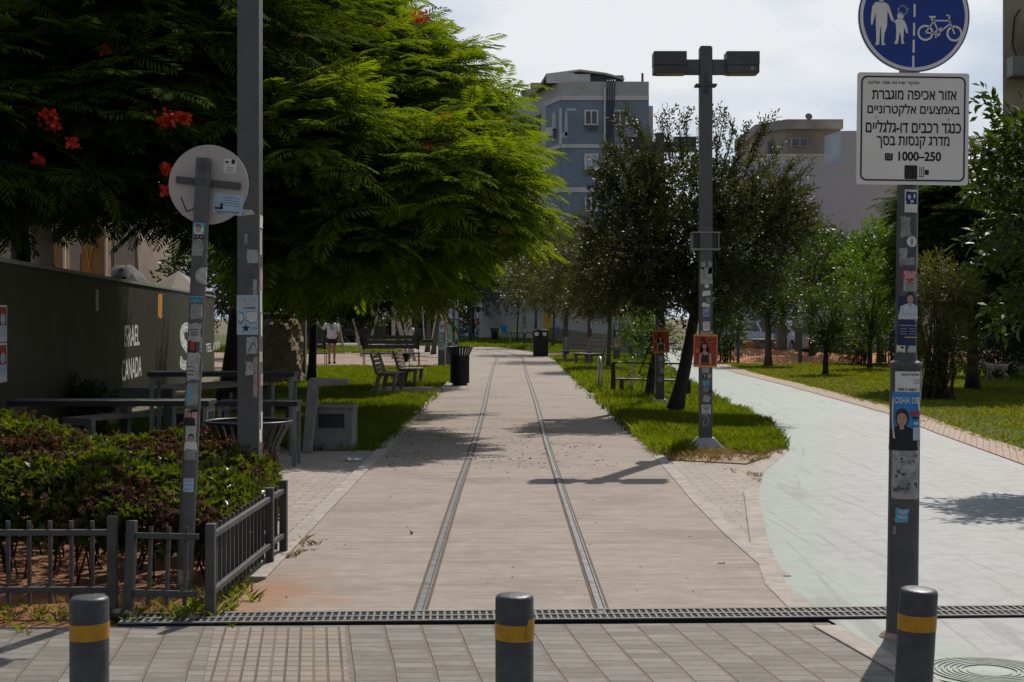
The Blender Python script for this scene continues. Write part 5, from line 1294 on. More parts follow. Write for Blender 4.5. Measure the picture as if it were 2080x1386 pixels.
b.add(vs, [(j*(nx+1)+i, j*(nx+1)+i+1, (j+1)*(nx+1)+i+1, (j+1)*(nx+1)+i) for j in range(ny) for i in range(nx)]); struct(b.build('earth_mound', M_redsoil, smooth=True))
for q in range(4):
    t = thing('concrete_slab', ['bottom','second','third','top'][q] + ' grey concrete slab of the stack behind the mesh fence', 'slab', (X(1547,64.5),64.5,.12+q*.155), R([4,-2,3,-3][q]), group='stacked concrete slabs')
    b = MB(); b.box(-.5,.5,-.5,.5,0,.11); b.build('slab', M_palemetal, t, bevel=.015); b = MB(); b.box(-.45,-.3,-.4,.4,-.045,-.002); b.box(.3,.45,-.4,.4,-.045,-.002); b.build('spacer', M_slat, t)
t = thing('rusty_barrier', 'rounded ochre barrier block left of the stacked slabs', 'barrier', (X(1521,63.8),63.8,.05)); b = MB(); b.plate([(-.32,0),(.32,0),(.30,.3),(.22,.5),(.0,.58),(-.22,.52),(-.30,.3)], 0, .4); b.build('block', mat('ochre_block', (.30,.17,.06), .8, dirt=.4), t, bevel=.04)

M_carw = mat('white_car_paint', (.60,.62,.65), .25, var=.03, scale=2, dirt=.1, coat=.5)
M_cars = mat('silver_car_paint', (.42,.44,.47), .25, .3, var=.03, scale=2, dirt=.1, coat=.5)
M_glass = mat('car_glass', (.03,.04,.05), .06, var=.02, spec=.8)
M_tyre = mat('tyre_rubber', (.014,.014,.014), .9)
M_lamp = mat('headlamp_glass', (.7,.7,.68), .08, spec=.8)
def car(x, y, rz, m, label):
    t = thing('parked_car', label, 'car', (x,y,.0), rz, group='cars parked beyond the mesh fence')
    b = MB(); b.M = Matrix.Rotation(R(90),4,'Z')
    secs = [(-2.1,.55,.35,.72),(-2.0,.82,.25,.86),(-1.2,.88,.22,.95),(0,.89,.22,.97),(1.2,.88,.22,.95),(1.9,.84,.25,.90),(2.08,.7,.35,.8)]
    vs = []
    for x_, w, z0, z1 in secs: vs += [(x_,-w,z0),(x_,w,z0),(x_,w*1.0,z1-.18),(x_,w*.92,z1),(x_,-w*.92,z1),(x_,-w*1.0,z1-.18)]
    fs = [(6*i+j, 6*i+(j+1)%6, 6*(i+1)+(j+1)%6, 6*(i+1)+j) for i in range(len(secs)-1) for j in range(6)] + [tuple(range(6))[::-1], tuple(range(36,42))]
    b.add(vs, fs); b.build('body', m, t, smooth=True)
    b = MB(); b.M = Matrix.Rotation(R(90),4,'Z')
    c = [(-1.15,.80,.94),(-.55,.64,1.44),(.95,.66,1.46),(1.75,.78,.93)]
    vs = [(x_,s_*w,z_) for x_, w, z_ in c for s_ in (-1,1)]
    b.add(vs, [(0,1,3,2),(2,3,5,4),(4,5,7,6),(0,2,4,6),(1,7,5,3)]); b.build('cabin', m, t)
    b = MB(); b.M = Matrix.Rotation(R(90),4,'Z')
    b.add([(-1.12,-.70,.99),(-1.12,.70,.99),(-.62,.58,1.40),(-.62,-.58,1.40)], [(0,1,2,3)])
    for p in range(0,4): b.v[p] = (b.v[p][0], b.v[p][1]-.02, b.v[p][2]+.015)
    b.build('windscreen', M_glass, t)
    for s_ in (-1,1):
        b = MB(); b.M = Matrix.Rotation(R(90),4,'Z'); y_ = s_
        b.add([(-1.0,y_*.80,.99),(1.4,y_*.80,.99),(.85,y_*.685,1.38),(-.5,y_*.665,1.38)], [(0,1,2,3)]); b.build('side_window', M_glass, t)
        b = MB(); b.M = Matrix.Rotation(R(90),4,'Z'); b.box(-2.06,-1.98,y_*.58-.16,y_*.58+.16,.60,.74); b.build('headlight', M_lamp, t)
        for xw in (-1.35,1.3):
            b = MB(); b.M = Matrix.Rotation(R(90),4,'Z') @ Matrix.Translation((xw,y_*.80,.31)) @ Matrix.Rotation(R(90),4,'X'); b.lathe([(.2,-.1),(.31,-.1),(.31,.1),(.2,.1)], 20); w_ = b.build('wheel', M_tyre, t)
            b = MB(); b.M = Matrix.Rotation(R(90),4,'Z') @ Matrix.Translation((xw,y_*.80,.31)) @ Matrix.Rotation(R(90),4,'X'); b.lathe([(.19,-.11),(.19,.11)], 14); b.build('rim', M_cars, w_)
    b = MB(); b.M = Matrix.Rotation(R(90),4,'Z'); b.box(-2.11,-2.07,-.4,.4,.42,.56); b.build('grille', M_black, t)
    return t
car(X(1628,67.5),67.5,R(8),M_carw,'white parked car beyond the mesh fence, right of the slim tree'); car(X(1545,69),69,R(28),M_cars,'silver parked car beyond the fence above the concrete slabs'); car(X(1582,70.6),70.6,R(86),M_carw,'pale parked car side-on between the other two')
t = thing('mural_wall', 'low wall with a zigzag mural behind the right end of the mesh fence', 'wall', (X(1690,62),62,0)); k = 62/F
b = MB(); b.box(0,75*k,0,.2,0,1.45); b.build('wall', mat('mural_mauve', (.22,.17,.19), .85), t)
art('zigzag', M_dirtyw, stroke([(0,.3),(14*k,1.1),(26*k,.55),(40*k,1.25),(56*k,.5),(74*k,1.2)], .13), flat_surf(0), .01, t); art('zigzag', mat('mural_teal', (.20,.27,.26), .8), [[(8*k,0),(22*k,.75),(38*k,0)],[(44*k,0),(58*k,.8),(70*k,0)]], flat_surf(0), .006, t)
for q, u in enumerate((1586,1618,1652)):
    t = thing('site_post', ['brown gate post between the parked cars','dark steel post right of the white car','grey steel post left of the middle young tree'][q], 'post', (X(u,58+q*2),58+q*2,0), group='posts beyond the mesh fence'); b = MB(); w_ = [.14,.06,.05][q]; b.box(-w_,w_,-w_,w_,0,[1.5,2.6,1.5][q]); b.build('post', [M_slat,M_gpost,M_gpost][q], t)

# ------------------------------------------------------------------ buildings
M_bgrey = mat('building_grey_render', (.42,.41,.40), .9, var=.1, scale=.6, dirt=.25)
M_bblue = mat('building_blue_render', (.19,.235,.29), .9, var=.12, scale=.5, dirt=.2)
M_band = mat('pale_band_render', (.56,.55,.54), .9, var=.08, scale=1, dirt=.2)
M_bwhite = mat('pale_wall_render', (.42,.465,.52), .9, var=.06, scale=.3, dirt=.12)
M_wframe = mat('white_window_frame', (.62,.60,.56), .6)
M_shut = mat('grey_roller_slats', (.12,.125,.13), .6)
M_pipe = mat('dark_pipes', (.04,.05,.065), .5)
D = 103.0; k = D/F; ub = lambda u: X(u,D) - X(1140,D)
t = thing('blue_building', 'tall grey and blue apartment block with white bands and a patched tin roof', 'building', (X(1140,D),D,0), 0); zv_ = lambda v: Z(v,D)
poly = [(ub(1318),0),(ub(1318),12),(ub(960),30),(ub(930),22),(ub(1112),3.2),(ub(1140),0)]
b = MB(); b.slab(poly, 0, zv_(166)); b.build('wall', M_bgrey, t)
off_ = lambda p, e: [(p[0][0]+0,p[0][1]-e),(p[1][0]+e,p[1][1])]
def facade(v0, v1, e, m, nm, u0=1140, u1=1318):
    b = MB(); b.box(ub(u0),ub(u1),-e,-.001,zv_(v1),zv_(v0)); b.build(nm, m, t)
    b = MB(); a, c = Vector((ub(1112),3.2,0)), Vector((ub(1140),0,0)); n = (c-a).normalized().cross(Vector((0,0,1)))*1.0; n = n if n.y < 0 else -n
    q = [a+n*.003, c+n*.003, c+n*e, a+n*e]; b.slab([(p.x,p.y) for p in q], zv_(v1), zv_(v0)); b.build(nm, m, t)
facade(205,292,.05,M_bblue,'blue_panel'); facade(302,380,.05,M_bblue,'blue_panel'); facade(392,620,.05,M_bblue,'blue_panel')
for a, c in ((195,204),(293,301),(381,391)): facade(a,c,.12,M_band,'pale_band')
b = MB(); b.box(ub(1318)+.003,ub(1332),2,8,0,zv_(207)); b.build('side_wing', M_bgrey, t)
b = MB(); b.box(ub(1136),ub(1141),-.14,-.06,zv_(293),zv_(220)); b.build('white_strip', M_band, t)
art('patched_plaster', M_bwhite, [torn(ub(1150), zv_(250), 5*k, 56*k, 2, .3), torn(ub(1160), zv_(223), 20*k, 5*k, 3, .3), torn(ub(1146), zv_(275), 12*k, 12*k, 4, .3)], flat_surf(-.05), .01, t)
def win(u0, u1, v0, v1, shut=True, grille=False):
    b = MB(); x0_, x1_, z0_, z1_ = ub(u0), ub(u1), zv_(v1), zv_(v0)
    fw = .1
    b.box(x0_,x0_+fw,-.14,-.055,z0_,z1_); b.box(x1_-fw,x1_,-.14,-.055,z0_,z1_); b.box(x0_+fw,x1_-fw,-.14,-.055,z0_,z0_+fw); b.box(x0_+fw,x1_-fw,-.14,-.055,z1_-fw,z1_); b.box((x0_+x1_)/2-.04,(x0_+x1_)/2+.04,-.135,-.06,z0_+fw,z1_-fw)
    f = b.build('window', M_wframe, t)
    b = MB(); 
    if shut == 'white': b.box(x0_+fw,x1_-fw,-.1,-.06,z0_+fw,z1_-fw); b.build('shutter', M_bwhite, f)
    else:
        b.box(x0_+fw,x1_-fw,-.075,-.055,z0_+fw,z1_-fw); b.build('pane', M_glass, f); b = MB()
        n = 9
        for q in range(n): z_ = z0_+fw+(z1_-z0_-2*fw)*q/n; b.box(x0_+fw,x1_-fw,-.1,-.08,z_,z_+.05)
        b.build('slats', M_shut, f)
    if grille:
        b = MB(); b.box(x0_-.06,x1_+.06,-.5,-.45,z0_-.1,z0_-.03); b.box(x0_-.06,x1_+.06,-.5,-.15,z0_-.13,z0_-.1)
        for q in range(3): b.box(x0_+.2+q*.3,x0_+.24+q*.3,-.45,-.14,z0_-.4,z0_-.13)
        b.build('window_grille', M_gpost, f)
win(1187,1215,224,255,grille=True); win(1245,1274,224,255); win(1187,1215,313,345,'white',True); win(1188,1214,402,430); win(1262,1272,290,312,'white')
b = MB(); b.box(ub(1123),ub(1130),1.0,1.6,zv_(258),zv_(226)); b.build('window', M_wframe, t)
b = MB(); b.box(ub(1110),ub(1123),.6,1.4,zv_(274),zv_(257)); b.build('air_conditioner', M_wframe, t, bevel=.02)
b = MB(); b.tube([(ub(1228),-.2,2),(ub(1228),-.2,zv_(178))], .07, 6); b.build('drain_pipe', M_band, t)
for q in range(4): b = MB(); b.tube([(ub(1233+q*4),-.2,zv_(330)),(ub(1233+q*4.2),-.2,zv_(230)),(ub(1234+q*5),-.2,zv_(166)),(ub(1233+q*5),.3,zv_(160))], .045, 5); b.build('black_pipe', M_pipe, t)
# balcony side, receding left
a, c = Vector((ub(1112),3.2,0)), Vector((ub(930),22,0)); n = Vector((-(c-a).y,(c-a).x,0)).normalized(); n = n if n.y < 0 else -n
for z0_, z1_ in ((zv_(275),zv_(215)),(zv_(375),zv_(312)),(zv_(470),zv_(405))):
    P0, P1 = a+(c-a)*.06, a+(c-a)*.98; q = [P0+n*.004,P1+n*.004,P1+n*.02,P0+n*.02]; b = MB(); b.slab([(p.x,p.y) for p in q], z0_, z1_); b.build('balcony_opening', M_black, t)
    b = MB()
    for j in range(14): P = P0+(P1-P0)*j/13; b.beam((P.x+n.x*.05,P.y+n.y*.05,z0_),(P.x+n.x*.05,P.y+n.y*.05,z1_),.07,.07)
    b.build('louvre', M_shut, t)
    b = MB(); b.slab([((p).x,(p).y) for p in (P0+n*.03,P1+n*.03,P1+n*.5,P0+n*.5)], z0_-.35, z0_-.05); b.build('balcony_ledge', M_band, t)
# the sagging tin roof
zr = zv_(166)
b = MB(); rf = [(ub(1098),1.5,zv_(163)),(ub(1110),.8,zv_(146)),(ub(1178),.4,zv_(139)),(ub(1232),.4,zv_(146)),(ub(1270),.4,zv_(157)),(ub(1270),9,zv_(157)),(ub(1232),9,zv_(146)),(ub(1178),9,zv_(139)),(ub(1110),9,zv_(146)),(ub(1040),16,zv_(180))]
b.add(rf, [(1,2,7,8),(2,3,6,7),(3,4,5,6),(0,1,8,9)]); o = b.build('tin_roof', M_bgrey, t); md = o.modifiers.new('thickness','SOLIDIFY'); md.thickness = .12
b = MB(); b.box(ub(1110),ub(1200),.6,.75,zr,zv_(148)); b.build('roof_shed_wall', M_band, t); b = MB(); b.box(ub(1200),ub(1268),.7,.85,zr,zv_(150)); b.build('roof_shed_gap', M_pipe, t)
b = MB(); b.beam((ub(1122),-.2,zv_(157)),(ub(1166),-.25,zv_(157)),.1,.5); b.build('loose_sheet', M_band, t); b = MB(); b.tube([(ub(1306),.4,zr),(ub(1306),.4,zv_(147))], .08, 6); b.build('vent_pipe', M_pipe, t)
for q, (u_, h_) in enumerate(((1090,1.1),(1080,.9),(1072,1.2),(1060,.9),(1048,1.0))): b = MB(); b.box(ub(u_)-.35,ub(u_)+.35,5+q*2,6.5+q*2,zv_(175),zv_(175)+h_*.9); b.build('roof_clutter', [M_tan,M_bgrey,M_slat][q%3], t)

D = 72.0; k = D/F; t = thing('pale_building', 'broad pale windowless building with a roof terrace and a rooftop room', 'building', (X(1700,D),D,0)); ub = lambda u: X(u,D)-X(1700,D); zv_ = lambda v: Z(v,D)
b = MB(); b.box(ub(1512),ub(1830),0,14,0,zv_(331)); b.build('wall', M_bwhite, t)
b = MB(); b.box(ub(1830)+.003,ub(1914),.8,14,0,zv_(383)); b.build('lower_wing', M_bwhite, t)
b = MB(); b.slab([(ub(1572),5.2),(ub(1622),3.2),(ub(1737),3.2),(ub(1737),12),(ub(1572),12)], zv_(331), Z(246,D+3)); b.build('rooftop_room', M_tan, t)
b = MB(); b.slab([(ub(1568),5.0),(ub(1621),2.9),(ub(1740),2.9),(ub(1740),12.2),(ub(1568),12.2)], Z(262,D+3), Z(243,D+3)); b.build('parapet', mat('stained_parapet', (.36,.31,.27), .9, var=.25, scale=1.2, dirt=.6), t)
b = MB(); b.box(ub(1632),ub(1667),3.1,3.18,Z(297,D+3),Z(281,D+3)); o = b.build('window', M_wframe, t); b = MB(); b.box(ub(1633),ub(1648.5),3.05,3.09,Z(296,D+3),Z(282,D+3)); b.box(ub(1651),ub(1666),3.05,3.09,Z(296,D+3),Z(282,D+3)); b.build('pane', M_shut, o)
b = MB(); b.box(ub(1588),ub(1594),4.0,4.4,zv_(325),Z(288,D+4)); b.build('window', M_shut, t)
b = MB(); b.slab([(ub(1694),2.2),(ub(1708),.0),(ub(1740),.0),(ub(1740),2.2)], zv_(331), zv_(266)); b.build('stair_wall', M_bwhite, t)
b = MB()
for q in range(64):
    u_ = 1535+q*2.5; b.box(ub(u_)-.012,ub(u_)+.012,.1,.124,zv_(331),zv_(315))
b.box(ub(1533),ub(1696),.09,.13,zv_(315),zv_(315)+.05); b.build('terrace_railing', M_wframe, t)
b = MB(); b.M = Matrix.Translation((ub(1676),4,Z(238,D+4))) @ Matrix.Rotation(R(70),4,'X'); b.lathe([(.02,0),(.12,.01),(.18,.06)], 14); b.build('satellite_dish', M_palemetal, t)
b = MB(); b.tube([(ub(1640),-.06,1),(ub(1640),-.06,zv_(356))], .05, 6); b.build('drain_pipe', M_wframe, t)
b = MB(); b.cbox((ub(1640),-.1,zv_(430)),(.2,.2,.5)); b.build('wall_lamp', M_shut, t)
D = 88.0; t = thing('dark_building', 'dark grey building with rooftop frame partly hidden by the notice and leaves', 'building', (X(1960,D),D,0)); ub = lambda u: X(u,D)-X(1960,D); zv_ = lambda v: Z(v,D)
b = MB(); b.box(ub(1880),ub(2100),0,12,0,zv_(345)); b.build('wall', mat('dark_render', (.13,.125,.12), .9, dirt=.3), t)
b = MB(); b.box(ub(1958),ub(1990),1,3,zv_(345)+.002,zv_(320)); b.build('rooftop_tank', M_tan, t)
b = MB(); 
for a, c in (((1985,278),(1985,345)),((1985,278),(1960,310)),((1985,278),(2004,306)),((1985,278),(1975,330)),((1985,278),(2000,330)),((1955,312),(1955,345)),((2010,306),(2010,345))): b.tube([(ub(a[0]),1,zv_(a[1])),(ub(c[0]),1.5,zv_(c[1]))], .04, 5)
for q in range(14): b.tube([(ub(1940+q*6),.2,zv_(345)),(ub(1940+q*6),.2,zv_(325))], .02, 4)
b.build('rooftop_frame', M_gpost, t)
D = 46.0; t = thing('beige_building', 'beige rendered building corner at the far right with an air conditioner', 'building', (X(2037,D),D,0)); ub = lambda u: X(u,D)-X(2037,D); zv_ = lambda v: Z(v,D)
b = MB(); b.slab([(0,0),(12,-3),(18,14),(6.2,17)], 0, 16); b.build('wall', M_tan, t)
b = MB(); b.slab([(-.02,-.004),(12,-3.004),(12,-3.05),(-.02,-.05)], zv_(234), zv_(228)); b.build('ledge', M_conc, t)
b = MB(); b.box(.0,1.0,-.9,-.35,zv_(161),zv_(124)); o = b.build('air_conditioner', M_palemetal, t, bevel=.01); b = MB(); b.box(-.02,1.1,-.95,-.3,zv_(164),zv_(162)); b.build('bracket', M_gpost, o)
b = MB(); b.box(.45,2.6,-.75,-.62,zv_(124)+.02,zv_(44)); b.build('window', M_wframe, t); b = MB(); b.box(.55,2.5,-.775,-.76,zv_(124)+.05,zv_(52)); b.build('pane', M_shut, t)
b = MB(); b.tube([(.45,-.2,zv_(22)),(.3,-.15,zv_(40)),(.25,-.12,zv_(90)),(.3,-.4,zv_(124))], .025, 6); b.build('cable', M_blackm, t)
# ------------------------------------------------------------------ trees
M_bark = mat('brown_bark', (.055,.04,.028), .9, var=.35, scale=5, stretch=(6,6,1.2), bump=.7)
M_barkd = mat('dark_bark', (.03,.024,.019), .9, var=.35, scale=5, stretch=(6,6,1.2), bump=.7)
M_barkg = mat('grey_green_bark', (.10,.085,.06), .9, var=.3, scale=5, stretch=(6,6,1.2), bump=.6)
M_barkp = mat('pale_smooth_bark', (.30,.28,.25), .8, var=.2, scale=2, bump=.3)
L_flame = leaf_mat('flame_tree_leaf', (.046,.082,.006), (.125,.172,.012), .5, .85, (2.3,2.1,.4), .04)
L_flameshade = leaf_mat('shaded_feathery_leaf', (.022,.042,.004), (.050,.078,.006), .4, .85, (1.8,1.8,.4), .04)  # flame tree leaf again, darker green with crown shade put into the colour
L_carob = leaf_mat('leathery_dark_leaf', (.028,.036,.013), (.072,.076,.028), .34, .48, (1.5,1.5,.5), .28)
L_olive = leaf_mat('olive_brown_leaf', (.045,.050,.016), (.10,.10,.035), .36, .45, (1.6,1.6,.5))
L_bright = leaf_mat('fresh_green_leaf', (.045,.085,.010), (.085,.14,.016), .45, .42, (1.9,1.9,.5))
L_mid = leaf_mat('mid_green_leaf', (.030,.055,.012), (.060,.095,.020), .38, .45, (1.7,1.8,.5))
L_deep = leaf_mat('deep_green_leaf', (.014,.032,.008), (.03,.058,.012), .28, .45, (1.6,1.8,.5))
L_broad = leaf_mat('broad_dark_leaf', (.020,.038,.005), (.045,.072,.009), .38, .45, (2.0,1.9,.4), .25)
L_flower = leaf_mat('scarlet_petal', (.45,.02,.008), (.62,.06,.012), .35, .5, (1.2,1,1))
L_feather = leaf_mat('small_yellowish_leaf', (.060,.066,.016), (.11,.105,.026), .40, .45, (1.6,1.6,.5))

def tree(name, label, base, top, r0, ells, n, seed, leafm, kind='sprig', bark=M_bark, group=None, cat='tree', tips=14, lean=.15, loc=None, **kw):
    rng = np.random.default_rng(seed); base = np.array((base[0],base[1],0.) if len(base) == 2 else base)
    t = thing(name, label, cat, tuple(base), group=group)
    E_ = [tuple(np.array(e[:3])-base) + tuple(e[3:]) for e in ells]
    if r0:
        P, O = sample_ellipsoids(E_, tips*3, rng, .35); P = P[:tips]
        b = MB(); limbs(b, (0,0,-.05), np.array(top)-base, r0, P, rng, lean=lean, n=10); b.build('trunk', bark, t, smooth='all')
    V, Q = (frond_crown if kind == 'frond' else sprig_crown)(E_, n, rng, **kw)
    fast_mesh('crown', V, Q, leafm, t)
    return t, E_, rng
# flower heads on the flame tree
def blossom(parent, loc, s, seed):
    rng = np.random.default_rng(seed); N = 60; P = rng.normal(size=(N,3))*np.array((.5,.5,.4))*s
    tv = np.array([(0,0,0),(.5,-.4,.1),(1,0,0),(.5,.4,.1)]); tf = np.array([(0,1,2,3)])
    V, Q = scatter_arrays(tv, tf, P, frames(rng.normal(size=(N,3)), rng.normal(size=(N,3))), rng.uniform(.045,.08,N))
    o = fast_mesh('flower_cluster', V, Q, L_flower, parent); o.location = loc; return o

b1 = G(455,838); y1 = b1[1]
ells = [px_ell(790,300,24,285,235,2.6), px_ell(905,405,20.8,175,158,1.8), px_ell(955,350,22.6,116,130,1.6), px_ell(700,120,25,190,160,2.5), px_ell(825,200,25,185,150,2.0), px_ell(620,330,20.5,195,205,1.9), px_ell(640,510,20.5,180,88,1.6), px_ell(800,520,20.5,135,85,1.5), px_ell(980,430,21,98,70,1.3), px_ell(600,20,26,230,220,3.0), px_ell(700,380,27.5,330,230,2.5)]
t1, E1, rng1 = tree('flame_tree', 'wide flame tree with feathery bright green fronds and red flowers arching over the path', b1, (b1[0]+.25,y1,2.9), .17, ells, 3100, 3, L_flame, 'frond', M_bark, 'flame trees on the left', size=(.30,.78), per=6, shell=.5, tips=26, gap=.30)
fl = [(850,35,23),(925,118,23.2),(605,76,20.4),(690,60,22.7),(905,238,20.6),(1052,322,22.3),(1070,385,20.9),(1005,408,19.9),(1030,462,20.3),(1010,480,20.4),(770,60,23),(870,300,19.7),(960,235,22)]
for i, (u, v, d) in enumerate(fl):
    blossom(t1, (X(u,d)-b1[0], d-b1[1], Z(v,d)), (.13 if i in (0,8,6) else .07), i+50)
ells = [px_ell(230,60,20,330,260,2.6), px_ell(60,220,19,230,220,2.4), px_ell(330,240,19.5,230,200,2.4), px_ell(130,360,18.5,260,80,2.0), px_ell(420,370,20,190,100,2.0), px_ell(450,150,21,260,230,2.4), px_ell(200,-150,22,420,260,3), px_ell(-80,320,17.5,160,170,2)]
bt = (X(-40,21.5)-0.0, 21.5); bt = (-7.4, 22.5)
t2, E2, rng2 = tree('flame_tree', 'dark flame tree at the far left hanging over the hoarding with scattered red flowers', bt, (bt[0]+.3,bt[1]-.4,3.0), .20, ells, 2300, 9, L_flameshade, 'frond', M_barkd, 'flame trees on the left', size=(.42,.68), per=6, shell=.4, tips=18)
for i, (u, v, d) in enumerate([(212,102,17.6),(98,238,16.6),(110,255,16.6),(330,250,17.1),(345,240,17.1),(376,240,17.2),(148,290,16.5),(338,345,17.1),(335,388,17.1),(80,325,16.6)]):
    blossom(t2, (X(u,d)-bt[0], d-bt[1], Z(v,d)), (.085 if i in (3,4,1) else .045), i+90)
b3 = G(632,783)
ells = [px_ell(700,470,33,190,130,2.2), px_ell(800,520,34,150,100,2.2), px_ell(600,540,34,160,90,2.0), px_ell(880,530,36,120,90,1.8), px_ell(690,600,34,120,38,1.4)]
tree('flame_tree', 'slim-trunked flame tree standing in the lawn behind the concrete fountain block', b3, (b3[0]+.05,b3[1]+.1,2.3), .11, ells, 1100, 12, L_flameshade, 'frond', M_barkd, 'flame trees on the left', size=(.4,.6), per=5, shell=.4, tips=12)
# pale forked trunk at the top left
t = thing('pale_barked_tree', 'pale forked tree trunk rising at the top left corner above the dark leaves', 'tree', (X(60,19.6),19.6,0))
b = MB(); k = 19.6/F
b.tube([(0,.9,0),(0,.6,2.2),(0,.2,3.6),(-6*k,0,Z(130,19.6)),(-25*k,0,Z(60,19.6)),(-40*k,.1,Z(-60,19.6))], [.16,.15,.14,.12,.11,.1], 12); b.tube([(0,.2,3.6),(8*k,.05,Z(130,19.6)),(10*k,.1,Z(60,19.6)),(12*k,.2,Z(-60,19.6))], [.13,.12,.12,.11], 12)
b.build('trunk', M_barkp, t, smooth='all')
rng = np.random.default_rng(77); V, Q = sprig_crown([(0,.5,8.5,2.2,2,1.6)], 500, rng, size=(.3,.5)); fast_mesh('crown', V, Q, L_mid, t)

# leathery leaved tree on the island with two trunks
b4 = G(1368,843); y4 = b4[1]
ells = [px_ell(1400,492,25,185,130,1.5), px_ell(1290,500,24.6,110,130,1.1), px_ell(1520,480,25,130,130,1.2), px_ell(1400,400,25.3,150,80,1.2), px_ell(1270,370,25,60,70,.6), px_ell(1580,440,25,65,70,.7), px_ell(1450,590,24.8,150,55,1.1), px_ell(1320,590,25,110,50,1.0)]
t4, E4, r4 = tree('carob_tree', 'dark leathery-leaved tree with a leaning black trunk behind the near lamp', b4, (X(1418,25.4),25.4,Z(590,25.4)), .125, ells, 7600, 21, L_carob, 'sprig', M_barkd, None, size=(.20,.33), shell=.25, leaf=.30, wid=.44, nl=10, gap=.34, tips=20, lean=.1)
shoots = [(1252,255),(1275,232),(1300,262),(1322,285),(1240,300),(1342,250),(1355,238),(1395,240),(1452,228),(1470,240),(1490,262),(1562,245),(1550,272),(1535,300),(1575,305),(1640,345),(1615,330),(1628,385),(1600,410),(1205,350),(1225,340),(1500,290),(1515,270),(1380,255),(1425,262),(1590,360)]
parts = []; b = MB()
for i, (u, v) in enumerate(shoots):
    d = 25 + r4.uniform(-.6,.6); tip = np.array((X(u,d),d,Z(v,d))); base_ = np.array((X(1410+(u-1410)*.72,d),d,Z(v+95-abs(u-1410)*.12,d)))
    n = 9; tt = np.linspace(.1,1,n); mid = (base_+tip)/2 + r4.normal(size=3)*.05
    P = np.array([(1-q)**2*base_+2*q*(1-q)*mid+q*q*tip for q in tt]); b.tube([tuple(p-np.array((b4[0],b4[1],0))) for p in P], list(np.linspace(.012,.004,n)), 5)
    Dv = unit(np.gradient(P, axis=0) + r4.normal(size=P.shape)*.02)
    for rep in range(3):
        tv, tf = tmpl_sprig(random.Random(i*3+rep), 7, .34, .42, 60); parts.append(scatter_arrays(tv, tf, P-np.array((b4[0],b4[1],0))+r4.normal(size=P.shape)*.02, frames(Dv+r4.normal(size=P.shape)*.25, r4.normal(size=P.shape)+UP*.3), r4.uniform(.15,.24,n)))
V, Q = merge(parts); fast_mesh('shoot_leaves', V, Q, L_carob, t4); b.build('shoots', M_barkd, t4)
b5 = G(1318,812)
ells = [px_ell(1335,690,30,70,50,.7), px_ell(1300,740,29.5,45,40,.5), px_ell(1360,740,30,30,45,.4), px_ell(1320,640,30,60,40,.6)]
tree('small_leaning_tree', 'small leaning tree with sparse trailing leaves behind the black metal bench', b5, (X(1340,30),30,Z(690,30)), .10, ells, 420, 23, L_mid, 'sprig', M_barkd, None, size=(.16,.28), shell=.2, tips=12)

# row of olive-like trees right of the path
row = [(1238,46,1235,722,[(1240,560,46,70,85,1.2),(1205,600,46,50,45,.9)],'first olive tree right of the path with its trunk before the board fence'),
       (1195,56,1192,705,[(1180,520,56,85,80,1.6),(1200,590,56,70,50,1.4),(1130,560,57,60,60,1.3)],'olive tree behind the sideways bench with a broad grey-green crown'),
       (1150,66,1152,700,[(1120,530,66,80,80,1.8),(1160,590,66,70,50,1.6),(1080,570,67,55,55,1.5)],'olive tree above the covered bin with yellowish shoots'),
       (1105,80,1122,698,[(1080,560,80,70,75,2.0),(1120,600,80,60,40,1.8)],'farther olive tree in front of the yellow board'),
       (1040,98,1050,690,[(1050,560,98,60,70,2.2),(1020,590,98,45,45,1.8)],'far olive tree at the bend of the path')]
for i, (u, d, ub_, vb, E_, lab) in enumerate(row):
    tree('olive_tree', lab, (X(ub_,d),d), (X(ub_+4,d),d,2.2), .075, [px_ell(*e) for e in E_], int(1900 if i < 3 else 1200), 30+i, L_olive, 'sprig', M_barkg, 'olive trees along the path', size=(.26+.03*i,.42+.05*i), shell=.3, gap=.5, tips=10, under=.7)
# far dark trees
far = [(960,118,[(950,560,118,90,90,4),(900,600,118,80,50,4)],L_deep,'far dark tree behind the notice sign'),(850,92,[(850,560,92,110,90,4),(900,600,92,70,50,3)],L_deep,'dark tree beyond the plaza swing'),
       (740,86,[(740,560,86,120,80,4),(680,600,86,80,50,3)],L_deep,'dark tree beyond the slanting play poles'),(620,76,[(600,560,76,110,90,4),(560,610,76,90,60,3)],L_deep,'dark tree beyond the stone wall end'),
       (1010,135,[(1010,560,135,80,60,5)],L_deep,'dark tree rising behind the kiosk'),(480,60,[(480,520,60,120,90,3),(430,580,60,80,60,2.5)],L_deep,'dark tree behind the end of the hoarding'),
       (1120,140,[(1130,560,140,110,70,5)],L_mid,'hazy green tree behind the olive row')]
for i, (u, d, E_, m, lab) in enumerate(far):
    tree('shade_tree', lab, (X(u,d),d), (X(u,d),d,2.6), .18, [px_ell(*e) for e in E_], 900, 50+i, m, 'sprig', M_barkd, 'far shade trees', size=(.6,1.0), shell=.3, tips=8, under=.8)
# thin trunks in the plaza shade
for i, (u, d) in enumerate(((955,97),(880,66),(868,70),(1085,92),(1147,88))):
    tree('young_plaza_tree', ['thin pale trunked tree beside the notice sign','dark trunked tree left of the poster poles','slender tree left of the poster poles in shade','thin tree behind the covered bin','thin tree between bin and bench'][i], (X(u,d),d), (X(u+3,d),d,2.4), .11, [(X(u,d),d,3.6,1.5,1.5,1.0)], 420, 60+i, L_mid, 'sprig', M_barkg, 'young plaza trees', size=(.3,.5), tips=6, under=.7)

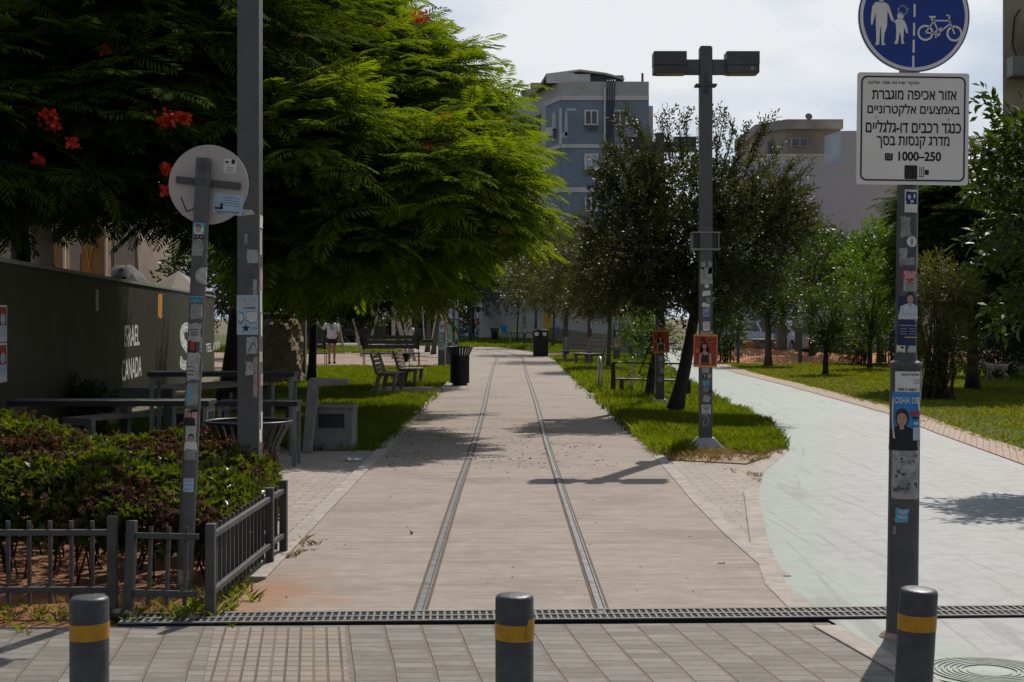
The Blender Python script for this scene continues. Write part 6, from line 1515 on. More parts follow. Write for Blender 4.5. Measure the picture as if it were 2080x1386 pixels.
# young trees on the right lawn
ylt = [(1677,762,[(1675,640,42.4,42,58,.75),(1690,690,42.4,30,22,.5)],L_mid,700,'young lawn tree with a bushy crown, middle one of the lawn','sprig'),
       (1767,750,[(1770,600,47,50,90,1.0),(1760,660,47,32,40,.7)],L_bright,900,'fresh green lawn tree left of the sign post','sprig'),
       (1560,744,[(1560,595,50,65,60,1.3),(1520,590,50,50,50,1.0),(1600,640,50,30,28,.7)],L_mid,1300,'straight trunked lawn tree at the left end of the mesh fence','sprig')]
for i, (u, v, E_, m, n, lab, kd) in enumerate(ylt):
    b_ = G(u, v); tree('lawn_tree', lab, b_, (X(u+(3 if i<2 else -2),b_[1]),b_[1],1.15 if i < 2 else 1.9), .085 if i<2 else .13, [px_ell(*e) for e in E_], n, 70+i, m, 'sprig', M_barkd if i < 2 else M_barkg, 'young trees on the right lawn', size=(.24,.4), shell=.25, tips=14, under=.85)
bgd = [(1650,58,[(1650,535,58,80,80,2),(1700,580,58,60,42,1.6)],L_mid,1300,'spreading green tree behind the mesh fence'),(1790,54,[(1790,510,54,50,60,1.5),(1760,540,54,50,50,1.3),(1810,570,54,40,50,1.2)],L_bright,1200,'bright green tree against the pale building'),
       (1700,64,[(1720,525,64,60,40,1.8),(1660,520,64,50,45,1.6)],L_deep,900,'dark tree in front of the pale building'),(1590,62,[(1590,535,62,60,75,1.8),(1540,580,62,60,40,1.5)],L_mid,1000,'green tree between the leathery tree and the parked cars'),
       (1860,52,[(1880,520,52,60,60,1.8),(1850,560,52,50,60,1.4)],L_deep,1000,'dark tree just right of the sign post')]
for i, (u, d, E_, m, n, lab) in enumerate(bgd):
    tree('background_tree', lab, (X(u,d),d), (X(u,d),d,2.0), .14, [px_ell(*e) for e in E_], n, 80+i, m, 'sprig', M_barkd, 'trees beyond the right lawn', size=(.34,.6), shell=.3, tips=10, under=.85)
# big feathery dark tree and the near broad-leaved branches on the right
b6 = G(1975,792)
ells = [px_ell(1990,470,33,150,130,2.6), px_ell(1900,430,33,70,60,1.4), px_ell(2090,430,34,130,170,2.4), px_ell(1960,560,33,140,70,2.2), px_ell(2080,600,34,110,60,1.8), px_ell(1900,520,32.5,70,50,1.3)]
tree('feathery_tree', 'dark feathery tree on the right lawn behind the wispy shrub', b6, (b6[0],b6[1],2.6), .14, ells, 1500, 91, L_flameshade, 'frond', M_barkd, None, size=(.45,.7), per=6, shell=.4, tips=16)
b7 = (6.9, 15.2); d = 15.0
t7 = thing('broadleaf_tree', 'near broad-leaved tree reaching in from the right edge', 'tree', (b7[0],b7[1],0))
rng = np.random.default_rng(95); b = MB()
br = [((2260,420),(2130,330),(2040,222)),((2260,430),(2110,350),(1990,335)),((2280,430),(2120,400),(2010,390)),((2280,470),(2100,450),(1998,470)),((2280,500),(2120,500),(2005,520)),((2280,340),(2140,270),(2060,262)),((2280,540),(2150,560),(2060,600)),((2260,380),(2100,300),(2030,300)),((2290,520),(2140,480),(2050,490)),((2280,480),(2110,420),(2045,420)),((2260,560),(2120,600),(2058,640))]
parts = []; off0 = np.array((b7[0],b7[1],0))
for i, L_ in enumerate(br):
    dd = d + rng.uniform(-.7,.7); P3 = [np.array((X(u,dd),dd,Z(v,dd))) for u, v in L_]
    P = np.array([(1-q)**2*P3[0]+2*q*(1-q)*P3[1]+q*q*P3[2] for q in np.linspace(0,1,16)])-off0
    b.tube([tuple(p) for p in P], list(np.linspace(.018,.004,16)), 6)
    Q_ = P[4:]; Dv = unit(np.gradient(Q_, axis=0))
    for rep in range(4):
        tv, tf = tmpl_sprig(random.Random(i*5+rep), 6, .46, .46, 68, fold=.08); J = Q_ + rng.normal(size=Q_.shape)*np.array((.07,.12,.07))
        parts.append(scatter_arrays(tv, tf, J, frames(Dv+rng.normal(size=Q_.shape)*.4-UP*.25, rng.normal(size=Q_.shape)*.6+UP), rng.uniform(.20,.30,len(Q_))))
V, Q = sprig_crown([(0,0,4.0,1.4,1.5,1.6)], 900, rng, size=(.24,.34), leaf=.42, wid=.46, nl=7, shell=.3); parts.append((V,Q))
V, Q = merge(parts); limbs(b, (0,0,-.05), (-.1,0,2.6), .12, [(.4,.3,4.6),(-.5,-.2,4.3),(.2,-.6,4.4),(-.3,.5,3.6)], rng); b.build('trunk', M_barkg, t7, smooth='all'); fast_mesh('crown', V, Q, L_broad, t7)

# shrubs
def shrub(name, label, base, ells, n, seed, m, size, group=None, stems=10, leaf=.3, wid=.4, nl=9, gap=0.0, sr=.012, under=.9, out=.7, cat='shrub'):
    rng = np.random.default_rng(seed); t = thing(name, label, cat, (base[0],base[1],0), group=group); E_ = [(e[0]-base[0],e[1]-base[1])+tuple(e[2:]) for e in ells]
    if stems:
        P, O = sample_ellipsoids(E_, stems*3, rng, .4); b = MB()
        for p in P[:stems]:
            s0 = np.array((rng.normal()*.12, rng.normal()*.12, -.03)); m_ = s0+(p-s0)*.5+rng.normal(size=3)*.08; b.tube([s0,m_,p], [sr*2,sr*1.4,sr*.5], 5)
        b.build('stems', M_barkd, t)
    V, Q = sprig_crown(E_, n, rng, size=size, leaf=leaf, wid=wid, nl=nl, shell=.25, gap=gap, under=under, out=out); fast_mesh('foliage', V, Q, m, t); return t
b8 = G(1905,812)
shrub('wispy_shrub', 'tall wispy many-stemmed shrub just right of the sign post', b8, [px_ell(1900,650,29.5,55,80,.8), px_ell(1925,600,29.5,62,65,.7), px_ell(1890,560,29.5,45,45,.5), px_ell(1960,580,29.5,30,30,.4), px_ell(1900,740,29.5,40,60,.5), px_ell(1945,700,29.5,38,70,.5)], 2400, 101, L_feather, (.16,.28), None, 34, leaf=.2, wid=.42, nl=11, gap=.6, sr=.016)
shrub('round_shrub', 'dense round shrub between the lamp and the mesh fence', (X(1470,54),54), [px_ell(1472,675,54,42,60,1.0), px_ell(1455,640,54,30,40,.8)], 1100, 102, L_mid, (.24,.4)); shrub('bright_shrub', 'bright shrub behind the small leaning tree', (X(1290,60),60), [px_ell(1285,655,60,45,38,1.0), px_ell(1315,680,59,30,32,.8)], 900, 103, L_bright, (.26,.42))
shrub('dark_shrub', 'dark rounded shrub on the right lawn behind the wispy one', (X(2030,40),40), [px_ell(2030,690,40,70,60,1.3), px_ell(2090,680,40,60,70,1.3), px_ell(1975,700,41,40,60,1.0)], 1500, 104, L_deep, (.26,.42)); shrub('fence_shrub', 'green shrub filling the gap behind the sign post at the fence', (X(1812,52.5),52.5), [px_ell(1812,670,52.5,32,65,.8), px_ell(1850,700,52,30,50,.8)], 900, 105, L_bright, (.24,.4))
shrub('leafy_bush', 'dark leafy bush growing against the hoarding below the lettering', (X(160,21),21), [px_ell(160,830,21,52,38,.5), px_ell(195,815,21,36,20,.4), px_ell(150,800,21,22,25,.3)], 420, 106, L_deep, (.14,.24), None, 12)
shrub('pole_shrub', 'small yellowish shrub low against the end of the mesh fence', (X(1735,51),51), [px_ell(1735,712,51,36,20,.6)], 320, 107, L_feather, (.2,.34))

for i, (u, d, hh) in enumerate(((575,84,120),(650,104,105),(715,100,92),(780,106,95),(845,110,88),(905,116,84))):
    shrub('boundary_shrub', ['dense dark boundary shrub behind the stone wall end','dark boundary shrub beyond the walking person','dark boundary shrub beyond the crossed play poles','dark boundary shrub beyond the long plaza bench','dark boundary shrub beyond the timber swing','dark boundary shrub behind the poster poles'][i], (X(u,d),d), [px_ell(u,690-hh*.45,d,48,hh*.5,1.6), px_ell(u-34,692-hh*.3,d,30,hh*.34,1.4), px_ell(u+34,692-hh*.32,d,30,hh*.34,1.4)], 1000, 130+i, L_deep, (.45,.75), 'shrubs along the far boundary', 8, sr=.03)
# ------------------------------------------------------------------ hedge
L_hedge = leaf_mat('glossy_hedge_leaf', (.036,.056,.006), (.105,.13,.018), .42, .36, (1.9,1.8,.4), .35)
L_brown = leaf_mat('dry_brown_seed_head', (.075,.040,.022), (.15,.085,.05), .25, .75, (1.3,1.1,.8), .1)
rng = np.random.default_rng(404)
t = thing('hedge', 'low glossy green hedge with patches of dry brown seed heads behind the railing', 'hedge', (-3.6, 10.2, 0))
off0 = np.array((-3.6,10.2,0))
def hedge_top(x, y):
    z = .55 + .17*np.clip((-x-1.6)/2.2,0,1) + .05*np.sin(x*4.1+y*2)+.04*np.sin(y*5.3-x*3)
    z *= np.clip(.66+.8*(y-8.95),0,1)*np.clip(.72+1.0*(-1.64-x),0,1)
    return z
N = 4300
x = rng.uniform(-6.6,-1.72,N); y = rng.uniform(9.05,12.3,N); z = hedge_top(x,y) - rng.random(N)**2*.16
N2 = 1500; x2 = rng.uniform(-5,-1.78,N2); y2 = 9.02+rng.random(N2)*.35; z2 = hedge_top(x2,y2)*(.42+.58*rng.random(N2)**.7)
N3 = 900; x3 = -1.80+rng.random(N3)*.12; y3 = rng.uniform(9.2,12.2,N3); z3 = hedge_top(x3,y3)*(.30+.70*rng.random(N3)**.7)
P = np.concatenate([np.stack([x,y,z],1), np.stack([x2,y2,z2],1), np.stack([x3,y3,z3],1)])
O = np.concatenate([np.tile((0,0,1.),(N,1)), np.tile((0,-.8,.5),(N2,1)), np.tile((.8,-.1,.5),(N3,1))]) + rng.normal(size=(N+N2+N3,3))*.35
bm_ = np.sin(P[:,0]*2.7+1.2)*np.sin(P[:,1]*2.3+.5)+.55*np.sin(P[:,0]*6.1)*np.sin(P[:,2]*9+P[:,1]*4)+rng.normal(size=len(P))*.42 + .35*np.clip((-P[:,0]-3.2),0,1)
keep_ = P[:,0] < -.156*P[:,1]; P, O, bm_ = P[keep_], O[keep_], bm_[keep_]
brown = bm_ > .28
parts = {0: [], 1: []}
for k_ in range(4):
    tv, tf = tmpl_sprig(random.Random(k_+700), 13, 1.0, .44, 62, whorl=True, fold=.10); sel = (np.arange(len(P)) % 4 == k_)
    q = sel & ~brown; parts[0].append(scatter_arrays(tv, tf, P[q]-off0, frames(O[q], rng.normal(size=(q.sum(),3))), rng.uniform(.055,.085,q.sum())))
    tv, tf = tmpl_sprig(random.Random(k_+800), 20, .55, .5, 80, whorl=True, fold=.3); q = sel & brown
    for rep in range(2): parts[1].append(scatter_arrays(tv, tf, P[q]-off0+rng.normal(size=(q.sum(),3))*.02+np.array((0,0,.025)), frames(O[q]+rng.normal(size=(q.sum(),3))*.4, rng.normal(size=(q.sum(),3))), rng.uniform(.05,.08,q.sum())))
fast_mesh('green_leaves', *merge(parts[0]), L_hedge, t); fast_mesh('brown_seed_heads', *merge(parts[1]), L_brown, t)
b = MB()
for q in range(150):
    a = np.array((rng.uniform(-6,-1.85), rng.uniform(9.1,10.4), -.03))-off0
    b.tube([tuple(a), tuple(a+np.array((rng.normal()*.06,rng.normal()*.06,.28))), tuple(a+np.array((rng.normal()*.14,rng.normal()*.12,.52)))], [.008,.006,.003], 4)
b.build('stems', M_barkd, t)

# ------------------------------------------------------------------ grass
L_grass = leaf_mat('grass_blade', (.050,.080,.010), (.125,.16,.024), .55, .5, (1.9,1.75,.3), .2)
L_lawn = leaf_mat('lawn_grass_blade', (.085,.105,.016), (.16,.18,.035), .58, .55, (1.8,1.7,.35), .15)
L_dry = leaf_mat('dry_grass_blade', (.16,.11,.045), (.27,.20,.09), .35, .7, (1.3,1.2,.8), .1)
def inside(poly, x, y):
    c = np.zeros(len(x), bool); n = len(poly)
    for i in range(n):
        (x0_,y0_),(x1_,y1_) = poly[i], poly[(i+1)%n]
        if y0_ == y1_: continue
        k_ = ((y0_ > y) != (y1_ > y)) & (x < (x1_-x0_)*(y-y0_)/(y1_-y0_)+x0_); c ^= k_
    return c
def tuft_tmpl(seed, n=7, spread=.35, w=.07):
    rr = np.random.default_rng(seed); V, Q = [], []
    for i in range(n):
        p = np.array((rr.normal()*.25, rr.normal()*.25, 0)); a = rr.uniform(0,6.28); l = rr.uniform(.6,1.1); lean = rr.uniform(.05,spread*1.5)
        d = np.array((math.cos(a),math.sin(a),0)); s = np.array((-d[1],d[0],0))*w*.5
        b_ = len(V); V += [p-s, p+s, p+d*lean*.35*l+np.array((0,0,.55*l))+s*.8, p+d*lean*l+np.array((0,0,.95*l))]; Q.append((b_,b_+1,b_+2,b_+3))
    return np.array(V), np.array(Q)
def grass(name, poly, dens, h, m, seed, holes=(), spread=.45, w=.07, z=0.0, patch=.0, ymax=None):
    rg_ = np.random.default_rng(seed); xs_ = [p[0] for p in poly]; ys2 = [p[1] for p in poly]
    area = (max(xs_)-min(xs_))*(max(ys2)-min(ys2)); n = int(area*dens)
    x_, y_ = rg_.uniform(min(xs_),max(xs_),n), rg_.uniform(min(ys2),max(ys2),n)
    k_ = inside(poly, x_, y_)
    for hp in holes: k_ &= ~inside(hp, x_, y_)
    k_ &= (np.abs(x_) < y_*.345+1.0)
    if patch: k_ &= (np.sin(x_*2.1+y_*.7)*np.sin(y_*1.3-x_*.5)+rg_.normal(size=n)*.5 > -patch)
    x_, y_ = x_[k_]+rg_.normal(size=k_.sum())*.05, y_[k_]+rg_.normal(size=k_.sum())*.11; hh = h*(rg_.uniform(.6,1.3,len(x_)))*(1+.35*np.sin(x_*1.7+y_)*np.sin(y_*1.1)); parts_ = []
    for q in range(5):
        tv, tf = tuft_tmpl(seed*7+q, spread=spread, w=w); s_ = slice(q,None,5); g = rg_.uniform(0,6.28,len(x_[s_]))
        parts_.append(scatter_arrays(tv, tf, np.stack([x_[s_],y_[s_],np.full(len(g),z)],1), frames(np.stack([np.cos(g),np.sin(g),0*g],1), np.tile(UP,(len(g),1))), hh[s_]))
    o = fast_mesh(name, *merge(parts_), m); return struct(o, True)
island = [(1.66,17.3),(2.55,16.75),(3.25,18.35),(3.68,22.2),(3.84,25.6),(3.98,30),(4.35,38),(1.64,38)]
nearisl = [(1.72,17.9),(2.6,17.5),(3.3,18.6),(3.72,22.2),(3.86,25.6),(1.7,25.6)]
hole1 = [(1.65,30.2),(3.5,29.8),(3.7,31.4),(1.65,32.2)]
tag(grass('grass', nearisl, 620, .13, L_grass, 1, ([(2.12,17.4),(2.72,17.4),(2.68,19.1),(2.1,19.1)],), spread=.6), 'long green grass on the near island round the lamp', 'grass')
tag(grass('grass', [(1.66,25.6),(3.86,25.6),(4.0,30),(4.4,38),(5.2,55),(5.7,63),(1.6,62),(1.64,38)], 170, .13, L_grass, 2, (hole1, [(2.42,27.3),(2.98,27.3),(2.98,28.15),(2.42,28.15)]), w=.1), 'green grass strip between the tram path and the bicycle path', 'grass')
tag(grass('grass', [(1.75,17.1),(2.55,16.7),(3.25,18.2),(3.35,18.9),(2.5,17.9),(1.76,18.2)], 330, .075, L_dry, 3, spread=1.0, patch=.25), 'dry brown grass along the near tip of the island', 'grass')
tag(grass('grass', [(1.95,16.9),(2.5,14.7),(2.62,15.2),(2.95,17.2)], 60, .07, L_dry, 4, spread=1.0, patch=.1), 'dry grass tufts on the beige paving wedge', 'grass')
ll = [(-1.62,18.4),(-2.7,18.5),(-3.4,20.2),(-5.6,20.6),(-8.6,48.7),(-1.62,48.7)]
pad = [(-1.62,31.4),(-3.1,31.4),(-3.1,35.2),(-1.62,35.2)]
tag(grass('grass', [(-1.60,18.3),(-2.7,18.5),(-3.4,20.2),(-5.6,20.6),(-6.3,30),(-1.58,30)], 330, .085, L_grass, 5, (pad,), w=.08), 'green lawn left of the path round the concrete block', 'grass')
tag(grass('grass', [(-1.58,30),(-6.3,30),(-8.6,48.7),(-1.6,48.7)], 150, .10, L_grass, 6, (pad,), w=.1), 'green lawn between the end-on benches and the plaza', 'grass')
tag(grass('grass', [(5.95,15),(6.2,21),(6.6,25.4),(6.85,35.4),(6.95,44),(7.3,52.5),(18,52.5),(16,30),(9,15)], 130, .055, L_lawn, 7, w=.14, spread=.8), 'short sunlit lawn right of the bicycle path', 'grass')
tag(grass('grass', [(-3.6,83),(-.4,81.5),(1.4,71.5),(2.2,70),(4.6,68),(5,84),(4,112),(-9,112),(-9,94)], 45, .16, L_grass, 8, w=.14), 'far grass beyond the bend of the path', 'grass')
tag(grass('grass', [(-16,70.5),(-5,67.5),(-5,72),(-16,96)], 40, .16, L_grass, 9, w=.14), 'far grass beyond the plaza', 'grass')
tag(grass('weeds', [(-4,8.0),(-1.66,8.05),(-1.62,8.5),(-4,8.5)], 95, .065, L_dry, 10, spread=1.2, w=.12), 'dry weeds at the foot of the low railing', 'weeds')
tag(grass('weeds', [(-4,7.98),(-1.5,8.02),(-1.46,8.6),(-1.6,9.4),(-1.75,8.4),(-4,8.3)], 150, .07, L_grass, 11, spread=1.2, w=.16), 'small green weeds at the foot of the low railing', 'weeds')
tag(grass('weeds', [(-1.56,10.0),(-1.38,10.0),(-1.40,10.9),(-1.56,10.9)], 180, .06, L_dry, 12, spread=1.2, w=.12), 'dry weeds at the back corner of the railing', 'weeds')

# fallen leaves, petals and twigs on the path
rng = np.random.default_rng(15)
n = 420; y = rng.gamma(3.0,1.3,n)+15.2; x = -1.45+rng.random(n)**1.3*2.6; k_ = y < 27; x, y = x[k_], y[k_]
tv = np.array([(-.5,-.2,.0),(.1,-.3,.12),(.5,.1,.02),(-.1,.3,.15)]); tf = np.array([(0,1,2,3)])
P = np.stack([x,y,np.full(len(x),.008)],1); g = rng.uniform(0,6.28,len(x))
L_litter = leaf_mat('fallen_petals', (.16,.045,.02), (.10,.06,.03), .2, .8, (1.2,1,1), .1)
struct(tag(fast_mesh('fallen_leaves', *scatter_arrays(tv, tf, P, frames(np.stack([np.cos(g),np.sin(g),0*g],1), np.tile(UP,(len(g),1))+rng.normal(size=(len(g),3))*.15), rng.uniform(.015,.05,len(g))), L_litter), 'reddish fallen leaves and petals scattered on the path', 'leaves'), True)
n = 240; x = rng.uniform(-2.2,2.5,n); y = rng.uniform(8.4,30,n); P = np.stack([x,y,np.full(n,.007)],1); g = rng.uniform(0,6.28,n)
k_ = (x > -1.4) & (x < 1.55); P, g = P[k_], g[k_]
L_twig = leaf_mat('dry_twig_bits', (.05,.04,.03), (.11,.085,.06), .1, .8, (1,1,1), .1)
struct(tag(fast_mesh('leaf_litter', *scatter_arrays(tv, tf, P, frames(np.stack([np.cos(g),np.sin(g),0*g],1), np.tile(UP,(len(g),1))), rng.uniform(.008,.028,len(g))), L_twig), 'tiny dry bits of leaf and twig strewn over the path', 'leaves'), True)
x0, y0 = G(836,1087)
t = thing('seed_pod', 'small pale round seed pod with a stalk lying on the path', 'seed pod', (x0,y0,.006)); b = MB(); b.lathe([(.002,0),(.010,.003),(.013,.012),(.010,.021),(.002,.024)], 12); b.build('pod', M_dirtpad, t, smooth='all'); b = MB(); b.tube([(0,0,.02),(-.01,.005,.028),(-.02,.008,.026)], .002, 5); b.build('stalk', M_barkd, t)
x0, y0 = G(1465,1147); t = thing('cigarette_end', 'flattened white cigarette end on the path near the paving wedge', 'litter', (x0,y0,.006), .1); b = MB(); b.tube([(-.022,0,.005),(.012,0,.005)], .005, 8); b.build('paper', M_white, t); b = MB(); b.tube([(.0125,0,.005),(.024,0,.005)], .0049, 8); b.build('filter', M_dirtyw, t)
x0, y0 = G(717,937); rg = np.random.default_rng(5); b = MB(); n = 7
vs = [(-.09+.18*i/n, -.05+.1*j/4, abs(rg.normal())*.022+.006) for j in range(5) for i in range(n+1)]; b.add(vs, [(j*(n+1)+i, j*(n+1)+i+1, (j+1)*(n+1)+i+1, (j+1)*(n+1)+i) for j in range(4) for i in range(n)])
tag(b.build('crumpled_paper', M_white, loc=(x0,y0,.0)), 'crumpled white paper on the side paving near the fountain block', 'litter')
def rock(x, y, s, label, m, seed):
    rg = np.random.default_rng(seed); b = MB(); prof = []
    n, r_ = 12, 7; vs = []
    for j in range(r_+1):
        for i in range(n):
            th, ph = math.pi*j/r_, 2*math.pi*i/n; l = 1+.22*math.sin(3*ph+seed)*math.sin(th*2+1)+rg.normal()*.05
            vs.append((s*1.2*l*math.sin(th)*math.cos(ph), s*.9*l*math.sin(th)*math.sin(ph), s*.6*l*math.cos(th)+s*.45))
    b.add(vs, [(j*n+i, j*n+(i+1)%n, (j+1)*n+(i+1)%n, (j+1)*n+i) for j in range(r_) for i in range(n)])
    return tag(b.build('stone', m, loc=(x,y,0), smooth='all'), label, 'stone', 'stones at the planter edge')
x0, y0 = G(242,1262); rock(x0, y0+.02, .055, 'dark lump of stone at the foot of the railing gap', M_barkd, 3); x0, y0 = G(276,1240); rock(x0,y0,.022,'small pale stone just inside the low railing', M_dirtpad, 5); x0, y0 = G(203,1210); rock(x0,y0,.025,'small whitish stone behind the near left railing', M_white, 6)
a_, c_ = G(-60,1238), G(108,1205); t_ = MB(); t_.tube([(a_[0],a_[1],.02),((a_[0]+c_[0])/2,(a_[1]+c_[1])/2-.03,.05),(c_[0],c_[1],.07)], [.012,.011,.008], 8); tag(t_.build('bare_branch', M_dirtpad, smooth='all'), 'pale bare branch lying on the soil behind the left railing', 'branch')
for i, (u, v, s_) in enumerate(((800,931,.03),(900,932,.012))):
    x0, y0 = G(u, v); tv2, tf2 = tmpl_sprig(random.Random(i), 4, .9, .5, 50); V, Q = scatter_arrays(tv2, tf2, np.array([[0,0,.012]]), np.eye(3)[None], np.array([s_])); o = fast_mesh('curled_leaf', V, Q, L_twig); o.location = (x0,y0,0); tag(o, ['curled dark dead leaf on the shaded part of the path','tiny dead leaf on the shaded part of the path'][i], 'leaf')
# manhole rings in the painted asphalt at the bottom right
x0, y0 = G(2010,1368); t = thing('manhole_cover', 'round painted-over manhole cover with concentric ribs at the bottom right corner', 'manhole', (x0,y0,.004))
M_man = mat('painted_over_iron', (.24,.27,.235), .6, .1, var=.25, scale=20, dirt=.4)
b = MB(); b.lathe([(.31,0),(.31,.006),(.285,.006),(.285,.001)], 48, cap=False); b.build('frame', M_man, t)
b = MB(); b.lathe([(.28,0),(.28,.004)] + [(r_, z_) for q in range(6) for r_, z_ in ((.265-q*.026,.004),(.262-q*.026,.010),(.25-q*.026,.010),(.247-q*.026,.004))] + [(.1,.004),(.1,.008),(.001,.008)], 48, cap=False); b.build('lid', M_man, t)
# ------------------------------------------------------------------ people and a dog
def skin_mesh(name, joints, bones, m, parent, root, sub=2):
    "one continuous body grown over a skeleton; joints: name -> (x,y,z,r)"
    names = list(joints); idx = {n: i for i, n in enumerate(names)}
    me = bpy.data.meshes.new(name); me.from_pydata([joints[n][:3] for n in names], [(idx[a],idx[c]) for a, c in bones], []); me.update()
    o = bpy.data.objects.new(name, me); COL.objects.link(o); o.parent = parent; me.materials.append(m)
    md = o.modifiers.new('skin', 'SKIN'); md.use_smooth_shade = True
    for i, n in enumerate(names):
        r = joints[n][3]; r = r if isinstance(r, tuple) else (r, r); me.skin_vertices[0].data[i].radius = r
        me.skin_vertices[0].data[i].use_root = (n == root)
    s = o.modifiers.new('smooth', 'SUBSURF'); s.levels = s.render_levels = sub
    return o
def tube_cloth(name, rings, m, parent, n=20):
    "clothing as rings (x,y,z,rx,ry)"
    b = MB(); vs = []
    for (x, y, z, rx, ry) in rings: vs += [(x+rx*math.cos(2*math.pi*k/n), y+ry*math.sin(2*math.pi*k/n), z) for k in range(n)]
    b.add(vs, [(i*n+k, i*n+(k+1)%n, (i+1)*n+(k+1)%n, (i+1)*n+k) for i in range(len(rings)-1) for k in range(n)])
    o = b.build(name, m, parent, smooth='all'); md = o.modifiers.new('thickness','SOLIDIFY'); md.thickness = .012; return o
M_skinp = mat('suntanned_skin', (.30,.16,.105), .55, var=.06); M_shirt = mat('white_blouse', (.58,.56,.54), .85, var=.06, scale=14, bump=.3); M_short = mat('navy_shorts', (.012,.014,.03), .85, var=.15); M_shoe = mat('black_sandals', (.012,.012,.012), .6)
def body(parent, J, m=M_skinp):
    B = [('pelvis','belly'),('belly','chest'),('chest','neck'),('neck','jaw'),('jaw','head'),('head','crown')]
    for s in 'LR':
        B += [('pelvis','hip'+s),('hip'+s,'knee'+s),('knee'+s,'ankle'+s),('ankle'+s,'toe'+s),('chest','shoulder'+s),('shoulder'+s,'elbow'+s),('elbow'+s,'wrist'+s),('wrist'+s,'palm'+s)]
        p, w = np.array(J['palm'+s][:3]), np.array(J['wrist'+s][:3]); d = unit((p-w)[None])[0]; sd = unit(np.cross(d, (0.2,1,.1))[None])[0]; nn = np.cross(d, sd)
        for q, (o_, l_) in enumerate(((-.028,.070),(-.010,.080),(.010,.076),(.028,.060))):
            a = p+sd*o_+d*.02; mid = a+d*l_*.55+nn*.008; e = mid+d*l_*.4+nn*.022
            J['f%d%sa' % (q,s)] = tuple(a)+(.009,); J['f%d%sb' % (q,s)] = tuple(mid)+(.008,); J['f%d%sc' % (q,s)] = tuple(e)+(.007,)
            B += [('palm'+s,'f%d%sa' % (q,s)),('f%d%sa' % (q,s),'f%d%sb' % (q,s)),('f%d%sb' % (q,s),'f%d%sc' % (q,s))]
        th = p-d*.02+sd*.045; J['t%sa' % s] = tuple(th)+(.010,); J['t%sb' % s] = tuple(th+sd*.018+d*.035)+(.008,); B += [('palm'+s,'t%sa' % s),('t%sa' % s,'t%sb' % s)]
    return skin_mesh('body', J, B, m, parent, 'pelvis')
px_, py_ = G(674,739)
t = thing('person', 'person in a white blouse and dark shorts walking on the plaza, seen from behind', 'person', (px_,py_,0), R(4))
J = {'pelvis':(0,0,.90,(.14,.10)),'belly':(0,.01,1.04,(.115,.085)),'chest':(0,.0,1.25,(.135,.095)),'neck':(0,.01,1.42,.05),'jaw':(0,.03,1.50,.062),'head':(0,.02,1.57,(.078,.092)),'crown':(0,.01,1.645,.055),
     'hipL':(-.085,0,.84,.085),'kneeL':(-.085,-.03,.47,.056),'ankleL':(-.08,-.10,.09,.036),'toeL':(-.085,.06,.035,.032),'hipR':(.085,0,.84,.085),'kneeR':(.09,.06,.47,.056),'ankleR':(.085,-.0,.085,.036),'toeR':(.10,.16,.03,.032),
     'shoulderL':(-.165,0,1.37,.048),'elbowL':(-.31,.02,1.19,.038),'wristL':(-.40,.12,1.30,.027),'palmL':(-.43,.15,1.36,.030),'shoulderR':(.165,0,1.37,.048),'elbowR':(.22,.0,1.10,.038),'wristR':(.235,.06,.88,.027),'palmR':(.24,.08,.80,.030)}
body(t, J)
tube_cloth('blouse', [(0,0,.86,.185,.145),(0,0,.95,.175,.135),(0,.005,1.05,.16,.12),(0,0,1.2,.175,.125),(0,0,1.32,.185,.12),(0,.005,1.40,.13,.09),(0,.01,1.43,.075,.065)], M_shirt, t)
for s, sx in (('L',-1),('R',1)):
    b = MB(); b.tube([J['shoulder'+s][:3], tuple((np.array(J['shoulder'+s][:3])+np.array(J['elbow'+s][:3]))/2), J['elbow'+s][:3]], [.068,.064,.062], 12); b.build('sleeve', M_shirt, t, smooth='all')
    b = MB(); h_, k_ = np.array(J['hip'+s][:3]), np.array(J['knee'+s][:3]); b.tube([tuple(h_+(0,0,.06)), tuple(h_+(k_-h_)*.2), tuple(h_+(k_-h_)*.36)], [.108,.104,.106], 14); b.build('shorts_leg', M_short, t, smooth='all')
    a_, o_ = np.array(J['ankle'+s][:3]), np.array(J['toe'+s][:3]); b = MB(); d_ = unit((o_-a_)[None])[0]; b.beam(tuple(a_+np.array((0,-.05,-.068))), tuple(o_+np.array((0,.07,-.018))), .095, .03); b.tube([tuple(a_+np.array((0,.06,-.02))), tuple(a_+np.array((0,.075,-.045)))], .045, 10); b.build('sandal', M_shoe, t)
tube_cloth('shorts', [(0,0,.78,.17,.13),(0,0,.88,.175,.135),(0,0,.98,.155,.12)], M_short, t)
b = MB(); b.lathe([(.02,1.72),(.075,1.70),(.105,1.63),(.112,1.55),(.10,1.46),(.075,1.38),(.05,1.30),(.02,1.24)], 18, (0,-.03,0), cap=False); o = b.build('long_dark_hair', M_hair, t, smooth='all')
S = (lambda x, z, off: (x, .118+off, z)), None
for sx in (-1,1):
    b = MB(); b.lathe([(.001,-.008),(.009,0),(.001,.008)], 8, (sx*.03,.107,1.575)); b.build('eye', M_black, t)
    b = MB(); b.cbox((sx*.086,.02,1.56),(.018,.03,.055)); b.build('ear', M_skinp, t, bevel=.006)
b = MB(); b.add([(-.014,.105,1.53),(.014,.105,1.53),(0,.135,1.535),(0,.108,1.585)], [(0,1,2),(0,2,3),(2,1,3)]); b.build('nose', M_skinp, t); b = MB(); b.cbox((0,.102,1.502),(.045,.012,.012)); b.build('mouth', M_pred, t)

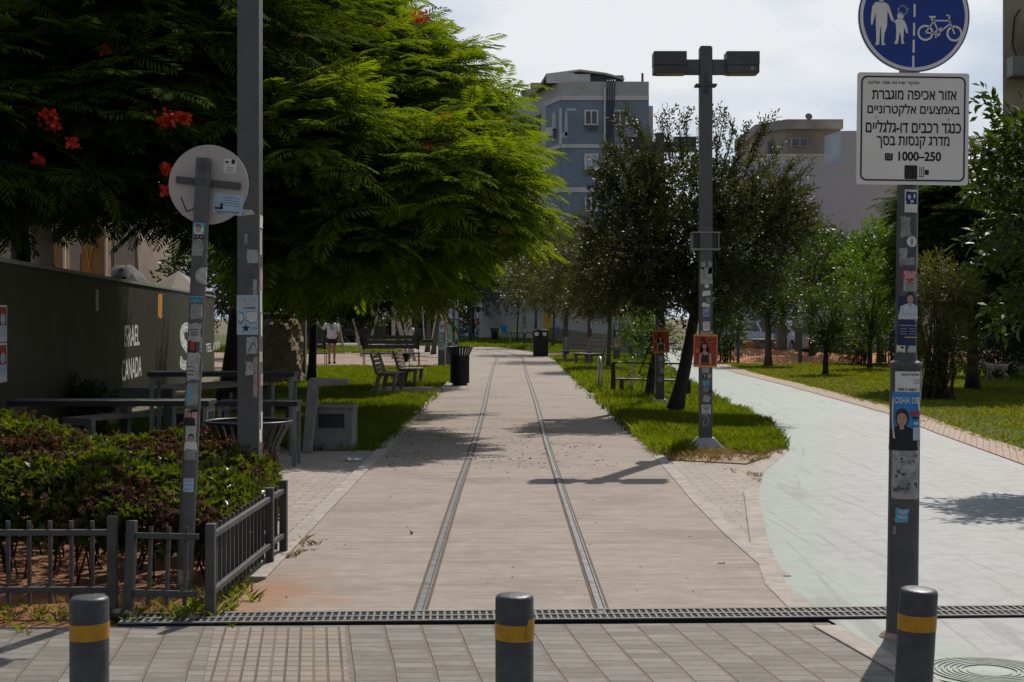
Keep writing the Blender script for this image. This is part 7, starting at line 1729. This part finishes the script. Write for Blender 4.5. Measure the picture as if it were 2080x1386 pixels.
sx_, sy_ = X(831,79.4), 79.45
t = thing('person', 'person in a pale blue shirt sitting on the far bench beyond the swing', 'person', (sx_,sy_,0), R(180))
J = {'pelvis':(0,0,.55,(.15,.12)),'belly':(0,-.03,.70,(.13,.10)),'chest':(0,-.04,.92,(.15,.10)),'neck':(0,-.03,1.08,.05),'jaw':(0,.0,1.16,.062),'head':(0,-.01,1.23,(.078,.09)),'crown':(0,-.02,1.30,.055),
     'hipL':(-.09,.05,.54,.085),'kneeL':(-.11,.45,.53,.058),'ankleL':(-.11,.46,.09,.038),'toeL':(-.12,.62,.035,.032),'hipR':(.09,.05,.54,.085),'kneeR':(.11,.45,.53,.058),'ankleR':(.11,.44,.09,.038),'toeR':(.12,.60,.035,.032),
     'shoulderL':(-.18,-.03,1.03,.05),'elbowL':(-.23,.08,.80,.04),'wristL':(-.15,.30,.68,.028),'palmL':(-.12,.37,.66,.03),'shoulderR':(.18,-.03,1.03,.05),'elbowR':(.23,.08,.80,.04),'wristR':(.15,.30,.68,.028),'palmR':(.12,.37,.66,.03)}
body(t, J); tube_cloth('shirt', [(0,0,.52,.18,.15),(0,-.02,.7,.165,.13),(0,-.04,.9,.185,.13),(0,-.04,1.0,.18,.12),(0,-.03,1.08,.08,.07)], M_lblue, t)
for s in 'LR':
    b = MB(); b.tube([J['hip'+s][:3], J['knee'+s][:3], J['ankle'+s][:3]], [.105,.085,.062], 12); b.build('trouser_leg', M_short, t, smooth='all')
    b = MB(); b.tube([J['shoulder'+s][:3], J['elbow'+s][:3]], [.068,.058], 12); b.build('sleeve', M_lblue, t, smooth='all')
    b = MB(); a_ = J['ankle'+s]; b.cbox((a_[0],a_[1]+.07,.04),(.09,.26,.08)); b.build('shoe', M_shoe, t, bevel=.02)
b = MB(); b.lathe([(.02,1.36),(.08,1.335),(.10,1.26),(.095,1.18)], 16, (0,-.035,0), cap=False); b.build('grey_hair', M_dirtyw, t, smooth='all')

dx_, dy_ = G(2022,776)
t = thing('dog', 'small white and dark dog walking on the shaded lawn at the far right', 'dog', (dx_,dy_,0), R(180)); 
M_fur = mat('shaded_white_brown_fur', (.30,.26,.215), .9, var=.2, scale=5, col2=(.05,.035,.025))  # white and brown fur, darkened to put the lawn's shade into its colour
# it walks to the left: built along +x, turned round
J = {'hip':(-.22,0,.36,(.075,.09)),'loin':(-.06,0,.365,(.062,.078)),'chest':(.14,0,.345,(.078,.11)),'neck':(.25,0,.43,.055),'skull':(.33,0,.50,.056),'muzzle':(.42,0,.475,.030),'nose':(.455,0,.47,.02),
     'tail1':(-.31,0,.42,.02),'tail2':(-.40,0,.50,.012)}
B = [('hip','loin'),('loin','chest'),('chest','neck'),('neck','skull'),('skull','muzzle'),('muzzle','nose'),('hip','tail1'),('tail1','tail2')]
for s, y_ in (('L',-.06),('R',.06)):
    f = .05 if s == 'L' else -.06
    J.update({'fs'+s:(.15,y_,.25,.04),'fk'+s:(.15+f*.7,y_,.13,.024),'fp'+s:(.15+f*1.5,y_,.025,.022),'ft'+s:(.19+f*1.5,y_,.018,.018),'hk'+s:(-.17-f*.3,y_,.24,.048),'hh'+s:(-.29-f,y_,.13,.024),'hp'+s:(-.265-f,y_,.025,.021),'ht'+s:(-.22-f,y_,.018,.018)})
    B += [('chest','fs'+s),('fs'+s,'fk'+s),('fk'+s,'fp'+s),('fp'+s,'ft'+s),('hip','hk'+s),('hk'+s,'hh'+s),('hh'+s,'hp'+s),('hp'+s,'ht'+s)]
skin_mesh('body', J, B, M_fur, t, 'hip')
for y_ in (-.045,.045): b = MB(); b.add([(.30,y_*.7,.545),(.345,y_*.9,.545),(.315,y_*1.5,.60),(.31,y_*1.25,.47)], [(0,1,2),(0,3,1),(0,2,3),(1,3,2)]); b.build('ear', M_hair, t)
